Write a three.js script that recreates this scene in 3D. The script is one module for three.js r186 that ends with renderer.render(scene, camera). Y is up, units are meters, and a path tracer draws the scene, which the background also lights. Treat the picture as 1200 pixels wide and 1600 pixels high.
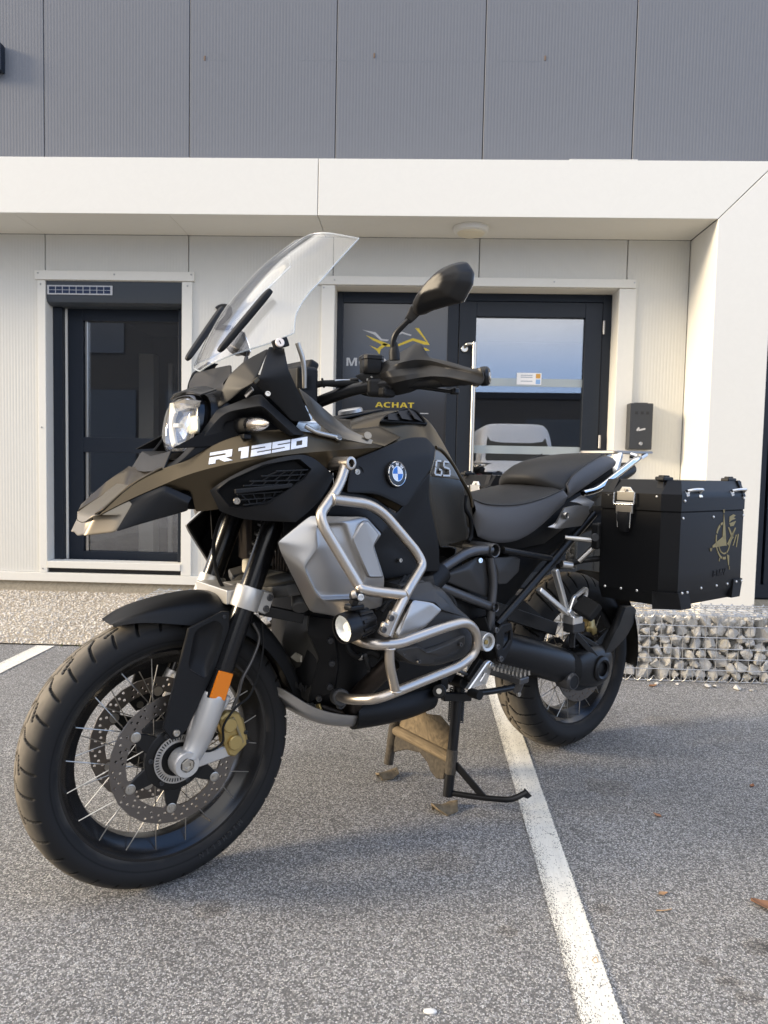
import * as THREE from 'three';
import { mergeGeometries, toCreasedNormals } from 'three/addons/utils/BufferGeometryUtils.js';
import { ConvexGeometry } from 'three/addons/geometries/ConvexGeometry.js';
import { RoundedBoxGeometry } from 'three/addons/geometries/RoundedBoxGeometry.js';
import { TextGeometry } from 'three/addons/geometries/TextGeometry.js';
import { FontLoader } from 'three/addons/loaders/FontLoader.js';

// ---------- camera, exposure, sky, sun ----------
const scene = new THREE.Scene();
const camera = new THREE.PerspectiveCamera(70.5934, 768 / 1024, 0.05, 400);
camera.position.set(0, 1.0049, 0);
camera.up.set(-0.02312, 0.99795, -0.05971);
camera.lookAt(-0.10451, 0.82343, -2.99268);
camera.focus = 2.05; camera.userData.fStop = 8;
scene.add(camera);
const renderer = new THREE.WebGLRenderer({ antialias: true });
renderer.setSize(768, 1024);
renderer.toneMapping = THREE.LinearToneMapping;
renderer.toneMappingExposure = 2.28;
renderer.shadowMap.enabled = true;

function rng(seed) { let s = seed >>> 0; return () => { s = (s + 0x6D2B79F5) | 0; let t = Math.imul(s ^ (s >>> 15), 1 | s); t = (t + Math.imul(t ^ (t >>> 7), 61 | t)) ^ t; return ((t ^ (t >>> 14)) >>> 0) / 4294967296; }; }
function hash3(x, y, z) { let h = Math.imul(x, 374761393) + Math.imul(y, 668265263) + Math.imul(z, 2147483647 - 58); h = Math.imul(h ^ (h >>> 13), 1274126177); return ((h ^ (h >>> 16)) >>> 0) / 4294967296; }
function vnoise(x, y, z) {
  const X = Math.floor(x), Y = Math.floor(y), Z = Math.floor(z), f = (t) => t * t * (3 - 2 * t), u = f(x - X), v = f(y - Y), w = f(z - Z);
  const L = (a, b, t) => a + (b - a) * t;
  return L(L(L(hash3(X, Y, Z), hash3(X + 1, Y, Z), u), L(hash3(X, Y + 1, Z), hash3(X + 1, Y + 1, Z), u), v),
    L(L(hash3(X, Y, Z + 1), hash3(X + 1, Y, Z + 1), u), L(hash3(X, Y + 1, Z + 1), hash3(X + 1, Y + 1, Z + 1), u), v), w);
}
function fbm(x, y, z, o = 4) { let s = 0, a = 0.5, t = 0; for (let i = 0; i < o; i++) { s += a * vnoise(x, y, z); t += a; x = x * 2.03 + 7.1; y = y * 2.03 + 3.7; z = z * 2.03 + 1.3; a *= 0.5; } return s / t; }
const SUN = new THREE.Vector3(-0.92, 0.29, 0.20).normalize();
{
  const W = 1024, H = 512, d = new Float32Array(W * H * 4);
  const mix = (a, b, t) => a.map((v, i) => v + (b[i] - v) * t), ss = (a, b, x) => { const t = Math.min(1, Math.max(0, (x - a) / (b - a))); return t * t * (3 - 2 * t); };
  for (let j = 0; j < H; j++) for (let i = 0; i < W; i++) {
    const lat = (j + 0.5) / H * Math.PI - Math.PI / 2, lon = (i + 0.5) / W * 2 * Math.PI - Math.PI;
    const y = Math.sin(lat), x = Math.cos(lat) * Math.cos(lon), z = Math.cos(lat) * Math.sin(lon);   // three: u = atan2(z, x) / 2pi + 0.5
    let c;
    const up = Math.max(0, y), s = Math.max(0, x * SUN.x + y * SUN.y + z * SUN.z);
    c = mix([0.40, 0.58, 0.92], [0.17, 0.32, 0.66], ss(0, 0.7, up));
    c = mix(c, [1.35, 1.05, 0.72], 0.65 * Math.pow(s, 6));
    const k = 1 / (0.22 + up), n = fbm(x * k * 1.15 + 11.3, z * k * 1.15 + 4.6, 2.2, 6), n2 = fbm(x * k * 2.6 + 3.3, z * k * 2.6 + 9.6, 7.2, 5);
    const cov = ss(0.42, 0.57, n * 0.72 + n2 * 0.28) * (0.06 + 0.94 * ss(0.11, 0.26, up));
    const lit = 0.84 + 0.55 * n2 + 0.9 * Math.pow(s, 5);
    const cl = [lit * 1.0, lit * 0.955, lit * 0.89];
    c = mix(c, cl, cov * 0.92 * ss(-0.02, 0.1, y));
    if (y < 0) c = mix(c, [0.3, 0.29, 0.28], ss(0, -0.06, y));
    const o = (j * W + i) * 4; d[o] = c[0]; d[o + 1] = c[1]; d[o + 2] = c[2]; d[o + 3] = 1;
  }
  const sky = new THREE.DataTexture(d, W, H, THREE.RGBAFormat, THREE.FloatType);
  sky.mapping = THREE.EquirectangularReflectionMapping; sky.magFilter = sky.minFilter = THREE.LinearFilter; sky.needsUpdate = true;
  scene.background = sky; scene.environment = sky; scene.backgroundIntensity = 1.0; scene.environmentIntensity = 1.0;
}
const sun = new THREE.DirectionalLight(new THREE.Color(1, 0.82, 0.58), 2.4);
sun.position.copy(SUN).multiplyScalar(30).add(new THREE.Vector3(0, 0, -2)); sun.target.position.set(0, 0, -2);
sun.castShadow = true; sun.shadow.radius = 22; sun.shadow.mapSize.set(2048, 2048);
Object.assign(sun.shadow.camera, { left: -8, right: 8, top: 8, bottom: -8, near: 1, far: 80 });
scene.add(sun, sun.target);

// ---------- small modelling kit ----------
const v3 = (a) => new THREE.Vector3(a[0], a[1], a[2]);
const add = (a, b) => [a[0] + b[0], a[1] + b[1], a[2] + b[2]], subv = (a, b) => [a[0] - b[0], a[1] - b[1], a[2] - b[2]], mul = (a, s) => [a[0] * s, a[1] * s, a[2] * s];
const dotv = (a, b) => a[0] * b[0] + a[1] * b[1] + a[2] * b[2], crossv = (a, b) => [a[1] * b[2] - a[2] * b[1], a[2] * b[0] - a[0] * b[2], a[0] * b[1] - a[1] * b[0]];
const lenv = (a) => Math.hypot(a[0], a[1], a[2]), nrm = (a) => mul(a, 1 / (lenv(a) || 1)), lerp = (a, b, t) => [a[0] + (b[0] - a[0]) * t, a[1] + (b[1] - a[1]) * t, a[2] + (b[2] - a[2]) * t];
function geo(pos, idx, uv) {
  const g = new THREE.BufferGeometry();
  g.setAttribute('position', new THREE.Float32BufferAttribute(pos.flat(), 3));
  if (uv) g.setAttribute('uv', new THREE.Float32BufferAttribute(uv.flat(), 2));
  if (idx) g.setIndex(idx.flat());
  g.computeVertexNormals();
  return g;
}
const crease = (g, deg = 35) => { const q = g.index ? g.toNonIndexed() : g.clone(); q.scale(2000, 2000, 2000); const n = toCreasedNormals(q, deg * Math.PI / 180); n.scale(0.0005, 0.0005, 0.0005); return n; };   // the addon welds at 0.01 units, too coarse for metres
function plain(g) { const n = g.index ? g.toNonIndexed() : g.clone(); for (const k of Object.keys(n.attributes)) if (k !== 'position' && k !== 'normal') n.deleteAttribute(k); return n; }
const merge = (...gs) => mergeGeometries(gs.flat().map(plain));
function boxUV(g, s = 1) {   // uv in metres from position, by dominant normal
  const n = g.index ? g.toNonIndexed() : g; if (!n.attributes.normal) n.computeVertexNormals();
  const P = n.attributes.position, N = n.attributes.normal, uv = new Float32Array(P.count * 2);
  for (let i = 0; i < P.count; i += 3) {
    let a = [0, 0, 0]; for (let k = 0; k < 3; k++) a = add(a, [Math.abs(N.getX(i + k)), Math.abs(N.getY(i + k)), Math.abs(N.getZ(i + k))]);
    for (let k = 0; k < 3; k++) {
      const x = P.getX(i + k), y = P.getY(i + k), z = P.getZ(i + k);
      const q = a[1] >= a[0] && a[1] >= a[2] ? [x, z] : a[0] > a[2] ? [z, y] : [x, y];
      uv[(i + k) * 2] = q[0] * s; uv[(i + k) * 2 + 1] = q[1] * s;
    }
  }
  n.setAttribute('uv', new THREE.BufferAttribute(uv, 2)); return n;
}
// Catmull-Clark with semi-sharp edges
const ek = (a, b) => a < b ? a + '_' + b : b + '_' + a;
function subdivide(V, F, S, levels) {
  for (let l = 0; l < levels; l++) {
    const E = new Map(), nV = [], fp = F.map((f) => mul(f.reduce((s, i) => add(s, V[i]), [0, 0, 0]), 1 / f.length));
    F.forEach((f, fi) => f.forEach((a, k) => { const b = f[(k + 1) % f.length], key = ek(a, b); let e = E.get(key); if (!e) E.set(key, e = { a, b, f: [], s: S.get(key) || 0 }); e.f.push(fi); }));
    const vE = V.map(() => []), vF = V.map(() => []);
    for (const e of E.values()) { if (e.f.length < 2) e.s = 99; vE[e.a].push(e); vE[e.b].push(e); }
    F.forEach((f, fi) => f.forEach((i) => vF[i].push(fi)));
    V.forEach((v, i) => {
      const sh = vE[i].filter((e) => e.s > 0);
      const n = vF[i].length;
      if (!n) { nV.push(v); return; }
      const smooth = () => { let f = [0, 0, 0], m = [0, 0, 0]; vF[i].forEach((k) => f = add(f, fp[k])); vE[i].forEach((e) => m = add(m, mul(add(V[e.a], V[e.b]), 0.5))); return mul(add(add(mul(f, 1 / n), mul(m, 2 / vE[i].length)), mul(v, n - 3)), 1 / n); };
      if (sh.length < 2) nV.push(smooth());
      else if (sh.length === 2) {
        const c = mul(add(add(V[sh[0].a === i ? sh[0].b : sh[0].a], V[sh[1].a === i ? sh[1].b : sh[1].a]), mul(v, 6)), 1 / 8);
        const w = Math.min(1, (sh[0].s + sh[1].s) / 2); nV.push(w >= 1 ? c : lerp(smooth(), c, w));
      } else { const w = Math.min(1, sh.reduce((s, e) => s + e.s, 0) / sh.length); nV.push(w >= 1 ? v : lerp(smooth(), v, w)); }
    });
    const nF = [], nS = new Map(), base = nV.length; fp.forEach((q) => nV.push(q));
    for (const e of E.values()) {
      const m = mul(add(V[e.a], V[e.b]), 0.5); e.i = nV.length;
      if (e.s >= 1) nV.push(m); else { const q = mul(add(add(V[e.a], V[e.b]), add(fp[e.f[0]], fp[e.f[1]])), 0.25); nV.push(e.s > 0 ? lerp(q, m, e.s) : q); }
      if (e.s > 1) { nS.set(ek(e.a, e.i), e.s - 1); nS.set(ek(e.b, e.i), e.s - 1); }
    }
    F.forEach((f, fi) => f.forEach((a, k) => { const b = f[(k + 1) % f.length], z = f[(k + f.length - 1) % f.length]; nF.push([a, E.get(ek(a, b)).i, base + fi, E.get(ek(z, a)).i]); }));
    V = nV; F = nF; S = nS;
  }
  return { V, F };
}
function faceN(V, f) { let n = [0, 0, 0]; for (let k = 0; k < f.length; k++) { const a = V[f[k]], b = V[f[(k + 1) % f.length]]; n = add(n, [(a[1] - b[1]) * (a[2] + b[2]), (a[2] - b[2]) * (a[0] + b[0]), (a[0] - b[0]) * (a[1] + b[1])]); } return n; }
function orient(V, F, out) {   // make neighbouring faces agree, then turn the whole towards `out`
  const E = new Map(); F.forEach((f, fi) => f.forEach((a, k) => { const key = ek(a, f[(k + 1) % f.length]); if (!E.has(key)) E.set(key, []); E.get(key).push(fi); }));
  const seen = F.map(() => 0), G = F.map((f) => f.slice());
  for (let s = 0; s < F.length; s++) {
    if (seen[s]) continue; const comp = [s], st = [s]; seen[s] = 1;
    while (st.length) { const fi = st.pop(), f = G[fi]; for (let k = 0; k < f.length; k++) { const a = f[k], b = f[(k + 1) % f.length]; for (const o of E.get(ek(a, b))) if (!seen[o]) { const g = G[o], q = g.indexOf(a); if (g[(q + 1) % g.length] === b) g.reverse(); seen[o] = 1; st.push(o); comp.push(o); } } }
    let n = [0, 0, 0]; comp.forEach((c) => n = add(n, faceN(V, G[c]))); if (dotv(n, out) < 0) comp.forEach((c) => G[c].reverse());
  }
  return G;
}
function quads(V, F, deg = 40) {
  const idx = []; F.forEach((f) => { for (let k = 1; k + 1 < f.length; k++) idx.push(f[0], f[k], f[k + 1]); });
  return crease(geo(V, idx), deg);
}
// skin(verts, faces, {t thickness, lv levels, s default sharpness, sharp 'a-b a-b' pairs, edge sharpness of the rim, mirror})
function skin(V, F, o = {}) {
  const { t = 0.004, lv = 2, s = 0, edge = 1.5, out = [0, 0, 1], deg = 40, mirror = false } = o;
  V = V.map((v) => v.slice()); F = F.map((f) => f.slice());
  let sh = [...(o.sharp || [])];
  if (mirror) {
    const map = V.map((v) => Math.abs(v[2]) < 1e-4 ? -1 : 0); const n = V.length; let c = n;
    map.forEach((m, i) => { if (m === -1) map[i] = i; else { map[i] = c++; V.push([V[i][0], V[i][1], -V[i][2]]); } });
    const F0 = F.length; for (let k = 0; k < F0; k++) F.push(F[k].map((i) => map[i]).reverse());
    sh = sh.concat(sh.map(([a, b, w]) => [map[a], map[b], w]));
  }
  F = orient(V, F, out);
  const S = new Map();
  if (s) F.forEach((f) => f.forEach((a, k) => S.set(ek(a, f[(k + 1) % f.length]), s)));
  sh.forEach(([a, b, w]) => S.set(ek(a, b), w ?? 2));
  if (t) {
    const N = V.map(() => [0, 0, 0]); F.forEach((f) => { const n = nrm(faceN(V, f)); f.forEach((i) => N[i] = add(N[i], n)); });
    const n = V.length, cnt = new Map(); F.forEach((f) => f.forEach((a, k) => { const key = ek(a, f[(k + 1) % f.length]); cnt.set(key, (cnt.get(key) || 0) + 1); }));
    for (let i = 0; i < n; i++) V.push(subv(V[i], mul(nrm(N[i]), t)));
    const F0 = F.slice();
    F0.forEach((f) => F.push(f.map((i) => i + n).reverse()));
    F0.forEach((f) => f.forEach((a, k) => { const b = f[(k + 1) % f.length]; if (cnt.get(ek(a, b)) === 1) { F.push([b, a, a + n, b + n]); S.set(ek(a, b), Math.max(edge, S.get(ek(a, b)) || 0)); S.set(ek(a + n, b + n), edge); } }));
    for (const [k, w] of [...S]) { const [a, b] = k.split('_').map(Number); if (a < n && b < n && !S.has(ek(a + n, b + n))) S.set(ek(a + n, b + n), w); }
  }
  if (t && o.corner !== 0) {   // keep the corners of the outline crisp
    const n = V.length / 2, nb = new Map(), cn = new Map(); F.forEach((f) => { if (f.every((i) => i < n)) f.forEach((a, k) => { const key = ek(a, f[(k + 1) % f.length]); cn.set(key, (cn.get(key) || 0) + 1); }); });
    for (const [k, c] of cn) if (c === 1) { const [a, b] = k.split('_').map(Number); nb.set(a, [...(nb.get(a) || []), b]); nb.set(b, [...(nb.get(b) || []), a]); }
    for (const [i, q] of nb) if (q.length === 2 && dotv(nrm(subv(V[q[0]], V[i])), nrm(subv(V[i], V[q[1]]))) < Math.cos((o.corner ?? 32) * Math.PI / 180)) S.set(ek(i, i + n), 2.2);
  }
  const r = subdivide(V, F, S, lv);
  return quads(r.V, r.F, deg);
}
// grid of rows -> faces
function rows(R, closed = false) { const V = R.flat(), m = R[0].length, F = []; for (let i = 0; i + 1 < R.length; i++) for (let j = 0; j < (closed ? m : m - 1); j++) F.push([i * m + j, i * m + (j + 1) % m, (i + 1) * m + (j + 1) % m, (i + 1) * m + j]); return [V, F]; }
function rowSkin(R, o = {}) { const [V, F] = rows(R, o.closed); return skin(V, F, o); }
// closed body from rings, capped
function body(R, o = {}) {
  const [V, F] = rows(R, true), m = R[0].length, n = R.length;
  F.push([...Array(m).keys()].reverse()); F.push([...Array(m).keys()].map((k) => (n - 1) * m + k));
  const S = new Map(); const { lv = 2, s = 0, cap = 1.5, deg = 40 } = o;
  if (s) F.forEach((f) => f.forEach((a, k) => S.set(ek(a, f[(k + 1) % f.length]), s)));
  for (let k = 0; k < m; k++) { S.set(ek(k, (k + 1) % m), Math.max(cap, s)); S.set(ek((n - 1) * m + k, (n - 1) * m + (k + 1) % m), Math.max(cap, s)); }
  (o.sharp || []).forEach(([a, b, w]) => S.set(ek(a, b), w ?? 2));
  const r = subdivide(V, F, S, lv); return quads(r.V, r.F, deg);
}
// flat or slightly bent plate from an outline: bevelled face, given thickness, optional holes
function basis(P) {
  let n = [0, 0, 0]; P.forEach((a, k) => { const b = P[(k + 1) % P.length]; n = add(n, [(a[1] - b[1]) * (a[2] + b[2]), (a[2] - b[2]) * (a[0] + b[0]), (a[0] - b[0]) * (a[1] + b[1])]); });
  n = nrm(n); if (n[2] < -1e-6 || (Math.abs(n[2]) < 1e-6 && n[1] + n[0] < 0)) n = mul(n, -1);
  const c = mul(P.reduce(add, [0, 0, 0]), 1 / P.length), u = nrm(crossv(Math.abs(n[1]) > 0.95 ? [0, 0, 1] : [0, 1, 0], n)), w = crossv(n, u);
  return { n, c, u, w };
}
function inset(Q, b) {   // 2-D polygon, counter-clockwise
  return Q.map((p, i) => {
    const a = Q[(i + Q.length - 1) % Q.length], c = Q[(i + 1) % Q.length];
    let d1 = [p[0] - a[0], p[1] - a[1]], d2 = [c[0] - p[0], c[1] - p[1]]; const l1 = Math.hypot(...d1) || 1, l2 = Math.hypot(...d2) || 1; d1 = [d1[0] / l1, d1[1] / l1]; d2 = [d2[0] / l2, d2[1] / l2];
    const m = [-(d1[1] + d2[1]), d1[0] + d2[0]], L = Math.hypot(...m) || 1, k = Math.max(0.35, (-(d1[1]) * m[0] + d1[0] * m[1]) / L);
    return [p[0] + m[0] / L * b / k, p[1] + m[1] / L * b / k];
  });
}
function fillet2(P, r, n = 4) {   // rounds the corners of a closed 3-D outline
  const out = []; P.forEach((p, i) => {
    const a = P[(i + P.length - 1) % P.length], c = P[(i + 1) % P.length], da = subv(a, p), dc = subv(c, p), k = Math.min(r, lenv(da) * 0.45, lenv(dc) * 0.45), s = add(p, mul(nrm(da), k)), e = add(p, mul(nrm(dc), k));
    for (let j = 0; j <= n; j++) { const t = j / n; out.push(add(add(mul(s, (1 - t) * (1 - t)), mul(p, 2 * t * (1 - t))), mul(e, t * t))); }
  }); return out;
}
function plate(P, o = {}) {
  const { t = 0.01, b = 0.002, r = 0, holes = [] } = o; if (r) P = fillet2(P, r);
  const B = o.n ? (() => { const n = nrm(o.n), c = mul(P.reduce(add, [0, 0, 0]), 1 / P.length), u = nrm(crossv(Math.abs(n[1]) > 0.95 ? [0, 0, 1] : [0, 1, 0], n)); return { n, c, u, w: crossv(n, u) }; })() : basis(P);
  const to = (p) => { const d = subv(p, B.c); return [dotv(d, B.u), dotv(d, B.w), dotv(d, B.n)]; };
  const prep = (Q, ccw) => { let q = Q.map(to); const area = q.reduce((s, p, i) => { const c = q[(i + 1) % q.length]; return s + p[0] * c[1] - c[0] * p[1]; }, 0); if ((area > 0) !== ccw) q.reverse(); return q; };
  const outer = prep(P, true), hs = holes.map((h) => prep(h, false));
  const pos = [], idx = [], from = (x, y, z) => add(add(add(B.c, mul(B.u, x)), mul(B.w, y)), mul(B.n, z));
  const loops = [outer, ...hs], tops = [], bots = [];
  for (const q of loops) {
    const m = q.length, i2 = inset(q, b);
    const ring = (Q, f) => { const s = pos.length; Q.forEach((p, i) => pos.push(from(p[0], p[1], f(q[i][2])))); return s; };
    const r0 = ring(i2, (h) => h), r1 = ring(q, (h) => h - b), r2 = ring(q, (h) => h - t);
    for (let k = 0; k < m; k++) { const l = (k + 1) % m; for (const [x, y] of [[r0, r1], [r1, r2]]) idx.push(x + k, y + k, y + l, x + k, y + l, x + l); }
    tops.push({ q: i2.map((p) => new THREE.Vector2(p[0], p[1])), s: r0 }); bots.push({ s: r2 });
  }
  const tri = THREE.ShapeUtils.triangulateShape(tops[0].q, tops.slice(1).map((x) => x.q));
  const flat = tops.flatMap((x) => x.q.map((_, i) => x.s + i)), flatb = bots.flatMap((x, li) => tops[li].q.map((_, i) => x.s + i));
  tri.forEach(([a, c, d]) => { idx.push(flat[a], flat[c], flat[d]); idx.push(flatb[a], flatb[d], flatb[c]); });
  return crease(geo(pos, idx), o.deg ?? 28);
}
function rounded(P, r, n = 6) {   // open polyline with filleted corners
  const out = [P[0]]; for (let i = 1; i + 1 < P.length; i++) {
    const p = P[i], da = subv(P[i - 1], p), dc = subv(P[i + 1], p), k = Math.min(r, lenv(da) * 0.48, lenv(dc) * 0.48), s = add(p, mul(nrm(da), k)), e = add(p, mul(nrm(dc), k));
    for (let j = 0; j <= n; j++) { const t = j / n; out.push(add(add(mul(s, (1 - t) * (1 - t)), mul(p, 2 * t * (1 - t))), mul(e, t * t))); }
  } out.push(P[P.length - 1]); return out;
}
function sweep(P, rad, o = {}) {
  const { seg = 14, cap = true, flat = 1, up } = o; const pos = [], idx = []; let u = null;
  P.forEach((p, i) => {
    const d = nrm(subv(P[Math.min(P.length - 1, i + 1)], P[Math.max(0, i - 1)]));
    if (!u) { u = up ? nrm(subv(up, mul(d, dotv(up, d)))) : nrm(crossv(d, Math.abs(d[1]) > 0.9 ? [1, 0, 0] : [0, 1, 0])); } else u = nrm(subv(u, mul(d, dotv(u, d))));
    const w = crossv(d, u), r = typeof rad === 'function' ? rad(i / (P.length - 1)) : rad;
    for (let k = 0; k < seg; k++) { const a = k / seg * 2 * Math.PI; pos.push(add(p, add(mul(u, r * Math.cos(a)), mul(w, r * flat * Math.sin(a))))); }
  });
  for (let i = 0; i + 1 < P.length; i++) for (let k = 0; k < seg; k++) { const l = (k + 1) % seg; idx.push(i * seg + k, i * seg + l, (i + 1) * seg + l, i * seg + k, (i + 1) * seg + l, (i + 1) * seg + k); }
  if (cap) for (const [s, p, f] of [[0, P[0], 1], [(P.length - 1) * seg, P[P.length - 1], 0]]) { const c = pos.length; pos.push(p); for (let k = 0; k < seg; k++) { const l = (k + 1) % seg; f ? idx.push(c, s + l, s + k) : idx.push(c, s + k, s + l); } }
  return crease(geo(pos, idx), 50);
}
const tube = (P, r, o = {}) => sweep(o.smooth ? new THREE.CatmullRomCurve3(P.map(v3), false, 'centripetal').getPoints(o.n || P.length * 8).map((q) => q.toArray()) : rounded(P, o.fillet ?? 0.03, o.n), r, o);
function turned(profile, from, dir, seg = 28) {   // lathe: profile [[radius, along]...] about the axis from + dir * along
  const g = new THREE.LatheGeometry(profile.map((p) => new THREE.Vector2(p[0], p[1])), seg);
  g.applyQuaternion(new THREE.Quaternion().setFromUnitVectors(new THREE.Vector3(0, 1, 0), v3(dir).normalize())); g.translate(...from); return crease(g, 32);
}
const rod = (a, b, r, seg = 16, ch = 0.12) => { const d = subv(b, a), L = lenv(d), c = Math.min(r * ch, L * 0.2); return turned([[0, 0], [r - c, 0], [r, c], [r, L - c], [r - c, L], [0, L]], a, d, seg); };
const bolt = (p, n, r = 0.006, h = 0.004) => turned([[0, h * 0.55], [r * 0.42, h * 0.55], [r * 0.5, h], [r * 0.85, h], [r, h * 0.6], [r, -0.004], [0, -0.004]], p, n, 14);
function rbox(c, size, r = 0.004, rot) { const g = new RoundedBoxGeometry(size[0], size[1], size[2], 2, Math.min(r, ...size.map((s) => s * 0.45))); if (rot) { g.rotateX(rot[0]); g.rotateY(rot[1]); g.rotateZ(rot[2]); } g.translate(...c); return g; }
function beam(a, b, w, h, up = [0, 1, 0], r = 0.003) {   // rounded bar from a to b, w wide, h tall towards up
  const d = subv(b, a), L = lenv(d), g = new RoundedBoxGeometry(L, h, w, 2, Math.min(r, w * 0.45, h * 0.45)), X = nrm(d), Z = nrm(crossv(X, up)), Y = crossv(Z, X);
  g.applyMatrix4(new THREE.Matrix4().makeBasis(v3(X), v3(Y), v3(Z)).setPosition(...lerp(a, b, 0.5))); return g;
}
const ringOf = (c, U, W, n, sq = 2, ph = 0) => [...Array(n).keys()].map((k) => { const a = ph + k / n * 2 * Math.PI, C = Math.cos(a), S = Math.sin(a), f = (t) => Math.sign(t) * Math.pow(Math.abs(t), 2 / sq); return add(c, add(mul(U, f(C)), mul(W, f(S)))); });

function snap(P, g, dir, off = 0.002) {   // lay points on a surface along -dir
  const d = nrm(dir), ray = new THREE.Raycaster(), m = new THREE.Mesh(g, new THREE.MeshBasicMaterial({ side: THREE.DoubleSide }));
  return P.map((p) => { ray.set(v3(add(p, mul(d, 0.12))), v3(mul(d, -1))); const h = ray.intersectObject(m)[0]; return add(h ? h.point.toArray() : p, mul(d, off)); });
}
const taken = new Map();
function numbered(n) { const k = taken.get(n) || 0; taken.set(n, k + 1); return k ? n + '_' + String(k).padStart(3, '0') : n; }
function finish(m) { m.traverse((c) => { if (c.isMesh) { c.castShadow = true; c.receiveShadow = true; } }); return m; }
function part(name, g, m, parent, label) { if ((m.map || m.bumpMap || m.roughnessMap) && !g.attributes.uv) g = boxUV(g, 4); const o = new THREE.Mesh(g, m); o.name = name; o.castShadow = o.receiveShadow = true; parent.add(o); if (label) o.userData.label = label; return o; }
function holder(name, parent, label) { const o = new THREE.Group(); o.name = name; parent.add(o); if (label) o.userData.label = label; return o; }
function thing(name, label, category, group) { const o = new THREE.Group(); o.name = numbered(name); scene.add(o); o.userData = { label, category }; if (group) o.userData.group = group; return o; }
function whole(name, g, m, label, category, group) { const o = new THREE.Mesh(g, m); o.name = numbered(name); o.castShadow = o.receiveShadow = true; scene.add(o); o.userData = { label, category }; if (group) o.userData.group = group; return o; }
function structure(name, g, m) { const o = new THREE.Mesh(g, m); o.name = numbered(name); o.receiveShadow = o.castShadow = true; scene.add(o); o.userData = { kind: 'structure' }; return o; }
const lin = (r, g, b) => new THREE.Color().setRGB(r, g, b);
const std = (r, g, b, rough, metal = 0, extra = {}) => new THREE.MeshStandardMaterial({ color: lin(r, g, b), roughness: rough, metalness: metal, side: THREE.DoubleSide, ...extra });
const phy = (r, g, b, rough, metal = 0, extra = {}) => new THREE.MeshPhysicalMaterial({ color: lin(r, g, b), roughness: rough, metalness: metal, side: THREE.DoubleSide, ...extra });
function dataTex(n, fn, srgb, rx = 1, ry = 1) { const d = new Uint8Array(n * n * 4); for (let j = 0; j < n; j++) for (let i = 0; i < n; i++) { const c = fn(i, j), o = (j * n + i) * 4; d[o] = c[0]; d[o + 1] = c[1]; d[o + 2] = c[2]; d[o + 3] = 255; } const t = new THREE.DataTexture(d, n, n); t.wrapS = t.wrapT = THREE.RepeatWrapping; t.magFilter = THREE.LinearFilter; t.minFilter = THREE.LinearMipmapLinearFilter; t.generateMipmaps = true; if (srgb) t.colorSpace = THREE.SRGBColorSpace; t.repeat.set(rx, ry); t.needsUpdate = true; return t; }
const font = await new FontLoader().loadAsync('fonts/droid/droid_sans_bold.typeface.json');
function text(s, size, depth, sx = 1) { const g = new TextGeometry(s, { font, size, depth, curveSegments: 6, bevelEnabled: false }); g.computeBoundingBox(); const b = g.boundingBox; g.translate(-(b.min.x + b.max.x) / 2, -(b.min.y + b.max.y) / 2, 0); g.scale(sx, 1, 1); return g; }
// ---------- ground ----------
function cells(n, cell, seed) {   // tiling cellular pattern: nearest-stone id, distance to its edge
  const g = Math.round(n / cell), r = rng(seed), px = new Float32Array(g * g), py = new Float32Array(g * g), sz = new Float32Array(g * g);
  for (let i = 0; i < g * g; i++) { px[i] = r(); py[i] = r(); sz[i] = r(); }
  return (i, j) => {
    const x = i / n * g, y = j / n * g, X = Math.floor(x), Y = Math.floor(y); let d1 = 9, d2 = 9, id = 0;
    for (let b = -1; b <= 1; b++) for (let a = -1; a <= 1; a++) { const q = ((Y + b + g) % g) * g + (X + a + g) % g, dx = X + a + px[q] - x, dy = Y + b + py[q] - y, d = Math.sqrt(dx * dx + dy * dy) - sz[q] * 0.28; if (d < d1) { d2 = d1; d1 = d; id = q; } else if (d < d2) d2 = d; }
    return [id, d2 - d1];
  };
}
function stoneTex(n, cell, seed, tone, binder) {
  const f = cells(n, cell, seed), col = new Uint8Array(n * n * 4), hgt = new Uint8Array(n * n * 4), r = rng(seed + 1);
  for (let j = 0; j < n; j++) for (let i = 0; i < n; i++) {
    const [id, e] = f(i, j), h1 = hash3(id, seed, 1), h2 = hash3(id, seed, 2), k = Math.min(1, Math.max(0, (e - 0.05) / 0.16)), fl = (r() - 0.5);
    const missing = h2 < 0.3 ? 0.25 : 1, a = k * missing, c = tone(h1, hash3(id, seed, 3)), o = (j * n + i) * 4;
    for (let q = 0; q < 3; q++) col[o + q] = Math.max(0, Math.min(255, binder[q] + (c[q] - binder[q]) * a + fl * 26));
    col[o + 3] = 255; const hh = 255 * Math.min(1, (0.1 + 0.9 * Math.sqrt(Math.min(1, e * 2.2)) * missing * (0.55 + 0.45 * h1))); hgt[o] = hgt[o + 1] = hgt[o + 2] = hh; hgt[o + 3] = 255;
  }
  const mk = (d, s) => { const t = new THREE.DataTexture(d, n, n); t.wrapS = t.wrapT = THREE.RepeatWrapping; t.magFilter = THREE.LinearFilter; t.minFilter = THREE.LinearMipmapLinearFilter; t.generateMipmaps = true; if (s) t.colorSpace = THREE.SRGBColorSpace; t.needsUpdate = true; return t; };
  return [mk(col, true), mk(hgt, false)];
}
const [aspC, aspH] = stoneTex(2048, 11, 5, (a, b) => { const v = 128 + 92 * a; return [v * (1 + 0.02 * b), v, v * (1.0 - 0.04 * b)]; }, [88, 87, 86]);
const asphalt = new THREE.MeshStandardMaterial({ map: aspC, bumpMap: aspH, bumpScale: 0.0022, roughness: 0.86, vertexColors: true, color: lin(0.98, 0.975, 0.97) });
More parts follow.
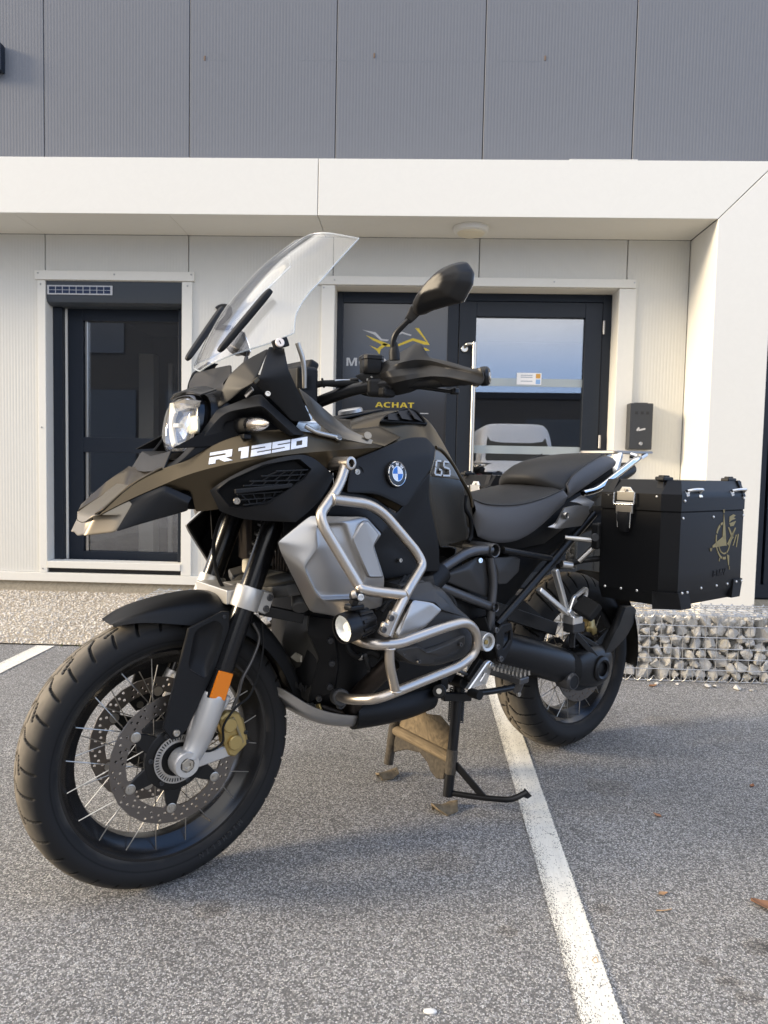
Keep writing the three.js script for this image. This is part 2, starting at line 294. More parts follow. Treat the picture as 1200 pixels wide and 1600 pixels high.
function sheet(x0, x1, z0, z1, y, nx, nz, uvs, tint) {
  const P = [], I = [], U = [], C = [];
  for (let j = 0; j <= nz; j++) for (let i = 0; i <= nx; i++) { const x = x0 + (x1 - x0) * i / nx, z = z0 + (z1 - z0) * j / nz; P.push([x, y, z]); U.push([x / uvs + 0.13 * Math.sin(z * 0.7), z / uvs]); C.push(tint ? tint(x, z) : [1, 1, 1]); }
  for (let j = 0; j < nz; j++) for (let i = 0; i < nx; i++) { const a = j * (nx + 1) + i; I.push(a, a + nx + 1, a + 1, a + 1, a + nx + 1, a + nx + 2); }
  const g = geo(P, I, U); g.setAttribute('color', new THREE.Float32BufferAttribute(C.flat(), 3)); return g;
}
{
  const stains = [[0.781, -1.516, 0.05, 0.4], [0.637, -1.460, 0.022, 0.5], [0.661, -1.402, 0.028, 0.5], [0.468, -1.630, 0.03, 0.62], [0.675, -1.360, 0.03, 0.6], [0.232, -1.533, 0.03, 0.72], [-0.428, -1.567, 0.05, 0.75], [-1.402, -3.248, 0.04, 0.55], [-0.663, -1.679, 0.06, 0.82], [0.657, -2.285, 0.09, 0.85], [0.120, -1.794, 0.08, 0.86], [1.082, -2.909, 0.12, 0.85]];
  const tint = (x, z) => {
    const a = fbm(x * 0.9 + 3, z * 0.9, 1, 4), b = fbm(x * 5 + 1, z * 5, 4, 4); let v = 0.86 + 0.36 * (a - 0.5) + 0.34 * (b - 0.5), w = [v, v, v];
    for (const [sx, sz, r, k] of stains) { const d = Math.hypot(x - sx, (z - sz) * 1.4) / r * (0.7 + 0.7 * fbm(x * 40, z * 40, 9, 3)); if (d < 1) { const f = k + (1 - k) * Math.min(1, d * d * 1.2); w = [w[0] * f, w[1] * f * 0.97, w[2] * f * 0.93]; } }
    return w;
  };
  const near = mergeGeometries([sheet(-4, -0.9, -6, 1, 0, 155, 350, 0.68, tint), sheet(1.3, 4, -6, 1, 0, 135, 350, 0.68, tint), sheet(-0.9, 1.3, -6, -2.6, 0, 110, 170, 0.68, tint), sheet(-0.9, 1.3, -1, 1, 0, 110, 100, 0.68, tint), sheet(-0.9, 1.3, -2.6, -1, 0, 340, 250, 0.68, tint)]);
  structure('ground', near, asphalt);
  const far = mergeGeometries([sheet(-120, -4, -120, 120, 0, 8, 8, 0.68), sheet(4, 120, -120, 120, 0, 8, 8, 0.68), sheet(-4, 4, 1, 120, 0, 2, 8, 0.68), sheet(-4, 4, -120, -6, 0, 2, 8, 0.68)]);
  structure('ground', far, asphalt);
}
// painted parking lines: worn paint whose edges and pits are eaten away
{
  const alpha = (side) => {   // 256 across the width, 2048 along it
    const w = 256, h = 2048, r = rng(77), gx = 42, gy = 1000, X = new Float32Array(gx * gy), Y = new Float32Array(gx * gy), Q = new Float32Array(gx * gy); for (let i = 0; i < gx * gy; i++) { X[i] = r(); Y[i] = r(); Q[i] = r(); }
    const d = new Uint8Array(w * h * 4);
    for (let j = 0; j < h; j++) for (let i = 0; i < w; i++) {
      const x = i / w * gx, y = j / h * gy, cx = Math.floor(x), cy = Math.floor(y); let b1 = 9, id = 0; for (let q = -1; q <= 1; q++) for (let p = -1; p <= 1; p++) { const k = Math.min(gy - 1, Math.max(0, cy + q)) * gx + Math.min(gx - 1, Math.max(0, cx + p)), e = Math.hypot(cx + p + X[k] - x, cy + q + Y[k] - y); if (e < b1) { b1 = e; id = k; } }
      const u = i / w, edge = Math.min(u, 1 - u), n = fbm(u * 2.5, j / h * 60, 3, 3), worn = side * 0.5 * Math.max(0, 1 - u * 2.4) * (0.4 + 1.2 * n) + 0.035 + 0.22 * Math.max(0, n - 0.55);
      const crack = Math.abs(fbm(u * 5 + 3, j / h * 140, 11, 3) - 0.5) < 0.006 && n > 0.42, a = edge < 0.02 + 0.035 * Q[id] || (Q[id] < worn && b1 < 0.62) || crack ? 0 : 255, o = (j * w + i) * 4; d[o] = d[o + 1] = d[o + 2] = a; d[o + 3] = 255;
    }
    const t = new THREE.DataTexture(d, w, h); t.magFilter = THREE.LinearFilter; t.minFilter = THREE.LinearMipmapLinearFilter; t.generateMipmaps = true; t.needsUpdate = true; return t;
  };
  const col = dataTex(512, (i, j) => { const v = 226 + 26 * (fbm(i * 0.012, j * 0.012, 1, 4) - 0.5) + 18 * (hash3(i, j, 9) - 0.5); return [v + 2, v, v - 7]; }, true);
  const line = (name, x0, x1, z0, z1, a) => { const m = new THREE.MeshStandardMaterial({ color: lin(0.98, 0.97, 0.93), map: col, alphaMap: a, alphaTest: 0.5, roughness: 0.75, bumpMap: aspH, bumpScale: 0.0007 }); m.bumpMap = aspH; const G = geo([[x0[0], 0.004, z0], [x0[1], 0.004, z0], [x1[1], 0.004, z1], [x1[0], 0.004, z1]], [0, 2, 1, 0, 3, 2], [[0, 0], [1, 0], [1, 1], [0, 1]]); structure(name, G, m); };
  line('painted_line', [0.375, 0.475], [0.318, 0.398], -3.5, -0.6, alpha(1));
  line('painted_line', [-2.012, -1.905], [-2.0, -1.895], -3.812, -1.6, alpha(0.3));
  line('painted_line', [2.74, 2.84], [2.68, 2.78], -3.5, -0.6, alpha(0.3));
}
// gravel bed along the wall
const [grC, grH] = stoneTex(1024, 10, 15, (a, b) => { const v = 168 + 70 * a; return [v, v * (0.96 - 0.03 * b), v * (0.88 - 0.07 * b)]; }, [138, 127, 111]);
{
  const m = new THREE.MeshStandardMaterial({ map: grC, bumpMap: grH, bumpScale: 0.003, roughness: 0.95, vertexColors: true });
  structure('gravel_bed', sheet(-8, 8, -5.6, -3.828, 0.008, 160, 30, 0.7, (x, z) => { const v = 0.85 + 0.3 * (fbm(x * 2, z * 2, 3, 4) - 0.5) * 2; return [v, v, v]; }), m);
  const r = rng(91), peb = new THREE.IcosahedronGeometry(1, 1), P = peb.attributes.position; for (let i = 0; i < P.count; i++) { const k = 1 + 0.25 * (vnoise(P.getX(i) * 1.7 + 5, P.getY(i) * 1.7, P.getZ(i) * 1.7) - 0.5) * 2; P.setXYZ(i, P.getX(i) * k, P.getY(i) * k * 0.65, P.getZ(i) * k); } peb.computeVertexNormals();
  const N = 26000, im = new THREE.InstancedMesh(peb, std(1, 1, 1, 0.9), N), M = new THREE.Matrix4(), q = new THREE.Quaternion(), e = new THREE.Euler();
  for (let i = 0; i < N; i++) {
    const x = -3.6 + 6.6 * Math.pow(r(), 1.25), z = -5.4 + 1.57 * r(), s = 0.0035 + 0.006 * r() * r(); e.set(r() * 0.8, r() * 6.3, r() * 0.8); q.setFromEuler(e);
    M.compose(new THREE.Vector3(x, 0.008 + s * 0.2, z), q, new THREE.Vector3(s, s, s)); im.setMatrixAt(i, M); const v = 0.38 + 0.4 * r(), w = r(); im.setColorAt(i, lin(v, v * (0.94 - 0.06 * w), v * (0.84 - 0.13 * w)));
  }
  im.name = 'gravel'; im.castShadow = im.receiveShadow = true; im.userData = { kind: 'stuff', label: 'small pale pebbles of the gravel bed along the wall', category: 'gravel' }; scene.add(im);
  // moss along the joint
  const mb = new THREE.ConeGeometry(1, 1, 4, 1), MN = 2600, mo = new THREE.InstancedMesh(mb, std(1, 1, 1, 0.95), MN);
  for (let i = 0; i < MN; i++) { const x = -1.74 + 0.6 * Math.pow(r(), 0.8) + (r() < 0.1 ? -0.2 * r() : 0), z = -3.832 + 0.022 * (r() - 0.5), s = 0.002 + 0.0025 * r(); e.set((r() - 0.5) * 0.8, r() * 6, (r() - 0.5) * 0.8); q.setFromEuler(e); M.compose(new THREE.Vector3(x, 0.008, z), q, new THREE.Vector3(s, s * (2 + 3 * r()), s)); mo.setMatrixAt(i, M); const k = r(); mo.setColorAt(i, lin(0.07 + 0.06 * k, 0.09 + 0.05 * k, 0.02 + 0.015 * k)); }
  mo.name = 'moss'; mo.castShadow = mo.receiveShadow = true; mo.userData = { kind: 'stuff', label: 'strip of green moss between asphalt and gravel', category: 'moss' }; scene.add(mo);
}

// ---------- building ----------
const grime = (base, amp, s, seed) => dataTex(512, (i, j) => { const t = 6.28318 / 512, v = fbm(3 + Math.cos(i * t) * s, 3 + Math.sin(i * t) * s + Math.cos(j * t) * s, Math.sin(j * t) * s + seed, 5) - 0.5, k = 255 * (1 + amp * v * 2) * base; return [k, k, k]; }, true);
const dirtMap = grime(0.98, 0.008, 7, 4);
const M = {};
M.white = std(0.75, 0.74, 0.685, 0.5, 0, { map: dirtMap });
M.wallLight = std(0.65, 0.645, 0.60, 0.5, 0, { map: dirtMap });
M.wallDark = std(0.142, 0.152, 0.172, 0.5, 0, { map: grime(0.97, 0.012, 7, 8) });
M.gap = std(0.03, 0.03, 0.032, 0.9);
M.alu = phy(0.012, 0.017, 0.026, 0.45, 0, { specularIntensity: 0.6 });
M.shutter = std(0.045, 0.055, 0.068, 0.4);
M.concrete = std(0.42, 0.38, 0.3, 0.92, 0, { map: grime(0.9, 0.14, 4, 2) });
M.glass = phy(1, 1, 1, 0.0, 0, { transmission: 1, thickness: 0, ior: 2.33 });
M.film = phy(0.042, 0.042, 0.044, 0.12, 0, { ior: 1.6 });
M.frost = phy(0.8, 0.86, 0.88, 0.5, 0, { transmission: 0.72, thickness: 0 });
M.steel = std(0.62, 0.61, 0.58, 0.3, 1);
M.screw = std(0.45, 0.45, 0.45, 0.4, 1);
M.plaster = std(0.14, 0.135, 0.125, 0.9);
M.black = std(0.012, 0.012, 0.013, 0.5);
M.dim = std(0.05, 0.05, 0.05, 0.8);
M.yellow = std(0.62, 0.46, 0.03, 0.45);
M.silverPrint = std(0.5, 0.5, 0.5, 0.4);
const B = (x0, x1, y0, y1, z0, z1, r = 0.003) => boxUV(rbox([(x0 + x1) / 2, (y0 + y1) / 2, (z0 + z1) / 2], [x1 - x0, y1 - y0, z1 - z0], r));
const pane = (x0, x1, y0, y1, z0, z1) => { const g = new THREE.BoxGeometry(x1 - x0, y1 - y0, z1 - z0); g.translate((x0 + x1) / 2, (y0 + y1) / 2, (z0 + z1) / 2); return g; };
const WZ = -5.44;
const bld = thing('commercial_building', 'modern commercial unit with light lower wall, dark upper cladding and white portal', 'building');
{
  // ribbed sandwich panels with a gap between neighbours
  const ribbed = (x0, x1, y0, y1) => {
    const P = [], I = [], p = 0.0235, d = 0.00032, g = 0.0028, U = [], n = Math.max(1, Math.round((x1 - x0) / p)), w = (x1 - x0) / n;
    const prof = [[x0, WZ - 0.03], [x0, WZ - 0.003], [x0 + 0.003, WZ]];
    for (let i = 0; i < n; i++) { const c = x0 + (i + 0.5) * w; prof.push([c - g * 1.7, WZ], [c - g, WZ - d], [c + g, WZ - d], [c + g * 1.7, WZ]); }
    prof.push([x1 - 0.003, WZ], [x1, WZ - 0.003], [x1, WZ - 0.03]);
    prof.forEach(([x, z]) => { P.push([x, y0, z], [x, y1, z]); U.push([x * 0.5, y0 * 0.5], [x * 0.5, y1 * 0.5]); });
    for (let i = 0; i + 1 < prof.length; i++) I.push(i * 2, i * 2 + 2, i * 2 + 3, i * 2, i * 2 + 3, i * 2 + 1);
    const g2 = geo(P, I, U); const top = geo([[x0, y0, WZ - 0.002], [x1, y0, WZ - 0.002], [x1, y0, WZ - 0.03], [x0, y0, WZ - 0.03], [x0, y1, WZ - 0.002], [x1, y1, WZ - 0.002], [x1, y1, WZ - 0.03], [x0, y1, WZ - 0.03]], [0, 1, 2, 0, 2, 3, 4, 6, 5, 4, 7, 6], Array(8).fill([0, 0]));
    return crease(mergeGeometries([g2, top]), 25);
  };
  const seams = [-6.02, -4.94, -3.86, -2.776, -1.687, -0.605, 0.4725, 1.55, 2.63, 3.71, 4.79], G = 0.003;
  for (let i = 0; i + 1 < seams.length; i++) part('cladding_panel', ribbed(seams[i] + G, seams[i + 1] - G, 2.72, 6.4), M.wallDark, bld);
  const low = (x0, x1, y0, y1) => part('wall_panel', ribbed(x0 + G, x1 - G, y0, y1), M.wallLight, bld);
  for (const [a, b] of [[-6.02, -4.94], [-4.94, -3.86], [-3.86, -2.776]]) low(a, b, 0.152, 2.70);
  low(-2.776, -1.687, 2.40, 2.70); low(-1.687, -0.605, 0.152, 2.70); low(-0.605, 0.4725, 2.39, 2.70); low(0.4725, 1.55, 2.39, 2.70); low(1.55, 2.0, 0.152, 2.70);
  part('wall_panel', ribbed(2.63, 4.79, 2.2, 2.72), M.wallLight, bld);
  // solid wall behind the panels, with openings for window and door
  const wall = (x0, x1, y0, y1) => B(x0, x1, y0, y1, WZ - 0.3, WZ - 0.028, 0.001);
  part('wall', merge(wall(-6.02, -2.78, 0, 6.4), wall(-1.735, -0.6, 0, 6.4), wall(1.5, 2.36, 0, 6.4), wall(-2.78, -1.735, 2.37, 6.4), wall(-0.6, 1.5, 2.36, 6.4), wall(2.36, 4.79, 2.25, 6.4), wall(-2.78, -1.735, 0, 0.19), wall(-0.6, 1.5, 0, 0.09)), M.gap, bld);
  part('plinth', merge(B(-6.02, -0.62, -0.05, 0.084, WZ - 0.027, WZ - 0.006), B(1.5, 4.79, -0.05, 0.084, WZ - 0.027, WZ - 0.006)), M.concrete, bld);
  part('base_trim', B(-6.02, -0.69, 0.084, 0.150, WZ - 0.026, WZ + 0.022), M.white, bld);
  part('base_trim', B(1.61, 2.0, 0.084, 0.150, WZ - 0.026, WZ + 0.022), M.white, bld);
  // projecting portal: fascia, soffit, pillar
  const FZ = -4.977, poly = (P) => { const g = plate(P.map(([x, y]) => [x, y, FZ]), { t: 0.03, b: 0.002 }); return boxUV(g); };
  part('fascia_panel', poly([[-6.02, 2.70], [-0.667, 2.70], [-0.667, 3.074], [-6.02, 3.074]]), M.white, bld);
  part('fascia_panel', poly([[-0.662, 2.70], [1.998, 2.70], [2.367, 3.074], [-0.662, 3.074]]), M.white, bld);
  part('pillar_panel', poly([[2.002, 2.697], [2.002, -0.02], [2.367, -0.02], [2.367, 3.066]]), M.white, bld);
  part('joint_strip', B(1.01, 1.46, 3.0741, 3.081, FZ - 0.2, FZ - 0.001), M.white, bld);
  part('fascia_cap', B(-6.02, 2.367, 3.0, 3.074, WZ + 0.002, FZ - 0.031, 0.001), M.white, bld);
  for (const [a, b] of [[-6.02, -2.776], [-2.773, -1.689], [-1.686, -0.667], [-0.663, 1.998]]) part('soffit_panel', B(a, b, 2.702, 2.72, WZ + 0.002, FZ - 0.031, 0.0015), M.white, bld);
  part('pillar_panel', B(2.0025, 2.02, -0.02, 2.70, WZ - 0.02, FZ - 0.031, 0.001), M.white, bld);
  part('pillar_panel', B(2.35, 2.367, -0.02, 3.0, WZ - 0.02, FZ - 0.031, 0.001), M.white, bld);
  // rust-streaked anchor marks on the dark cladding
  for (const [x, y] of [[-1.574, 3.98], [-0.33, 4.0], [0.9045, 3.984]]) part('anchor_hole', merge(B(x - 0.006, x + 0.006, y - 0.02, y + 0.012, WZ - 0.002, WZ + 0.004, 0.001)), std(0.16, 0.11, 0.075, 0.9), bld);
  for (const [x0, x1, y] of [[-1.53, -1.38, 3.965], [-0.9, -0.4, 3.962], [-0.28, 0.43, 3.955], [0.55, 0.88, 3.957]]) part('seam_line', B(x0, x1, y - 0.002, y + 0.002, WZ - 0.001, WZ + 0.0006, 0.0002), std(0.135, 0.148, 0.17, 0.6), bld);
  // glazed bay beside the pillar
  const bay = holder('window', bld);
  part('frame', merge(B(2.37, 4.7, 0.1, 0.2, WZ - 0.1, WZ + 0.01), B(2.372, 2.62, 0.2, 2.24, WZ - 0.1, WZ + 0.01), B(2.64, 2.76, 0.2, 2.24, WZ - 0.1, WZ + 0.01), B(4.5, 4.7, 0.2, 2.24, WZ - 0.1, WZ + 0.01)), M.alu, bay);
  part('pane', pane(2.76, 4.5, 0.2, 2.24, WZ - 0.06, WZ - 0.05), M.glass, bay);
}
// floor-length window with roller shutter
const FR = -5.61;
{
  const w = holder('window', bld);
  const L = -2.77, R = -1.733, T = 2.363, Bt = 0.235;
  part('trim', B(-2.846, -1.638, 2.363, 2.431, WZ + 0.0015, WZ + 0.024), M.white, w);
  part('trim', B(-2.831, L, 0.152, 2.361, WZ + 0.0015, WZ + 0.014), M.white, w);
  part('trim', B(R, -1.655, 0.152, 2.361, WZ + 0.0015, WZ + 0.014), M.white, w);
  part('reveal', merge(B(L - 0.006, L, 0.2, 2.363, FR - 0.02, WZ + 0.001, 0.001), B(R, R + 0.006, 0.2, 2.363, FR - 0.02, WZ + 0.001, 0.001), B(L, R, T - 0.004, T, FR - 0.02, WZ + 0.001, 0.001)), M.white, w);
  part('sill', merge(B(L + 0.004, R - 0.002, 0.188, 0.24, FR + 0.045, WZ + 0.02)), M.white, w);
  const sh = (() => { const P = [[WZ + 0.002, T - 0.006], [WZ + 0.002, 2.236], [WZ - 0.01, 2.205], [WZ - 0.045, 2.188], [FR + 0.02, 2.185], [FR + 0.02, T - 0.006]], s = new THREE.Shape(P.map(([z, y]) => new THREE.Vector2(-z, y))); const g = new THREE.ExtrudeGeometry(s, { depth: R - L - 0.004, bevelEnabled: false }); g.rotateY(Math.PI / 2); g.translate(L + 0.002, 0, 0); return crease(g, 40); })();
  part('shutter_box', sh, M.shutter, w);
  const sp = part('solar_panel', B(-2.758, -2.262, 2.257, 2.326, WZ + 0.002, WZ + 0.008, 0.001), std(0.55, 0.56, 0.58, 0.4, 0.3), w);
  { const gs = []; for (let i = 0; i < 9; i++) for (let j = 0; j < 2; j++) { const x = -2.744 + i * 0.0525, y = 2.266 + j * 0.027; gs.push(B(x, x + 0.047, y, y + 0.0235, WZ + 0.0081, WZ + 0.0095, 0.0005)); } gs.forEach((g) => part('solar_cell', g, std(0.03, 0.045, 0.09, 0.25), w)); }
  part('guide_rail', B(L + 0.002, L + 0.072, 0.24, 2.185, FR + 0.02, FR + 0.075), M.alu, w);
  part('guide_rail', B(R - 0.06, R - 0.002, 0.24, 2.185, FR + 0.02, FR + 0.075), M.alu, w);
  part('seal_strip', B(L + 0.074, L + 0.09, 0.24, 2.185, FR + 0.012, FR + 0.03), M.wallLight, w);
  part('frame', merge(B(L, -2.57, 0.2, 2.19, FR - 0.06, FR), B(-1.80, R, 0.2, 2.19, FR - 0.06, FR), B(-2.57, -1.80, 2.10, 2.19, FR - 0.06, FR - 0.001), B(-2.57, -1.80, 1.082, 1.2, FR - 0.06, FR - 0.001), B(-2.57, -1.80, 0.2, 0.30, FR - 0.06, FR - 0.001)), M.alu, w);
  part('frame', merge(B(-2.56, -2.54, 0.30, 1.082, FR - 0.035, FR - 0.02), B(-2.56, -2.54, 1.2, 2.1, FR - 0.035, FR - 0.02)), M.steel, w);
  part('pane', pane(-2.572, -1.798, 1.198, 2.102, FR - 0.045, FR - 0.038), M.glass, w);
  part('pane', pane(-2.572, -1.798, 0.298, 1.084, FR - 0.045, FR - 0.038), M.glass, w);
  for (const [x, y] of [[-2.82, 2.41], [-2.24, 2.405], [-1.66, 2.41], [-2.805, 2.33], [-2.805, 1.26], [-2.805, 0.18], [-1.69, 2.33]]) part('screw', bolt([x, y, WZ + 0.0145 + (y > 2.37 ? 0.01 : 0)], [0, 0, 1], 0.006, 0.004), M.screw, w);
}
// entrance door with lettered side light
{
  const d = holder('door', bld), L = -0.588, R = 1.497, T = 2.352;
  part('trim', B(-0.713, 1.613, 2.352, 2.415, WZ + 0.0015, WZ + 0.024), M.white, d);
  part('trim', B(-0.687, L, 0.09, 2.350, WZ + 0.0015, WZ + 0.014), M.white, d);
  part('trim', B(R, 1.62, 0.09, 2.350, WZ + 0.0015, WZ + 0.014), M.white, d);
  part('reveal', merge(B(L - 0.006, L, 0.09, T, FR - 0.02, WZ + 0.001, 0.001), B(R, R + 0.006, 0.09, T, FR - 0.02, WZ + 0.001, 0.001), B(L, R, T - 0.004, T, FR - 0.02, WZ + 0.001, 0.001)), M.white, d);
  const z1 = FR, z0 = FR - 0.07;
  part('frame', merge(B(L, -0.54, 0.09, T - 0.005, z0, z1), B(0.262, 0.345, 0.09, T - 0.005, z0, z1), B(1.43, R, 0.09, T - 0.005, z0, z1), B(-0.54, 0.262, 2.265, T - 0.005, z0, z1 - 0.001), B(0.345, 1.43, 2.29, T - 0.005, z0, z1 - 0.001), B(-0.54, 0.262, 0.09, 0.2, z0, z1 - 0.001)), M.alu, d);
  part('leaf_frame', merge(B(0.349, 0.478, 0.1, 2.285, z0 + 0.01, z1 + 0.008), B(1.3, 1.427, 0.1, 2.285, z0 + 0.01, z1 + 0.008), B(0.478, 1.3, 2.172, 2.285, z0 + 0.01, z1 + 0.007), B(0.478, 1.3, 0.1, 0.26, z0 + 0.01, z1 + 0.007)), M.alu, d);
  part('pane', pane(0.476, 1.302, 0.258, 2.174, FR - 0.03, FR - 0.022), M.glass, d);
  part('side_light', pane(-0.542, 0.264, 0.198, 2.267, FR - 0.03, FR - 0.018), M.film, d);
  for (const [a, b] of [[1.653, 1.713], [1.136, 1.197]]) part('frosted_strip', B(0.479, 1.299, a, b, FR - 0.0218, FR - 0.0205, 0.0003), M.frost, d);
  { const s = part('sticker', B(0.80, 0.988, 1.667, 1.756, FR - 0.0203, FR - 0.0193, 0.0003), std(0.8, 0.8, 0.8, 0.5), d); s; part('sticker_mark', B(0.945, 0.98, 1.715, 1.75, FR - 0.0192, FR - 0.0188, 0.0001), std(0.6, 0.32, 0.06, 0.5), d); part('sticker_mark', B(0.945, 0.98, 1.672, 1.708, FR - 0.0192, FR - 0.0188, 0.0001), std(0.25, 0.42, 0.7, 0.5), d); for (const y of [1.735, 1.72, 1.69]) part('sticker_mark', B(0.83, 0.92, y, y + 0.006, FR - 0.0192, FR - 0.0188, 0.0001), std(0.3, 0.34, 0.4, 0.5), d); }
  const hz = FR + 0.065; part('handle', merge(tube([[0.463, 0.75, hz], [0.463, 1.968, hz]], 0.0165), tube([[0.463, 1.955, hz], [0.40, 1.955, hz], [0.392, 1.925, FR + 0.002]], 0.0125, { fillet: 0.03 }), tube([[0.463, 0.8, hz], [0.40, 0.8, hz], [0.392, 0.8, FR + 0.002]], 0.0125, { fillet: 0.03 }), rod([0.392, 1.925, FR], [0.392, 1.925, FR + 0.03], 0.026)), M.steel, d);
  for (const y of [2.05, 1.19]) part('hinge', rod([1.437, y, FR + 0.018], [1.437, y + 0.1, FR + 0.018], 0.009), M.screw, d);
  for (const [x, y] of [[-0.67, 2.33], [-0.59, 2.385], [0.42, 2.385], [1.02, 2.39], [1.6, 2.39], [1.6, 1.31], [-0.65, 1.3]]) part('screw', bolt([x, y, WZ + 0.0145 + (y > 2.37 ? 0.01 : 0)], [0, 0, 1], 0.006, 0.004), M.screw, d);
  // printed sign on the side light: outline of a motorcycle, company name, a word below
  const pz = FR - 0.0178, flat = (P) => { const s = new THREE.Shape(P.map(([x, y]) => new THREE.Vector2(x, y))); const g = new THREE.ExtrudeGeometry(s, { depth: 0.0006, bevelEnabled: false }); g.translate(0, 0, pz); return g; };
  part('logo_piece', flat([[-0.367, 2.024], [-0.239, 1.977], [-0.173, 1.952], [-0.166, 1.937], [-0.2, 1.938], [-0.245, 1.956], [-0.31, 1.985]]), M.yellow, d);
  part('logo_piece', flat([[-0.338, 1.948], [-0.275, 1.922], [-0.225, 1.965], [-0.195, 1.955], [-0.245, 1.92], [-0.258, 1.878], [-0.275, 1.905]]), M.yellow, d);
  part('logo_piece', flat([[-0.133, 1.951], [-0.003, 2.006], [0.105, 1.977], [0.012, 2.082], [0.04, 2.082], [0.128, 1.955], [0.085, 1.958], [-0.003, 1.986], [-0.12, 1.94]]), M.yellow, d);
  part('logo_piece', flat([[0.06, 1.94], [0.1, 1.93], [0.129, 1.914], [0.08, 1.912], [0.05, 1.928]]), M.yellow, d);
  part('logo_piece', flat([[-0.3925, 2.064], [-0.29, 2.046], [-0.24, 1.995], [-0.187, 1.991], [-0.2, 1.98], [-0.25, 1.984], [-0.3, 2.028]]), M.silverPrint, d);
  part('logo_piece', flat([[-0.15, 2.03], [-0.086, 2.053], [-0.012, 2.03], [-0.02, 2.022], [-0.086, 2.04], [-0.14, 2.02]]), M.silverPrint, d);
  { const g = text('MOTO', 0.062, 0.0006, 1.28); g.translate(-0.355, 1.819, pz); part('lettering', plain(g), M.silverPrint, d); const a = text('ACHAT', 0.04, 0.0006, 1.7); a.translate(-0.132, 1.494, pz); part('lettering', plain(a), M.yellow, d); part('lettering', B(0.06, 0.13, 1.43, 1.436, pz, pz + 0.0006, 0.0002), M.silverPrint, d); }
}
// rooms behind the glass
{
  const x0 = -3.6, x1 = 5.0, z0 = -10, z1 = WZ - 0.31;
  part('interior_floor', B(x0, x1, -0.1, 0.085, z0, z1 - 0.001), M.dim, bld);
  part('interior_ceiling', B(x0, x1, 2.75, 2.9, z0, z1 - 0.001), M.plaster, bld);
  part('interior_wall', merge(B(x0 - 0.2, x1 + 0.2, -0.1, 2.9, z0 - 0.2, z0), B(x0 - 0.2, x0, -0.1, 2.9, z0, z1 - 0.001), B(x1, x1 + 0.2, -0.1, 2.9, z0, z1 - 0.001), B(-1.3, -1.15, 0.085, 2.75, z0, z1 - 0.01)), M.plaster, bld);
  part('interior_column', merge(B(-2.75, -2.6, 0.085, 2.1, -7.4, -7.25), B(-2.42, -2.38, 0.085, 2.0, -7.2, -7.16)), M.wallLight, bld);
}
whole('house_number', (() => { const g = text('2', 0.19, 0.012, 1.05); g.translate(-1.416, 2.107, WZ + 0.001); return plain(g); })(), M.black, 'black number two fixed to the light wall between window and door', 'house number');
{ const t = thing('ashtray_box', 'dark grey wall ashtray box with three slots beside the door', 'ashtray'); const m = std(0.03, 0.032, 0.035, 0.45);
  part('body', rbox([1.668, 1.347, WZ + 0.048], [0.168, 0.335, 0.09], 0.006), m, t);
  for (const x of [1.632, 1.672, 1.712]) part('slot', B(x - 0.011, x + 0.011, 1.434, 1.455, WZ + 0.09, WZ + 0.0945, 0.001), M.black, t);
  part('emblem', merge(beam([1.64, 1.315, WZ + 0.0935], [1.655, 1.338, WZ + 0.0935], 0.002, 0.012, [0, 1, 0]), beam([1.652, 1.318, WZ + 0.0935], [1.7, 1.33, WZ + 0.0935], 0.002, 0.012, [0, 1, 0])), M.silverPrint, t);
  part('lock', bolt([1.672, 1.222, WZ + 0.093], [0, 0, 1], 0.013, 0.004), M.screw, t); part('ash_lid', B(1.62, 1.715, 1.515, 1.52, WZ + 0.02, WZ + 0.08, 0.002), std(0.06, 0.06, 0.06, 0.4), t); }
{ const t = thing('ceiling_light', 'round cream ceiling light under the portal soffit', 'ceiling light'); const c = [0.388, 2.7015, -5.2]; part('housing', turned([[0, 0], [0.122, 0], [0.125, 0.012], [0.118, 0.035], [0.098, 0.04]], c, [0, -1, 0], 40), M.white, t); part('diffuser', turned([[0.1, 0.036], [0.09, 0.048], [0, 0.056]], c, [0, -1, 0], 40), std(0.72, 0.66, 0.5, 0.4), t); }
{ const t = thing('wall_lamp', 'small dark lamp housing fixed on the dark upper cladding', 'wall lamp'); part('housing', B(-3.3, -3.066, 3.86, 4.056, WZ + 0.001, WZ + 0.06, 0.006), M.alu, t); part('bracket', B(-3.25, -3.12, 3.9, 4.0, WZ - 0.001, WZ + 0.0005, 0.0002), M.alu, t); }

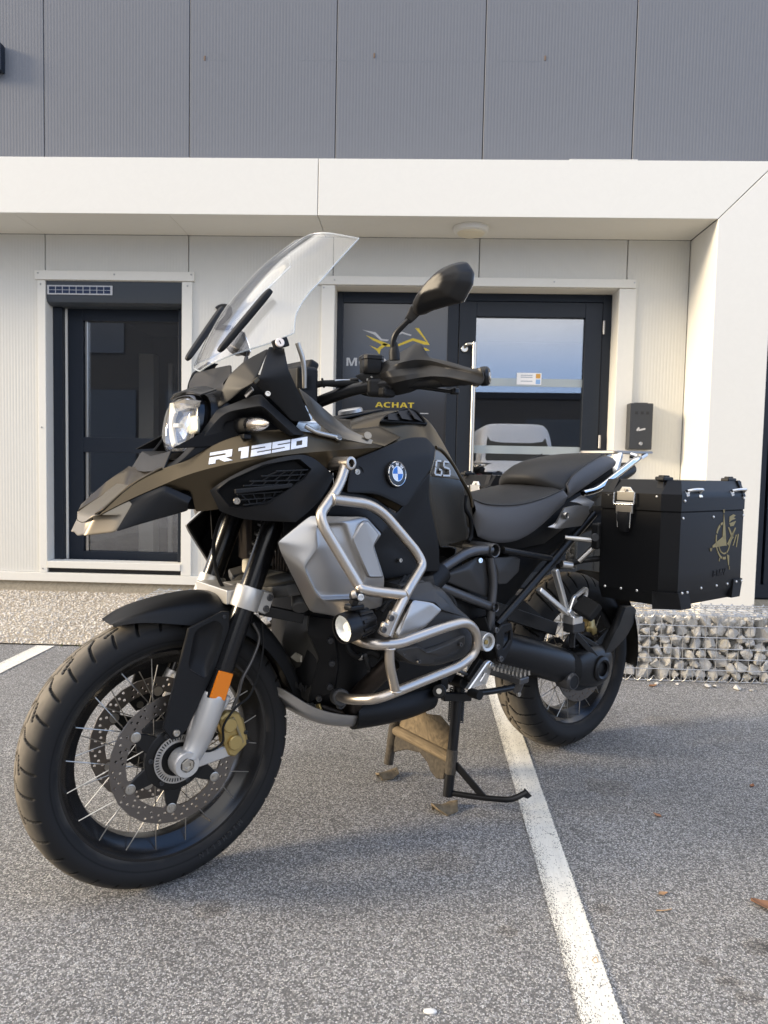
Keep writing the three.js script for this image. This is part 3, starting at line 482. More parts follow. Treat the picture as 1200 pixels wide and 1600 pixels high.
// ---------- gabion wall ----------
{
  const t = thing('gabion_wall', 'long low wire gabion filled with pale broken limestone', 'gabion wall'); const r = rng(404);
  const X0 = -1.335, X1 = 2.75, Z1 = -3.512, Z0 = -3.79, H = 0.325, pitch = 0.0535;
  const rock = (k) => { const P = []; const n = 11 + Math.floor(r() * 6); for (let i = 0; i < n; i++) { const u = r() * 2 - 1, a = r() * 6.283, s = Math.sqrt(1 - u * u), q = 0.85 + 0.15 * r(); P.push(new THREE.Vector3(s * Math.cos(a) * q, u * q, s * Math.sin(a) * q)); } let g = new ConvexGeometry(P); 
    const pp = g.attributes.position; const V = [], F = []; const map = new Map(); for (let i = 0; i < pp.count; i += 3) { F.push([0, 1, 2].map((j) => { const key = [pp.getX(i + j), pp.getY(i + j), pp.getZ(i + j)].map((v) => v.toFixed(4)).join(); if (!map.has(key)) { map.set(key, V.length); V.push([pp.getX(i + j), pp.getY(i + j), pp.getZ(i + j)]); } return map.get(key); })); }
    const S = new Map(); F.forEach((f) => f.forEach((a, q) => S.set(ek(a, f[(q + 1) % 3]), 0.75))); const o = subdivide(V, F, S, 1); o.V = o.V.map((v) => mul(v, 1 + 0.08 * (vnoise(v[0] * 3 + k * 9, v[1] * 3, v[2] * 3) - 0.5)));
    g = quads(o.V, o.F, 22); const Q = g.attributes.position, C = []; const warm = r(), base = 0.74 + 0.22 * r(); for (let i = 0; i < Q.count; i++) { const n1 = fbm(Q.getX(i) * 2 + k * 5, Q.getY(i) * 2, Q.getZ(i) * 2, 4), n2 = fbm(Q.getX(i) * 5 + k, Q.getY(i) * 5, Q.getZ(i) * 5 + 3, 3); const v = base * (0.62 + 0.75 * n1) * (0.8 + 0.4 * n2), w = warm * Math.max(0, n2 - 0.35) * 2; C.push(v, v * (0.985 - 0.1 * w), v * (0.95 - 0.32 * w)); } g.setAttribute('color', new THREE.Float32BufferAttribute(C, 3)); return boxUV(g); };
  const rm = new THREE.MeshStandardMaterial({ vertexColors: true, roughness: 0.9, map: grime(0.86, 0.22, 6, 3), bumpMap: grime(0.6, 0.5, 8, 6), bumpScale: 0.004 });
  const shapes = [...Array(22).keys()].map(rock), stones = [];
  // dense packing by relaxation, visible sections first
  const place = (xa, xb, n) => { const out = []; for (let i = 0; i < n; i++) out.push({ x: xa + (xb - xa) * r(), y: 0.03 + (H - 0.05) * r(), z: Z1 - 0.03 - 0.2 * r() * r(), s: 0.026 + 0.022 * r() * (r() < 0.3 ? 1.35 : 0.8) });
    for (let it = 0; it < 120; it++) { for (let i = 0; i < n; i++) for (let j = i + 1; j < n; j++) { const a = out[i], b = out[j], dx = a.x - b.x; if (Math.abs(dx) > 0.12) continue; const dy = a.y - b.y, dz = (a.z - b.z) * 1.1, d = Math.hypot(dx, dy, dz) || 1e-4, m = (a.s + b.s) * 0.9; if (d < m) { const k = (m - d) / d * 0.45; a.x += dx * k; b.x -= dx * k; a.y += dy * k; b.y -= dy * k; a.z += dz * k * 0.8; b.z -= dz * k * 0.8; } }
      for (const a of out) { a.y = Math.min(H - 0.004 - a.s * 0.75, Math.max(a.s * 0.75, a.y - 0.0006)); a.z = Math.min(Z1 - 0.006 - a.s * 0.92, Math.max(Z0 + a.s, a.z + 0.0012)); a.x = Math.min(xb, Math.max(xa, a.x)); } }
    return out; };
  stones.push(...place(0.82, 2.05, 420)); const seen = stones.length;
  const left = [...place(-1.3, 0.8, 480), ...place(2.07, 2.7, 160)];
  const near = (a) => (a.x > 0.9 && a.x < 2.0 && a.z > Z1 - 0.14) || (a.x < -0.2 && a.z > Z1 - 0.1 && a.y > 0.05);
  const all = [...stones, ...left]; let cnt = 0; const rest = [];
  const mk = (a, i) => { const m = new THREE.Matrix4().compose(new THREE.Vector3(a.x, a.y, a.z), new THREE.Quaternion().setFromEuler(new THREE.Euler(r() * 6, r() * 6, r() * 6)), new THREE.Vector3(a.s * (0.9 + 0.35 * r()), a.s * (0.8 + 0.3 * r()), a.s * (0.85 + 0.3 * r()))); return [shapes[Math.floor(r() * shapes.length)], m]; };
  all.forEach((a, i) => { const [g, m] = mk(a, i); if (near(a) && cnt < 300) { const o = part('stone', g, rm, t); o.applyMatrix4(m); cnt++; } else { const c = g.clone(); c.applyMatrix4(m); rest.push(c); } });
  part('stone_fill', mergeGeometries(rest), rm, t).userData.kind = 'stuff';
  const wm = std(0.48, 0.48, 0.47, 0.45, 0.85), wr = 0.0021, jit = () => (r() - 0.5) * 0.004;
  const wire = (a, b) => part('wire', sweep([a, lerp(a, b, 0.33), lerp(a, b, 0.66), b].map((p, i) => i % 3 ? add(p, [jit(), jit(), jit() * 0.5]) : p), wr, { seg: 6, cap: false }), wm, t);
  const nx = Math.round((X1 - X0) / pitch); for (let i = 0; i <= nx; i++) { const x = X0 + i * pitch + jit(); wire([x, 0.004, Z1], [x, H, Z1]); wire([x, H + wr, Z1], [x, H + wr, Z0]); }
  for (let j = 0; j <= 6; j++) wire([X0, 0.006 + j * pitch, Z1 + 2 * wr], [X1, 0.006 + j * pitch, Z1 + 2 * wr]);
  for (let j = 0; j <= 5; j++) { wire([X0, H + 2 * wr + 0.001, Z1 - j * pitch], [X1, H + 2 * wr + 0.001, Z1 - j * pitch]); wire([X0, 0.006 + j * pitch, Z1], [X0, 0.006 + j * pitch, Z0]); wire([X0, 0.004, Z1 - j * pitch], [X0, H, Z1 - j * pitch]); }
  for (let j = 0; j <= 6; j++) wire([X0, 0.006 + j * pitch, Z0], [X1, 0.006 + j * pitch, Z0]);
  for (let i = 0; i <= nx; i++) wire([X0 + i * pitch, 0.004, Z0], [X0 + i * pitch, H, Z0]);
  const helix = (y, z, rr) => { const P = []; const L = X1 - X0, turns = Math.round(L / pitch); for (let i = 0; i <= turns * 10; i++) { const a = i / 10 * 6.2832; P.push([X0 + i / 10 * L / turns, y + rr * Math.sin(a), z + rr * Math.cos(a)]); } return sweep(P, wr, { seg: 5, cap: false }); };
  part('spiral_binding', helix(H, Z1, 0.012), wm, t); part('spiral_binding', helix(0.015, Z1 + 0.004, 0.012), wm, t); part('spiral_binding', helix(H, Z0, 0.012), wm, t);
  // loose stones on the asphalt in front
  const loose = [[1.2, -3.44, 0.014], [1.43, -3.42, 0.02], [1.56, -3.4, 0.024], [1.47, -3.43, 0.013], [1.3, -3.45, 0.011], [1.62, -3.39, 0.012], [0.98, -3.47, 0.012]];
  loose.forEach(([x, z, s], i) => { const o = whole('loose_stone', shapes[i], rm, 'small pale stone lying on asphalt at the foot of the gabion', 'stone', 'loose stones by the gabion'); o.position.set(x, s * 0.45, z); o.scale.set(s, s * 0.6, s); o.rotation.y = i; });
}
// fallen leaves and grit
{
  const r = rng(31), leafG = (s, curl) => { const R = []; for (let i = 0; i <= 6; i++) { const u = i / 6, w = Math.sin(Math.PI * Math.pow(u, 0.8)) * 0.42 * (1 + 0.2 * Math.sin(u * 25)), row = []; for (let j = -2; j <= 2; j++) row.push([(u - 0.5) * s * 1.5, s * curl * (0.25 * j * j / 4 + 0.5 * (u - 0.5) ** 2) + 0.002, j / 2 * w * s]); R.push(row); } return rowSkin(R, { t: 0.0006, lv: 1, out: [0, 1, 0] }); };
  const put = (x, z, s, rot, c, l) => { const o = whole('fallen_leaf', leafG(s, 0.35 + r() * 0.4), std(...c, 0.8), l, 'leaf'); o.position.set(x, 0.001, z); o.rotation.y = rot; return o; };
  put(1.170, -3.409, 0.03, 0.4, [0.24, 0.12, 0.055], 'orange fallen leaf on asphalt near the gabion corner');
  put(0.851, -1.661, 0.04, 2.6, [0.19, 0.095, 0.05], 'large rust brown leaf lying beside a dark oil stain');
  put(1.131, -2.328, 0.016, 0.9, [0.26, 0.11, 0.05], 'small orange leaf alone on the open asphalt');
  put(0.750, -2.099, 0.018, 2.2, [0.3, 0.15, 0.08], 'small dull brown leaf lying beside the long white line');
  put(0.628, -1.696, 0.016, 0.3, [0.34, 0.2, 0.1], 'pale tan leaf with a twig beside it on asphalt');
  put(0.404, -1.445, 0.014, 1.2, [0.45, 0.3, 0.14], 'tiny yellow leaf lying on the white painted line');
  { const o = whole('twig', tube([[-0.018, 0.003, 0], [0, 0.004, 0.003], [0.02, 0.003, -0.002]], 0.0014, { smooth: true }), std(0.4, 0.26, 0.14, 0.8), 'thin straw coloured twig lying on open asphalt', 'twig'); o.position.set(0.607, 0, -1.630); o.rotation.y = 0.15; }
  { const o = whole('pebble', (() => { const g = new THREE.IcosahedronGeometry(1, 2); g.scale(0.013, 0.004, 0.007); return g; })(), std(0.62, 0.61, 0.58, 0.9), 'flat white pebble lying alone on asphalt', 'pebble'); o.position.set(0.060, 0.002, -1.285); }
}

// ---------- across the yard: what the glass mirrors ----------
{
  const h = thing('warehouse', 'long low dark warehouse across the yard', 'building'); const m = std(0.045, 0.042, 0.04, 0.7);
  part('wall', B(-14, 22, 0, 3.9, 0, 8), m, h); part('roof_edge', B(-14.1, 22.1, 3.9, 4.15, -0.1, 8.1), M.alu, h);
  for (let i = 0; i < 6; i++) part('shutter_door', B(-11 + i * 5.2, -7.6 + i * 5.2, 0.02, 3.1, -0.05, -0.005), M.shutter, h);
  h.position.set(0, 0, 18.5); h.rotation.y = 0.06;
  const h2 = thing('warehouse', 'tall dark clad hall standing across the yard beside the low warehouse', 'building');
  part('wall', B(-10, 7.6, 0, 11.2, 0, 9), std(0.05, 0.047, 0.043, 0.7), h2); part('roof_edge', B(-10.1, 7.7, 11.2, 11.5, -0.1, 9.1), M.alu, h2);
  for (let i = 0; i < 3; i++) { part('shutter_door', B(-6 + i * 4.2, -2.8 + i * 4.2, 0.02, 3.4, -0.06, -0.005), M.shutter, h2); part('window', B(-5.6 + i * 4.2, -3.2 + i * 4.2, 4.6, 5.8, -0.05, -0.005), M.film, h2); }
  h2.position.set(-10.5, 0, 12.5);
  const v = thing('van', 'white delivery van parked nose to the building across the yard', 'van'), w = std(0.8, 0.8, 0.8, 0.35), bl = M.black;
  const sec = [[0.35, 2.1], [0.55, 1.0], [0.95, 0.55], [1.05, 0.35], [1.85, -0.25], [2.25, -0.7], [2.32, -1.1]];
  const ring = (zz, k, y0) => [[-0.97 * k, y0, zz], [-1.0 * k, 1.1, zz], [-0.9 * k, 2.05, zz], [-0.72 * k, 2.25, zz], [0.72 * k, 2.25, zz], [0.9 * k, 2.05, zz], [1.0 * k, 1.1, zz], [0.97 * k, y0, zz]];
  const low = (zz, k, h) => [[-0.93 * k, 0.38, zz], [-0.98 * k, 0.7, zz], [-0.96 * k, h - 0.05, zz], [-0.8 * k, h, zz], [0.8 * k, h, zz], [0.96 * k, h - 0.05, zz], [0.98 * k, 0.7, zz], [0.93 * k, 0.38, zz]];
  part('body', body([low(-0.1, 0.9, 0.95), low(0.1, 0.98, 1.08), low(0.75, 1, 1.22), ring(1.45, 1, 0.38), ring(1.9, 1.02, 0.38), ring(4.9, 1.02, 0.38), ring(5.2, 0.98, 0.4)], { s: 1, lv: 2 }), w, v);
  part('windscreen', plate([[-0.84, 1.27, 0.72], [0.84, 1.27, 0.72], [0.74, 1.98, 1.3], [-0.74, 1.98, 1.3]], { t: 0.02, r: 0.06, n: [0, 0.62, -0.78] }), phy(0.01, 0.012, 0.013, 0.05), v);
  part('grille', B(-0.5, 0.5, 0.62, 0.85, -0.16, -0.06, 0.03), bl, v); part('bumper', B(-0.95, 0.95, 0.3, 0.6, -0.2, 0.25, 0.08), std(0.04, 0.04, 0.04, 0.6), v);
  for (const s of [-1, 1]) { part('headlight', rbox([s * 0.74, 0.88, -0.06], [0.34, 0.24, 0.12], 0.05), phy(0.7, 0.7, 0.7, 0.1, 0.5), v); part('mirror', rbox([s * 1.16, 1.4, 0.95], [0.2, 0.34, 0.12], 0.05), bl, v); for (const z of [0.85, 4.1]) { part('wheel', turned([[0.0, -0.1], [0.2, -0.1], [0.21, -0.13], [0.32, -0.12], [0.34, -0.06], [0.34, 0.06], [0.32, 0.12], [0.2, 0.12], [0, 0.08]], [s * 0.9, 0.34, z], [s, 0, 0], 32), bl, v); } }
  v.position.set(2.75, 0, 6.6);
}
// ---------- motorcycle: x runs to the tail, y up, z to its left side; front axle above x = 0 ----------
const moto = thing('adventure_motorcycle', 'black and brown adventure motorcycle with tall clear screen, crash bars and black side cases', 'motorcycle');
moto.position.set(-0.57625, -0.00000, -1.68100); moto.rotation.y = 0.69543;
const RX = 1.504, RYY = 0.3223, FY = 0.325;
const fineN = (s, amp, seed) => dataTex(512, (i, j) => { const k = 128 + amp * (hash3(i, j, seed) - 0.5) * 2 * 0.5 + amp * (fbm(i * s, j * s, seed, 3) - 0.5); return [k, k, k]; });
const grain = fineN(0.35, 110, 3), rough8 = dataTex(512, (i, j) => { const v = 205 + 70 * (fbm(i * 0.02, j * 0.02, 5, 5) - 0.5) + 24 * (hash3(i, j, 4) - 0.5); return [v, v, v]; });
const K = {};
K.plastic = phy(0.0075, 0.0077, 0.0083, 0.5, 0, { bumpMap: grain, bumpScale: 0.00008, specularIntensity: 0.55 });
K.guard = phy(0.012, 0.0115, 0.011, 0.42, 0, { specularIntensity: 0.7 });
K.satin = phy(0.006, 0.0062, 0.0068, 0.36, 0, { specularIntensity: 0.7 });
K.gloss = phy(0.007, 0.007, 0.008, 0.2);
K.deep = phy(0.004, 0.004, 0.0042, 0.7, 0, { specularIntensity: 0.35 });
K.brown = phy(0.08, 0.063, 0.04, 0.31, 0.85);
K.nose = phy(0.2, 0.175, 0.135, 0.4, 0.85);
K.tankSide = phy(0.04, 0.036, 0.029, 0.24, 0.5);
K.silver = std(0.42, 0.41, 0.395, 0.4, 0.9);
K.bar = std(0.52, 0.475, 0.42, 0.38, 1);
K.alloy = std(0.58, 0.57, 0.545, 0.4, 0.7);
K.brightAlloy = std(0.74, 0.73, 0.70, 0.3, 0.8);
K.chrome = std(0.78, 0.77, 0.74, 0.14, 1);
K.steel = std(0.5, 0.48, 0.44, 0.32, 1);
K.frame = std(0.105, 0.105, 0.108, 0.4, 0.75);
K.engine = std(0.045, 0.046, 0.048, 0.5, 0.5);
K.engineDark = phy(0.007, 0.007, 0.0075, 0.5, 0.2, { specularIntensity: 0.6 });
K.castGrey = std(0.085, 0.084, 0.08, 0.5, 0.5);
K.headPipe = std(0.045, 0.036, 0.03, 0.42, 0.8);
K.gold = std(0.42, 0.31, 0.12, 0.42, 0.65);
K.disc = std(0.17, 0.152, 0.135, 0.42, 0.9);
K.rubber = phy(0.009, 0.009, 0.009, 0.7, 0, { specularIntensity: 0.5 });
K.seatTop = phy(0.016, 0.0155, 0.015, 0.5, 0, { specularIntensity: 0.7, bumpMap: grain, bumpScale: 0.0004, sheen: 0.25, sheenRoughness: 0.6 });
K.seatSide = phy(0.085, 0.085, 0.089, 0.6, 0, { bumpMap: grain, bumpScale: 0.0004, sheen: 0.2, sheenRoughness: 0.7 });
K.caseBlack = phy(0.0055, 0.0057, 0.0063, 0.42, 0.2, { specularIntensity: 0.6 });
K.decalGold = std(0.30, 0.235, 0.10, 0.5, 0.4);
K.white = std(0.78, 0.8, 0.84, 0.4);
K.blue = std(0.012, 0.15, 0.55, 0.25);
K.orange = phy(0.9, 0.24, 0.012, 0.2, 0, { transmission: 0.15, thickness: 0 });
K.glass = phy(1, 1, 1, 0.0, 0, { transmission: 1, thickness: 0, ior: 1.5 });
K.mud = std(0.23, 0.175, 0.105, 0.92, 0, { map: grime(0.85, 0.3, 5, 12) });
K.mudDark = std(0.085, 0.07, 0.05, 0.85, 0, { map: grime(0.8, 0.35, 6, 13) });
const mirrorOf = (o, parent, name) => { const c = o.clone(); c.scale.z *= -1; c.position.z *= -1; if (name) c.name = name; parent.add(c); return c; };
const both = (name, g, m, parent = moto) => { const a = part(name, g, m, parent); return [a, mirrorOf(a, parent)]; };

// --- wheels ---
function tyreGeo(prof, circN, lat, groove, tint) {   // prof: half profile [z, r] from crown to bead
  const full = [...prof.slice(1).map(([z, r]) => [-z, r]).reverse(), ...prof], cv = new THREE.CatmullRomCurve3(full.map(([z, r]) => new THREE.Vector3(z, r, 0)), false, 'centripetal'), L = cv.getSpacedPoints(lat), pos = [], idx = [], col = [];
  const R0 = prof[0][1];
  for (let i = 0; i < circN; i++) {
    const a = i / circN * 2 * Math.PI;
    for (let j = 0; j <= lat; j++) {
      const z = L[j].x, r = L[j].y, q = L[Math.max(0, j - 1)], w = L[Math.min(lat, j + 1)], tx = w.x - q.x, tr = w.y - q.y, tl = Math.hypot(tx, tr) || 1; let d = groove(a * R0, z, r);
      const nz = -tr / tl * -1, nr = -tx / tl * -1;   // inward is opposite of outward normal
      const rr = r - d * Math.abs(tx / tl), zz = z - d * (tx ? 0 : 0) - d * Math.sign(z) * Math.abs(tr / tl) * 0.6;
      pos.push(rr * Math.cos(a), rr * Math.sin(a), zz); col.push(...tint(a * R0, z, r, d));
    }
  }
  const m = lat + 1; for (let i = 0; i < circN; i++) for (let j = 0; j < lat; j++) { const k = (i + 1) % circN; idx.push(i * m + j, k * m + j, k * m + j + 1, i * m + j, k * m + j + 1, i * m + j + 1); }
  const g = new THREE.BufferGeometry(); g.setAttribute('position', new THREE.Float32BufferAttribute(pos, 3)); g.setAttribute('color', new THREE.Float32BufferAttribute(col, 3)); g.setIndex(idx); g.computeVertexNormals(); return g;
}
const segD = (x, y, a, b) => { const dx = b[0] - a[0], dy = b[1] - a[1], t = Math.min(1, Math.max(0, ((x - a[0]) * dx + (y - a[1]) * dy) / (dx * dx + dy * dy))); return Math.hypot(x - a[0] - dx * t, y - a[1] - dy * t); };
function grooves(segs, pitch, n, wid, depth) {
  return (s, z) => { let D = 0; for (const side of [1, -1]) { const zz = z * side; if (zz < -0.004) continue; let u = (s + (side < 0 ? pitch / 2 : 0)) % pitch; for (const [a, b, w] of segs) for (const o of [-pitch, 0, pitch]) { const d = segD(u + o, zz, a, b); const ww = (w || 1) * wid; if (d < ww) D = Math.max(D, depth * Math.min(1, (ww - d) / ww * 2.2)); } } return D; };
}
const tyreMat = new THREE.MeshPhysicalMaterial({ vertexColors: true, roughness: 0.75, specularIntensity: 0.5, side: THREE.DoubleSide });
const tyreTint = (half) => (s, z, r, d) => { const a = Math.abs(z) / half, n = fbm(s * 9, z * 25, 3, 4), f = fbm(s * 60, z * 120, 7, 3); const dust = Math.max(0, Math.min(1, 1.25 - a * 1.35 + (n - 0.5) * 0.7)) * (d > 0.0008 ? 0.03 : 1), k = dust * (0.75 + 0.5 * f); return d > 0.0008 ? [0.004, 0.004, 0.004] : [0.014 + 0.15 * k, 0.014 + 0.13 * k, 0.0143 + 0.1 * k]; };
function spoked(w, o) {
  // rim
  part('rim', turned([[o.rr + 0.008, -o.hw - 0.003], [o.rr + 0.010, -o.hw], [o.rr + 0.006, -o.hw + 0.005], [o.rr - 0.006, -o.hw + 0.008], [o.rr - 0.016, -o.hw * 0.62], [o.rr - 0.030, -o.hw * 0.42], [o.rr - 0.033, 0], [o.rr - 0.030, o.hw * 0.42], [o.rr - 0.016, o.hw * 0.62], [o.rr - 0.006, o.hw - 0.008], [o.rr + 0.006, o.hw - 0.005], [o.rr + 0.010, o.hw], [o.rr + 0.008, o.hw + 0.003], [o.rr - 0.001, o.hw + 0.002], [o.rr - 0.010, o.hw - 0.007], [o.rr - 0.014, o.hw - 0.012], [o.rr - 0.022, o.hw * 0.60], [o.rr - 0.037, o.hw * 0.36], [o.rr - 0.039, 0], [o.rr - 0.037, -o.hw * 0.36], [o.rr - 0.022, -o.hw * 0.60], [o.rr - 0.014, -o.hw + 0.012], [o.rr - 0.010, -o.hw + 0.007], [o.rr - 0.001, -o.hw - 0.002], [o.rr + 0.008, -o.hw - 0.003]], [0, 0, 0], [0, 0, 1], 160), phy(0.006, 0.006, 0.0065, 0.24), w);
  part('hub', turned(o.hub, [0, 0, 0], [0, 0, 1], 40), K.engine, w);
  const sg = [];
  for (let i = 0; i < o.n; i++) {
    const side = i % 2 ? 1 : -1, pair = Math.floor(i / 2) % 2 ? 1 : -1, a = (i + 0.5 * side * 0.3) / o.n * 2 * Math.PI, b = a + pair * o.twist, ra = o.rr - 0.013, p = [ra * Math.cos(a), ra * Math.sin(a), side * (o.hw - 0.012)], q = [o.hr * Math.cos(b), o.hr * Math.sin(b), side * o.hz];
    part('spoke', sweep([p, q], 0.0013, { seg: 7 }), K.steel, w);
    part('nipple_bolt', bolt([(o.rr + 0.002) * Math.cos(a), (o.rr + 0.002) * Math.sin(a), side * (o.hw + 0.0005)], [0, 0, side], 0.0026, 0.0015), K.steel, w);
  }
}
function discGeo(ro, ri, holes, th) {
  const s = new THREE.Shape(); s.absarc(0, 0, ro, 0, 2 * Math.PI, false); const h = new THREE.Path(); h.absarc(0, 0, ri, 0, 2 * Math.PI, true); s.holes.push(h);
  for (const [r, a, hr] of holes) { const p = new THREE.Path(); p.absarc(r * Math.cos(a), r * Math.sin(a), hr, 0, 2 * Math.PI, true); s.holes.push(p); }
  const g = new THREE.ExtrudeGeometry(s, { depth: th, bevelEnabled: false, curveSegments: 12 }); g.translate(0, 0, -th / 2); return g;
}
function ringGeo(ro, ri, z0, z1, seg = 96) { return turned([[ri, z0], [ro, z0], [ro, z1], [ri, z1], [ri, z0]], [0, 0, 0], [0, 0, 1], seg); }
{
  const w = holder('front_wheel', moto); w.position.set(0, FY, 0);
  const pitch = 2 * Math.PI * 0.325 / 18;
  const gr = grooves([[[0.000, 0.006], [0.018, 0.020]], [[0.018, 0.020], [0.030, 0.052], 1.05], [[0.058, 0.012], [0.092, 0.022], 1.1], [[0.078, 0.028], [0.088, 0.054], 0.95], [[0.048, 0.001], [0.1, 0.004], 0.7]], pitch, 18, 0.0037, 0.005);
  part('tyre', tyreGeo([[0, 0.325], [0.018, 0.3235], [0.036, 0.3175], [0.05, 0.307], [0.0585, 0.294], [0.0612, 0.282], [0.058, 0.267], [0.052, 0.256], [0.047, 0.2505]], 1300, 84, (s, z, r) => r > 0.289 ? gr(s, z) : (r < 0.2615 && r > 0.2575 ? -0.0022 : r > 0.2675 && r < 0.2695 ? 0.0012 : 0), tyreTint(0.058)), tyreMat, w);
  spoked(w, { rr: 0.2455, hw: 0.044, n: 40, twist: 0.8, hr: 0.047, hz: 0.044, hub: [[0, -0.066], [0.028, -0.066], [0.03, -0.055], [0.052, -0.052], [0.053, -0.036], [0.036, -0.03], [0.032, 0], [0.036, 0.03], [0.053, 0.036], [0.052, 0.052], [0.03, 0.055], [0.028, 0.066], [0, 0.066]] });
  const hs = []; for (let i = 0; i < 60; i++) { const a = i / 60 * 2 * Math.PI, k = i % 5; hs.push([[0.145, 0.139, 0.1335, 0.128, 0.1225][k], a, 0.0034], [[0.128, 0.1225, 0.145, 0.139, 0.1335][k], a + 0.052, 0.0034]); }
  const dg = discGeo(0.1525, 0.116, hs.filter((_, i) => i % 2 === 0 || i % 4 === 1), 0.0045);
  for (const sd of [1, -1]) {
    const d = holder('front_brake_disc', moto); const r0 = part('rotor', dg, K.disc, d); d.position.set(0, FY, sd * 0.075);
    const arms = []; for (let i = 0; i < 6; i++) { const a = i / 6 * 2 * Math.PI + 0.42, P = (r, t) => [r * Math.cos(a + t), r * Math.sin(a + t), 0.004]; arms.push(plate([P(0.05, -0.36), P(0.072, -0.3), P(0.098, -0.16), P(0.113, -0.09), P(0.1145, 0.09), P(0.098, 0.16), P(0.072, 0.3), P(0.05, 0.36)], { t: 0.008, b: 0.0012 }));
      const c = [0.1165 * Math.cos(a), 0.1165 * Math.sin(a), 0]; part('bobbin', turned([[0, 0.0062], [0.0045, 0.0062], [0.005, 0.0045], [0.009, 0.0045], [0.0095, 0.0055], [0.0115, 0.005], [0.0115, -0.005], [0, -0.005]], c, [0, 0, sd], 24), K.steel, d);
      part('rotor_lug', plate([[0.107, -0.013], [0.118, -0.02], [0.1195, 0], [0.118, 0.02], [0.107, 0.013], [0.103, 0]].map(([r, t]) => { const b = a + t / 0.11; return [r * Math.cos(b), r * Math.sin(b), 0.0022]; }), { t: 0.0044, b: 0.0005 }), K.disc, d);
      part('carrier_bolt', bolt([0.062 * Math.cos(a + 0.52), 0.062 * Math.sin(a + 0.52), sd * 0.006], [0, 0, sd], 0.006, 0.004), K.engine, d); }
    part('carrier', merge(arms, turned([[0.04, -0.01], [0.073, -0.01], [0.0745, -0.006], [0.0745, 0.004], [0.07, 0.006], [0.04, 0.006], [0.04, -0.01]], [0, 0, 0], [0, 0, 1], 48)), K.satin, d);
  }
  const ab = holder('sensor_ring', moto); ab.position.set(0, FY, 0); const slots = []; for (let i = 0; i < 48; i++) { const a = i / 48 * 2 * Math.PI; slots.push([a]); }
  { const s = new THREE.Shape(); s.absarc(0, 0, 0.056, 0, 2 * Math.PI, false); const h = new THREE.Path(); h.absarc(0, 0, 0.039, 0, 2 * Math.PI, true); s.holes.push(h); for (const [a] of slots) { const p = new THREE.Path(), q = (r, t) => [r * Math.cos(a + t), r * Math.sin(a + t)]; p.moveTo(...q(0.0445, -0.032)); p.lineTo(...q(0.0445, 0.032)); p.lineTo(...q(0.053, 0.03)); p.lineTo(...q(0.053, -0.03)); s.holes.push(p); } const g = new THREE.ExtrudeGeometry(s, { depth: 0.0022, bevelEnabled: false, curveSegments: 48 }); g.translate(0, 0, 0.0855); part('toothed_ring', g, std(0.42, 0.4, 0.37, 0.45, 0.6), ab); part('ring_carrier', ringGeo(0.0555, 0.02, 0.080, 0.0845, 48), K.engineDark, ab); }
  part('axle', merge(rod([0, 0, -0.13], [0, 0, 0.1], 0.0125)), K.steel, w);
  { const gs = []; const word = 'MICHELIN'; [...word].forEach((ch, i) => { const g = text(ch, 0.0125, 0.0022); const a = -2.67 - (i - 3.5) * 0.06; g.translate(0, 0.2735, 0.0592); g.rotateZ(a); gs.push(plain(g)); }); part('sidewall_lettering', merge(gs), std(0.022, 0.022, 0.022, 0.7), w); }
}
{
  const w = holder('rear_wheel', moto); w.position.set(RX, RYY, 0); const pitch = 2 * Math.PI * 0.318 / 16;
  const gr = grooves([[[0.000, 0.010], [0.030, 0.030]], [[0.030, 0.030], [0.044, 0.076], 1.05], [[0.07, 0.016], [0.085, 0.05], 1.05], [[0.085, 0.05], [0.096, 0.08], 0.9], [[0.05, 0.002], [0.11, 0.010], 0.9]], pitch, 16, 0.0039, 0.0055);
  part('tyre', tyreGeo([[0, 0.318], [0.025, 0.3155], [0.05, 0.306], [0.07, 0.290], [0.082, 0.272], [0.0855, 0.258], [0.081, 0.243], [0.073, 0.231], [0.066, 0.2255]], 1200, 84, (s, z, r) => r > 0.266 ? gr(s, z) : (r < 0.2375 && r > 0.233 ? -0.0022 : 0), tyreTint(0.075)), tyreMat, w);
  spoked(w, { rr: 0.2205, hw: 0.063, n: 40, twist: 0.7, hr: 0.06, hz: 0.05, hub: [[0, -0.1], [0.05, -0.1], [0.055, -0.07], [0.068, -0.055], [0.068, -0.04], [0.05, -0.03], [0.045, 0], [0.05, 0.03], [0.068, 0.04], [0.068, 0.055], [0.05, 0.07], [0, 0.075]] });
  const hs = []; for (let i = 0; i < 54; i++) { const a = i / 54 * 2 * Math.PI, k = i % 3; hs.push([[0.13, 0.121, 0.112][k], a, 0.0034]); }
  const d = holder('rear_brake_disc', moto); d.position.set(RX, RYY, 0.082); part('rotor', discGeo(0.138, 0.1, hs, 0.005), K.disc, d); part('carrier', ringGeo(0.104, 0.05, -0.006, 0.001, 48), K.satin, d);
}
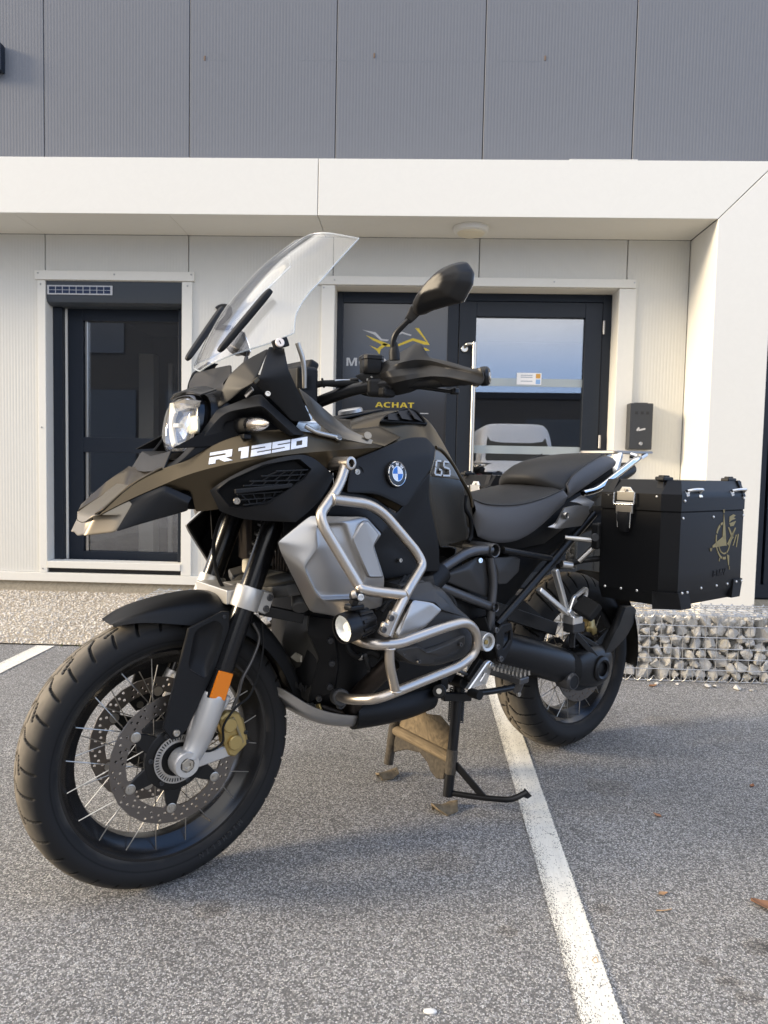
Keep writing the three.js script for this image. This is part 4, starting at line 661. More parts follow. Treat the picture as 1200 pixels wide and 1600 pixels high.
// --- fork ---
const fx = (y) => 0.0748 + 0.3836 * (y - 0.4605), fk = (y, z = 0.108) => [fx(y), y, z], fd = nrm([0.3836, 1, 0]);
{
  for (const sd of [1, -1]) {
    const f = holder('fork_leg', moto), Z = 0.108 * sd, p = (y) => [fx(y), y, Z];
    part('tube', rod(p(0.43), p(1.02), 0.0268, 32, 0.05), phy(0.0075, 0.0076, 0.0085, 0.24, 0.2), f);
    // cast foot: collar flowing into the axle clamp
    const U = [1, 0, 0], Wd = [0, 0, 1], ell = (x, y, a, b, tx) => ringOf([x, y, Z + (tx || 0) * sd], mul(nrm([1, -0.38, 0]), a), mul(Wd, b), 12);
    part('foot', body([ell(fx(0.473), 0.473, 0.0315, 0.0315), ell(fx(0.468), 0.468, 0.0345, 0.034), ell(fx(0.43), 0.43, 0.0345, 0.034), ell(fx(0.395), 0.395, 0.034, 0.033), ell(fx(0.378), 0.378, 0.033, 0.029), ell(0.033, 0.356, 0.029, 0.023, 0.004), ell(0.018, 0.335, 0.027, 0.02, 0.008)], { lv: 2, cap: 2 }), K.alloy, f);
    part('axle_clamp', turned([[0.0125, -0.022], [0.027, -0.022], [0.0305, -0.018], [0.0305, 0.018], [0.028, 0.022], [0.0165, 0.022], [0.0165, 0.012], [0.0125, 0.012]], [0.004, FY, Z + 0.004 * sd], [0, 0, sd], 36), K.alloy, f);
    part('axle_bolt', merge(turned([[0, 0.024], [0.007, 0.024], [0.008, 0.028], [0.0145, 0.028], [0.0165, 0.024], [0.0165, 0.006], [0, 0.006]], [0.004, FY, Z], [0, 0, sd], 6), turned([[0.012, 0.02], [0.021, 0.02], [0.022, 0.018], [0.022, 0.01]], [0.004, FY, Z], [0, 0, sd], 32)), K.steel, f);
    const arm = (P, t, z = 0) => plate(P.map(([x, y]) => [x, y, Z + (z + t / 2) * sd]), { t, b: 0.003, r: 0.006 });
    part('caliper_bracket', (arm([[0.0, 0.305], [0.03, 0.297], [0.13, 0.308], [0.142, 0.322], [0.13, 0.335], [0.08, 0.333], [0.035, 0.338], [0.01, 0.345]], 0.018, -0.014)), K.alloy, f); part('caliper_bracket', (arm([[0.06, 0.40], [0.085, 0.392], [0.118, 0.43], [0.128, 0.452], [0.11, 0.458], [0.09, 0.44], [0.05, 0.432]], 0.016, -0.016)), K.alloy, f);
    // caliper
    const c = holder('brake_caliper', moto); const q = (P, z0, z1, b = 0.004) => plate(P.map(([x, y]) => [x, y, sd > 0 ? z1 : -z0]), { t: z1 - z0, b, r: 0.005 });
    part('caliper_body', merge(q([[0.096, 0.405], [0.115, 0.418], [0.145, 0.412], [0.158, 0.385], [0.168, 0.33], [0.135, 0.305], [0.118, 0.312], [0.104, 0.35]], 0.083, 0.108), q([[0.108, 0.40], [0.15, 0.40], [0.16, 0.335], [0.125, 0.32]], 0.042, 0.068)), K.gold, c);
    part('bridge', merge(q([[0.142, 0.40], [0.158, 0.395], [0.172, 0.335], [0.156, 0.332]], 0.05, 0.104, 0.003)), K.gold, c);
    part('cylinder_cap', merge(rod([0.118, 0.388, sd * 0.105], [0.118, 0.388, sd * 0.118], 0.017, 24), rod([0.132, 0.343, sd * 0.105], [0.132, 0.343, sd * 0.118], 0.018, 24)), K.gold, c);
    part('name_plate', beam([0.126, 0.405, sd * 0.1105], [0.152, 0.338, sd * 0.1105], 0.006, 0.009, [0, 0, sd]), std(0.24, 0.2, 0.12, 0.5, 0.3), c);
    part('bleed_bolt', merge(bolt([0.16, 0.36, sd * 0.104], [0.4, 0, sd], 0.005, 0.008), bolt([0.166, 0.335, sd * 0.1], [0.4, 0, sd], 0.005, 0.008)), K.engine, c);
    // reflector
    const R = [fk(0.522, 0.142), fk(0.522, 0.142), fk(0.466, 0.142)]; const e = [fx(0.52), 0.52], g = [fx(0.466), 0.466];
    part('reflector', plate([[e[0] - 0.02, e[1] + 0.012, 0.139 * sd], [e[0] + 0.016, e[1] - 0.002, 0.139 * sd], [g[0] + 0.016, g[1] - 0.008, 0.139 * sd], [g[0] - 0.022, g[1] + 0.006, 0.139 * sd]], { t: 0.008, b: 0.002, r: 0.003 }), K.orange, f);
    part('reflector_base', plate([[e[0] - 0.022, e[1] + 0.014, 0.134 * sd], [e[0] + 0.018, e[1] - 0.001, 0.134 * sd], [g[0] + 0.018, g[1] - 0.010, 0.134 * sd], [g[0] - 0.025, g[1] + 0.006, 0.134 * sd]], { t: 0.012, b: 0.002 }), K.satin, f);
    // bridge clamp
    const cl = (y, r) => ringOf([fx(y), y, Z], mul(nrm([1, -0.3836, 0]), r), [0, 0, r], 24);
    const C = holder('fork_clamp', moto); const t1 = 0.718, t0 = 0.662, tilt = (P) => P;
    part('collar', turned([[0.0272, 0], [0.0335, 0], [0.0345, 0.003], [0.0345, 0.05], [0.0335, 0.053], [0.0272, 0.053]], fk(0.664, Z), fd, 40), K.alloy, C);
    const rr = nrm([1, -0.3836, 0]); const at = (y, d) => [fx(y) + rr[0] * d, y + rr[1] * d];
    part('clamp_ear', plate([[...at(0.716, 0.0), Z + sd * 0.022], [...at(0.716, 0.05), Z + sd * 0.022], [...at(0.708, 0.058), Z + sd * 0.022], [...at(0.674, 0.058), Z + sd * 0.022], [...at(0.666, 0.05), Z + sd * 0.022], [...at(0.666, 0), Z + sd * 0.022]], { t: 0.044, b: 0.003 }), K.alloy, C);
    for (const y of [0.704, 0.678]) part('clamp_bolt', bolt([...at(y, 0.046), Z + sd * 0.022], [0, 0, sd], 0.0085, 0.003), K.frame, C);
  }
  part('fork_bridge', merge(beam([fx(0.69) - 0.02, 0.69, -0.09], [fx(0.69) - 0.02, 0.69, 0.09], 0.05, 0.035), rbox([fx(0.69) + 0.04, 0.69, 0], [0.09, 0.04, 0.06], 0.01)), K.alloy, moto);
  part('lower_yoke', merge(beam([fx(1.0), 1.0, -0.11], [fx(1.0), 1.0, 0.11], 0.07, 0.035)), K.engine, moto);
  // brake hoses and sensor cable
  part('brake_hose', tube([[0.19, 0.62, 0.085], [0.205, 0.585, 0.09], [0.185, 0.535, 0.095], [0.155, 0.49, 0.1], [0.145, 0.455, 0.1], [0.13, 0.42, 0.1]], 0.0042, { smooth: true }), std(0.09, 0.085, 0.08, 0.4, 0.6), moto);
  part('sensor_cable', tube([[0.21, 0.62, 0.095], [0.21, 0.55, 0.1], [0.17, 0.45, 0.11], [0.13, 0.43, 0.118], [0.1, 0.39, 0.115], [0.1, 0.35, 0.11], [0.07, 0.335, 0.108], [0.035, 0.345, 0.1]], 0.0028, { smooth: true }), K.rubber, moto);
  part('brake_hose', tube([[0.2, 0.95, 0.06], [0.14, 0.9, 0.04], [0.11, 0.82, 0.035], [0.12, 0.74, 0.03], [0.15, 0.68, 0.03]], 0.0045, { smooth: true }), K.rubber, moto);
}
// --- front mudguard ---
{
  const m = holder('front_mudguard', moto);
  // [angle from the axle (deg, 90 = straight up, >90 ahead), crown radius, side drop, half width]
  const S = [[112.5, 0.3445, -0.008, 0.040], [106, 0.352, 0.002, 0.062], [96, 0.363, 0.030, 0.074], [84, 0.374, 0.054, 0.08], [73, 0.391, 0.068, 0.083], [62, 0.388, 0.058, 0.082], [48, 0.379, 0.042, 0.078], [32, 0.374, 0.036, 0.075], [18, 0.371, 0.03, 0.070], [11, 0.370, 0.022, 0.062]];
  const R = S.map(([a, r, d, h]) => { const t = a * Math.PI / 180, p = (rr, z) => [rr * Math.cos(t), FY + rr * Math.sin(t), z]; return [p(r - d - 0.012, -h - 0.001), p(r - d * 0.35, -h * 0.9), p(r - 0.001, -h * 0.5), p(r, 0), p(r - 0.001, h * 0.5), p(r - d * 0.35, h * 0.9), p(r - d - 0.012, h + 0.001)]; });
  const [V, F] = rows(R); const sh = []; for (let i = 0; i < 9; i++) { sh.push([i * 7 + 1, i * 7 + 8, 1], [i * 7 + 5, i * 7 + 12, 1]); }
  part('shell', skin(V, F, { t: 0.003, lv: 2, edge: 2, sharp: sh, out: [0, 1, 0] }), K.plastic, m);
  for (const sd of [1, -1]) {
    const P = (L, z) => L.map(([x, y]) => [x, y, z * sd]);
    const hole = [[0.028, 0.627], [0.076, 0.645], [0.094, 0.630], [0.088, 0.590], [0.052, 0.512], [0.012, 0.543]];
    part('side_stay', plate(P([[0.012, 0.634], [0.094, 0.664], [0.112, 0.662], [0.113, 0.628], [0.1, 0.575], [0.062, 0.5], [0.012, 0.405], [-0.008, 0.386], [-0.026, 0.384], [-0.047, 0.415]], 0.118), { t: 0.007, b: 0.002, holes: [P(fillet2(hole.map(([x, y]) => [x, y, 0.118]), 0.014).map((q) => [q[0], q[1]]), 0.118)] }), K.plastic, m);
    const [V2, F2] = [fillet2(P(hole, 0.116), 0.014), []]; const c = [0.058, 0.585, 0.106 * sd], n = V2.length, ins = V2.map((v) => [...lerp(v, c, 0.35).slice(0, 2), 0.106 * sd]);
    part('stay_recess', skin([...V2, ...ins, c], [...Array(n).keys()].flatMap((k) => [[k, (k + 1) % n, n + (k + 1) % n, n + k], [n + k, n + (k + 1) % n, 2 * n]]), { t: 0, lv: 1, out: [0, 0, sd] }), K.plastic, m);
    part('stay_bolt', bolt([-0.017, 0.4, 0.118 * sd], [0, 0, sd], 0.0085, 0.006), K.steel, m);
    part('stay_bolt', bolt([0.098, 0.652, 0.118 * sd], [0, 0, sd], 0.005, 0.003), K.engine, m);
  }
}
// --- beak ---
const fairing = {};
{
  const b = holder('beak', moto);
  const ins = skin([...[[-.1883,.8721,0],[-.1884,.8749,.033],[-.1808,.8928,0],[-.1795,.891,.0605],[-.0815,.9548,0],[-.0942,.9571,.05]]], [[0, 1, 3, 2], [2, 3, 5, 4]], { t: 0.004, lv: 2, s: 0, edge: 1.5, mirror: true, out: [0, 1, 0], sharp: [[2, 3, 1]] });
  part('nose_insert', ins, K.nose, b);
  part('nose', skin([...[[-.1956,.8422,0],[-.194,.8492,.0355],[-.1883,.8713,0],[-.1883,.8746,.035],[-.1788,.8803,.058],[-.1962,.848,.053],[-.1458,.8584,.105],[-.1323,.8928,.098],[-.1795,.8903,.0605],[-.1719,.8926,.08],[-.1151,.9239,.094],[-.1092,.9172,.1]]], [[0, 1, 3, 2], [1, 5, 4, 3], [5, 6, 7, 4], [4, 7, 9, 8], [7, 11, 10, 9], [6, 11, 7]], { t: 0.004, lv: 3, s: 2.1, mirror: true, out: [-1, 0.3, 0] }), K.nose, b);
  for (const sd of [1, -1]) {
    const g = holder('beak_side', moto); g.scale.z = sd;
    const V = [...[[-.1461,.8585,.106],[-.1095,.9168,.101],[-.0529,.9467,.131],[-.004,.9184,.15],[.0003,.9017,.137],[-.0963,.8743,.116],[-.1155,.9237,.095],[-.0479,.9588,.124],[.0067,.9326,.145],[-.1341,.8907,.1]]];
    part('black_panel', skin(V, [[0, 1, 2, 5], [5, 2, 3, 4], [1, 6, 7, 2], [2, 7, 8, 3]], { t: 0.004, lv: 3, s: 2.1 }), K.plastic, g);
  }
  for (const sd of [1, -1]) {
    const g = holder('side_fairing', moto); g.scale.z = sd;
    const R = [[...[[-.1591,.9078,.08],[-.1057,.959,.083],[-.0443,.9973,.108]]], [...[[-.1723,.8932,.082],[-.1166,.9256,.095],[-.0483,.96,.125]]], [...[[-.168,.8902,.08],[-.1172,.9207,.09],[-.0444,.9551,.118]]]];
    R[0].push(...[[.0028,1.0091,.118],[.0395,1.0386,.13],[.1129,1.0783,.158],[.2284,1.0947,.188],[.3137,1.0787,.21]], ...[[.4778,1.0619,.225]]); R[1].push(...[[-.0103,.9813,.15],[.0513,1.0021,.178],[.115,1.0172,.205],[.1992,1.0309,.228],[.2597,1.039,.24]], ...[[.4477,1.0558,.246]]); R[2].push(...[[.0066,.9445,.138],[.0222,.8984,.13],[.0671,.9072,.172],[.1828,.9698,.2],[.2693,.9948,.226]], ...[[.3909,1.0172,.226]]);
    const [V, F] = rows(R), sh = []; for (let i = 0; i < 8; i++) sh.push([9 + i, 10 + i, 2]);
    fairing[sd] = part('brown_panel', skin(V, F, { t: 0.004, lv: 3, sharp: sh.map(([a, b]) => [a, b, 3]), edge: 2, out: [0, 0.3, 1] }), K.brown, g);
  }
  part('valley_panel', skin([...[[-.1666,.9062,-.082],[-.1099,.9592,-.083],[-.0476,.9976,-.108],[-.0361,.9883,0],[-.0777,.9502,-.03],[-.1309,.9284,-.045],[-.1778,.8952,-.062],[-.0823,.9536,0]]].map((p) => [p[0], p[1], -p[2]]), [[0, 1, 5, 6], [1, 2, 4, 5], [2, 3, 7, 4]], { t: 0.004, lv: 2, s: 1.6, mirror: true, out: [0, 1, 0] }), K.brown, b);
  part('bridge', skin([[-0.05, 0.984, 0], [-0.045, 0.99, 0.104], [-0.034, 1.022, 0], [-0.022, 1.034, 0.092], [0.03, 1.02, 0], [0.035, 1.036, 0.09]], [[0, 1, 3, 2], [2, 3, 5, 4]], { t: 0.006, lv: 2, s: 1.6, mirror: true, out: [0, 1, 0] }), K.plastic, b);
}
// model lettering: blocky italic figures laid on the fairing
{
  const c = holder('model_lettering', moto), H = 1;
  const G = { R: [[[0, 0], [0.28, 0], [0.28, 0.3], [0.42, 0.3], [0.66, 0], [1.02, 0], [0.7, 0.36], [0.95, 0.36], [0.95, 1], [0, 1], [0, 0.74], [0.68, 0.74], [0.68, 0.58], [0, 0.58]]], 1: [[[0.28, 0], [0.95, 0], [0.95, 1], [0, 1], [0, 0.72], [0.28, 0.72]]], 2: [[[0, 0], [1, 0], [1, 0.27], [0.3, 0.27], [0.3, 0.38], [1, 0.38], [1, 1], [0, 1], [0, 0.74], [0.7, 0.74], [0.7, 0.63], [0, 0.63]]], 5: [[[0, 0], [1, 0], [1, 0.63], [0.3, 0.63], [0.3, 0.74], [1, 0.74], [1, 1], [0, 1], [0, 0.38], [0.7, 0.38], [0.7, 0.27], [0, 0.27]]], 0: [[[0, 0], [1, 0], [1, 1], [0, 1]], [[0.32, 0.27], [0.32, 0.73], [0.68, 0.73], [0.68, 0.27]]] };
  const far = [[.0647,1.0045,.1],[.328,1.0546,.1],[.0683,1.0315,.1],[.329,1.0796,.1]], near = [[-.0249,1.0046,.3],[.2045,1.0482,.3],[-.0218,1.0281,.3],[.2055,1.07,.3]], bil = (q, u, v) => lerp(lerp(q[0], q[1], u), lerp(q[2], q[3], u), v), out = [-0.2, 0.4, 0.9];
  const ray = new THREE.Raycaster(), probe = new THREE.Mesh(fairing[1].geometry, new THREE.MeshBasicMaterial({ side: THREE.DoubleSide }));
  const at = (u, v) => { const a = bil(near, u, v), d = subv(bil(far, u, v), a); ray.set(v3(a), v3(d).normalize()); const hit = ray.intersectObject(probe)[0]; return hit ? add(hit.point.toArray(), mul(nrm(out), 0.0014)) : lerp(a, bil(far, u, v), 0.5); };
  const dense = (q) => q.flatMap((a, i) => { const b = q[(i + 1) % q.length], k = 4; return [...Array(k).keys()].map((j) => [a[0] + (b[0] - a[0]) * j / k, a[1] + (b[1] - a[1]) * j / k]); });
  for (const [ch, x0, x1] of [['R', 0.0, 0.225], ['1', 0.275, 0.385], ['2', 0.405, 0.61], ['5', 0.62, 0.81], ['0', 0.822, 1.0]]) { const map = (q) => dense(q).map(([a, b]) => at(x0 + (x1 - x0) * a, b)); const P = map(G[ch][0]), B3 = basis(P); part('character', plate(P, { t: 0.002, b: 0.0003, n: B3.n, holes: G[ch].slice(1).map(map) }), K.white, c); }
}
// --- headlight surround and cockpit ---
for (const sd of [1, -1]) {
  const g = holder('headlight_surround', moto); g.scale.z = sd;
  const R = [[...[[-.0381,.9984,.095],[-.0072,1.0164,.103],[.0409,1.0728,.11]], ...[[.0769,1.1299,.115],[.1095,1.1465,.14],[.1474,1.167,.165],[.1597,1.1666,.175],[.1834,1.1406,.185],[.2636,1.0795,.2]]],
    [...[[-.0319,.9959,.107],[-.0054,1.0094,.117],[.0411,1.0653,.127]], ...[[.0797,1.123,.137],[.1064,1.1292,.168],[.1427,1.1394,.2],[.1502,1.136,.206],[.1896,1.1011,.214],[.2223,1.0772,.216]]],
    [...[[.0253,1.0053,.112],[.0435,1.0273,.128],[.0732,1.0498,.13]], ...[[.0887,1.1008,.135],[.134,1.1176,.145],[.1615,1.1208,.165],[.1699,1.1174,.17],[.1952,1.0876,.19],[.2205,1.0726,.2]]]];
  const [V, F] = rows(R), sh = []; for (let i = 0; i < 8; i++) sh.push([9 + i, 10 + i, 2]);
  part('arch', skin(V, F, { t: 0.006, lv: 3, sharp: sh.map(([a, b]) => [a, b, 2.3]), edge: 2.3, out: [0, 0.3, 1] }), K.plastic, g);
  part('inner_panel', skin([...[[-.0274,1.0393,.12],[.0934,1.1063,.125],[.1749,1.1299,.145],[.235,1.0723,.185],[.1268,1.0515,.15]]], [[0, 1, 2, 4], [4, 2, 3]], { t: 0.004, lv: 1, s: 1 }), K.deep, g);
}
{
  for (const sd of [1, -1]) {   // indicators
    const g = holder('indicator', moto); g.scale.z = sd; const x = 0.125, y = 1.0955;
    part('stalk', body([ringOf([x, y, 0.125], [0.016, 0, 0], [0, 0.022, 0], 8, 3), ringOf([x, y, 0.15], [0.016, 0, 0], [0, 0.02, 0], 8, 3), ringOf([x, y, 0.178], [0.013, 0, 0], [0, 0.016, 0], 8, 3)], { lv: 1 }), K.rubber, g);
    const rs = [[0.176, 0.016, 0.014], [0.195, 0.022, 0.0185], [0.22, 0.023, 0.0185], [0.245, 0.016, 0.013], [0.262, 0.006, 0.006], [0.266, 0.002, 0.002]];
    part('lens', body(rs.map(([z, a, b]) => ringOf([x, y, z], [a, 0, 0], [0, b, 0], 12)), { lv: 1, cap: 0 }), K.glass, g);
    part('lamp_reflector', body(rs.slice(0, 5).map(([z, a, b]) => ringOf([x + 0.004, y, z], [a * 0.75, 0, 0], [0, b * 0.8, 0], 10)), { lv: 1, cap: 0 }), std(0.75, 0.66, 0.56, 0.22, 0.9), g);
    part('rib', rbox([x, y - 0.026, 0.155], [0.02, 0.012, 0.04], 0.003), K.plastic, g);
  }
  const h = holder('headlight', moto); h.position.x = 0.048; const cx = 0.0, cy = 1.098;
  const ring = (x, a, b, dy = 0, n = 20) => ringOf([x, cy + dy, 0], [0, 0, a], [0.28 * b * 0.55, b, 0], n, 2.7);
  part('housing', body([ring(0.02, 0.1, 0.074), ring(0.06, 0.104, 0.078), ring(0.12, 0.09, 0.07), ring(0.14, 0.06, 0.05)], { lv: 1, s: 0.5 }), K.satin, h);
  part('bezel', (() => { const a = [ring(0.005, 0.098, 0.073), ring(-0.012, 0.098, 0.073), ring(-0.014, 0.091, 0.067), ring(0.01, 0.088, 0.064)]; return rowSkin(a, { closed: true, t: 0, lv: 1, s: 0.8, out: [-1, 0, 0] }); })(), K.gloss, h);
  part('cover_glass', body([ring(-0.004, 0.092, 0.068), ring(-0.018, 0.089, 0.065), ring(-0.026, 0.074, 0.053), ring(-0.028, 0.03, 0.022)], { lv: 2, cap: 0 }), phy(1, 1, 1, 0, 0, { transmission: 1, thickness: 0, ior: 1.45 }), h);
  part('lamp_back', body([ring(0.004, 0.088, 0.064), ring(0.03, 0.085, 0.06)], { lv: 1, s: 1 }), K.deep, h);
  const hx = -0.048, sh = (P, dx = 0) => P.map((p) => [p[0] + hx + dx, p[1], p[2]]);
  part('light_bar', plate(sh([[.036,1.1517,-.0636],[.036,1.1518,-.0418],[.036,1.1268,-.0269],[.036,1.1121,-.0415],[.036,1.0944,-.0467],[.036,1.0736,-.0378],[.036,1.0529,-.0262],[.036,1.0442,-.0477],[.036,1.0638,-.0629],[.036,1.1003,-.0701]]), { t: 0.008, b: 0.002, n: [-1, 0, 0.2] }), std(0.80, 0.74, 0.58, 0.35), h);
  part('light_bar', plate(sh([[.036,1.1019,-.0414],[.036,1.1007,-.0082],[.036,1.0919,-.0081],[.036,1.0916,-.0413]]), { t: 0.008, b: 0.002, n: [-1, 0, 0.2] }), std(0.7, 0.68, 0.6, 0.35), h);
  part('chrome_facet', skin(sh([...[[.03,1.1502,-.0233],[.04,1.1297,-.0184],[.036,1.1342,.0487],[.044,1.1312,.0934],[.034,1.1443,.1249],[.026,1.1531,.0602]]]), [[0, 1, 2, 5], [5, 2, 3, 4]], { t: 0.004, lv: 2, s: 2, out: [-1, 0.3, 0] }), K.chrome, h);
  part('chrome_facet', skin(sh([...[[.048,1.0948,-.0413],[.036,1.1169,.0238],[.04,1.1165,.0393],[.04,1.0721,.0335],[.036,1.0622,.0244],[.04,1.0835,-.018]]]), [[0, 1, 2, 3], [0, 3, 4, 5]], { t: 0.004, lv: 2, s: 2, out: [-1, 0, 0.3] }), K.chrome, h);
  part('chrome_facet', skin(sh([...[[.034,1.0502,-.0159],[.044,1.0581,-.0145],[.04,1.0595,.0462],[.044,1.0688,.0793],[.034,1.0512,.0909],[.03,1.0418,.0518]]]), [[0, 1, 2, 5], [5, 2, 3, 4]], { t: 0.004, lv: 2, s: 2, out: [-1, -0.3, 0] }), K.chrome, h);
  part('projector_lens', body([sh([[.046,1.1175,.0249],[.046,1.1193,.0948],[.046,1.0709,.0984],[.046,1.0726,.0254]]), sh([[.032,1.1125,.0647],[.032,1.1136,.1213],[.032,1.0721,.1247],[.032,1.0735,.0651]]), sh([[.026,1.1037,.0942],[.026,1.1048,.1266],[.026,1.0787,.1298],[.026,1.0797,.0945]])], { lv: 2, s: 0.6 }), std(0.86, 0.83, 0.66, 0.18, 0.2), h);
  part('reflector_bowl', turned([[0.004, 0.030], [0.016, 0.024], [0.028, 0.010], [0.034, 0], [0.035, -0.003]], [0.006, cy, -0.058], [1, 0.1, 0], 28), std(0.12, 0.12, 0.12, 0.15, 1), h);
  part('visor', rowSkin([[[-0.01, cy + 0.078, 0], [-0.008, cy + 0.076, 0.05], [0.0, cy + 0.066, 0.092]], [[0.03, cy + 0.094, 0], [0.03, cy + 0.092, 0.05], [0.035, cy + 0.08, 0.1]]].map((r) => [...r.slice(1).map((p) => [p[0], p[1], -p[2]]).reverse(), ...r]), { t: 0.004, lv: 2, s: 0.6, out: [0, 1, 0] }), K.satin, h);
  part('clip', rbox([-0.02, cy - 0.075, -0.015], [0.012, 0.016, 0.026], 0.003), K.alloy, h);
  part('clip', rbox([0.01, cy - 0.005, -0.108], [0.022, 0.07, 0.012], 0.004), std(0.6, 0.55, 0.45, 0.4, 0.4), h);
  part('clip', rbox([-0.005, cy - 0.09, 0.045], [0.05, 0.02, 0.05], 0.006), K.satin, h);
}
{
  const c = holder('cockpit_fairing', moto);
  part('centre_panel', skin([...[[.0979,1.166,0],[.098,1.1637,.057],[.0889,1.1339,.09],[.1155,1.2026,0],[.0987,1.1927,.1],[.109,1.214,.118],[.1297,1.2412,0],[.117,1.2364,.1],[.0972,1.1801,.11],[.1275,1.2422,.15]]], [[0, 1, 4, 3], [3, 4, 5, 7, 6], [1, 2, 8, 4]], { t: 0.005, lv: 3, s: 2, mirror: true, out: [-1, 0.6, 0] }), K.plastic, c);
  for (const sd of [1, -1]) {
    const g = holder('side_wing', moto); g.scale.z = sd;
    part('cheek', skin([...[[.089,1.1334,.09],[.0953,1.1804,.104],[.1059,1.2113,.118],[.1291,1.2425,.148],[.1767,1.2736,.172],[.1361,1.2015,.192],[.1303,1.1902,.188],[.1158,1.1764,.165],[.1064,1.1541,.13]]], [[0, 1, 7, 8], [1, 2, 6, 7], [2, 3, 5, 6], [3, 4, 5]], { t: 0.004, lv: 3, s: 2 }), K.plastic, g);
    part('wing', skin([...[[.1788,1.2775,.17],[.2156,1.277,.178],[.2067,1.2236,.212],[.1398,1.1985,.198],[.1832,1.1527,.185],[.2304,1.109,.192],[.1394,1.1872,.184]], ...[[.2775,1.1107,.204],[.2104,1.2756,.185]]], [[0, 1, 8, 2, 3], [3, 2, 7, 5, 4, 6]], { t: 0.004, lv: 3, s: 2.2 }), K.plastic, g);
    part('trim_clip', bolt([.1682,1.1672,.186], [-0.3, 0.2, 1], 0.007, 0.005), K.steel, g);
    part('brace', beam([.131,1.1607,.15], [.1393,1.1792,.17], 0.006, 0.012), K.steel, g);
    part('wing_edge', beam([.1262,1.1877,.2], [.1372,1.1985,.2], 0.004, 0.01), K.brown, g);
  }
  part('display', merge(rbox([0.33, 1.22, 0], [0.03, 0.11, 0.2], 0.008, [0, 0, -0.4]), rbox([0.29, 1.2, 0.12], [0.06, 0.09, 0.09], 0.01)), K.plastic, c);
  part('cockpit_core', body([ringOf([0.12, 1.16, 0], [0, 0, 0.09], [0, 0.04, 0], 8, 4), ringOf([0.2, 1.17, 0], [0, 0, 0.15], [0, 0.07, 0], 8, 4), ringOf([0.28, 1.15, 0], [0, 0, 0.16], [0, 0.07, 0], 8, 4)], { lv: 1 }), K.deep, c);
  part('mirror_stay', tube([[0.27, 1.19, 0.18], [0.262, 1.25, 0.185], [0.246, 1.292, 0.184]], 0.006, { smooth: true }), K.steel, c);
  part('switch_pod', rbox([.2857,1.2049,.14], [0.045, 0.055, 0.05], 0.01), K.plastic, c);
  part('lock_badge', merge(rod([.1941,1.2844,.192], add([.1941,1.2844,.192], [-0.002, 0.001, 0.006]), 0.0105, 28)), std(0.78, 0.7, 0.64, 0.35, 0.3), c);
  part('lock_slot', beam(add([.1918,1.2879,.192], [-0.002, 0.001, 0.0068]), add([.1963,1.2804,.192], [-0.002, 0.001, 0.0068]), 0.0015, 0.002), K.deep, c);
  part('screen_mount', beam([.1816,1.2779,.185], [.2175,1.2916,.188], 0.012, 0.022), K.plastic, c);
}
// --- windscreen ---
{
  const w = holder('windscreen', moto), N = 18, Mz = 8;
  const C = [[0.0866, 1.2299], [0.118, 1.30], [0.165, 1.385], [0.222, 1.46], [0.285, 1.53], [0.362, 1.597]], E = [[0.2307, 1.3142, 0.192], [0.2415, 1.3592, 0.182], [0.2732, 1.4083, 0.178], [0.312, 1.45, 0.176], [0.36, 1.503, 0.172], [0.428, 1.5746, 0.166]];
  const cc = new THREE.CatmullRomCurve3(C.map(([x, y]) => new THREE.Vector3(x, y, 0))), ce = new THREE.CatmullRomCurve3(E.map((e) => v3(e)));
  const top = [], bot = [], T = 0.004;
  const pt = (u, s) => { const a = cc.getPoint(u), e = ce.getPoint(u), k = Math.abs(s), q = Math.pow(k, 2.1); const bow = 0.010 * Math.sin(Math.PI * Math.min(1, k * 1.15)) * (1 - u * 0.5); return [a.x + (e.x - a.x) * q - bow * 0.4, a.y + (e.y - a.y) * q + bow, s * e.z]; };
  const R = []; for (let i = 0; i <= N; i++) { const row = []; for (let j = -Mz; j <= Mz; j++) row.push(pt(i / N, j / Mz)); R.push(row); }
  part('screen', rowSkin(R, { t: T, lv: 1, edge: 0.8, out: [-1, 0.5, 0], deg: 60 }), phy(1, 1, 1, 0.0, 0, { transmission: 1, thickness: 0, ior: 1.56 }), w);
  { const edge = []; for (let i = 0; i <= 24; i++) edge.push(pt(0, -1 + i / 12)); for (let i = 1; i <= 24; i++) edge.push(pt(i / 24, 1)); for (let i = 1; i <= 24; i++) edge.push(pt(1, 1 - i / 12)); for (let i = 1; i <= 24; i++) edge.push(pt(1 - i / 24, -1)); part('screen_edge', sweep(edge.map((q) => add(q, [0.001, -0.002, 0])), 0.002, { seg: 8, cap: false }), phy(0.8, 0.84, 0.86, 0.1, 0, { transmission: 0.7, thickness: 0 }), w); }
  for (const sd of [1, -1]) { const g = holder('screen_vent', moto); g.scale.z = sd; const a = [.1041,1.2552,.09], b = [.2155,1.405,.1235], off = [-0.012, 0.010, 0.004], d = nrm(subv(b, a));
    part('vent_bar', body([[a, 0.5], [lerp(a, b, 0.04), 0.9], [lerp(a, b, 0.5), 1], [lerp(a, b, 0.92), 1], [b, 0.75]].map(([p, k]) => ringOf(add(p, off), mul(nrm(crossv(d, [0, 0, 1])), 0.009 * k), mul([0, 0, 1], 0.0125 * k), 8, 4)), { lv: 2, s: 0.6 }), K.plastic, g); }
}
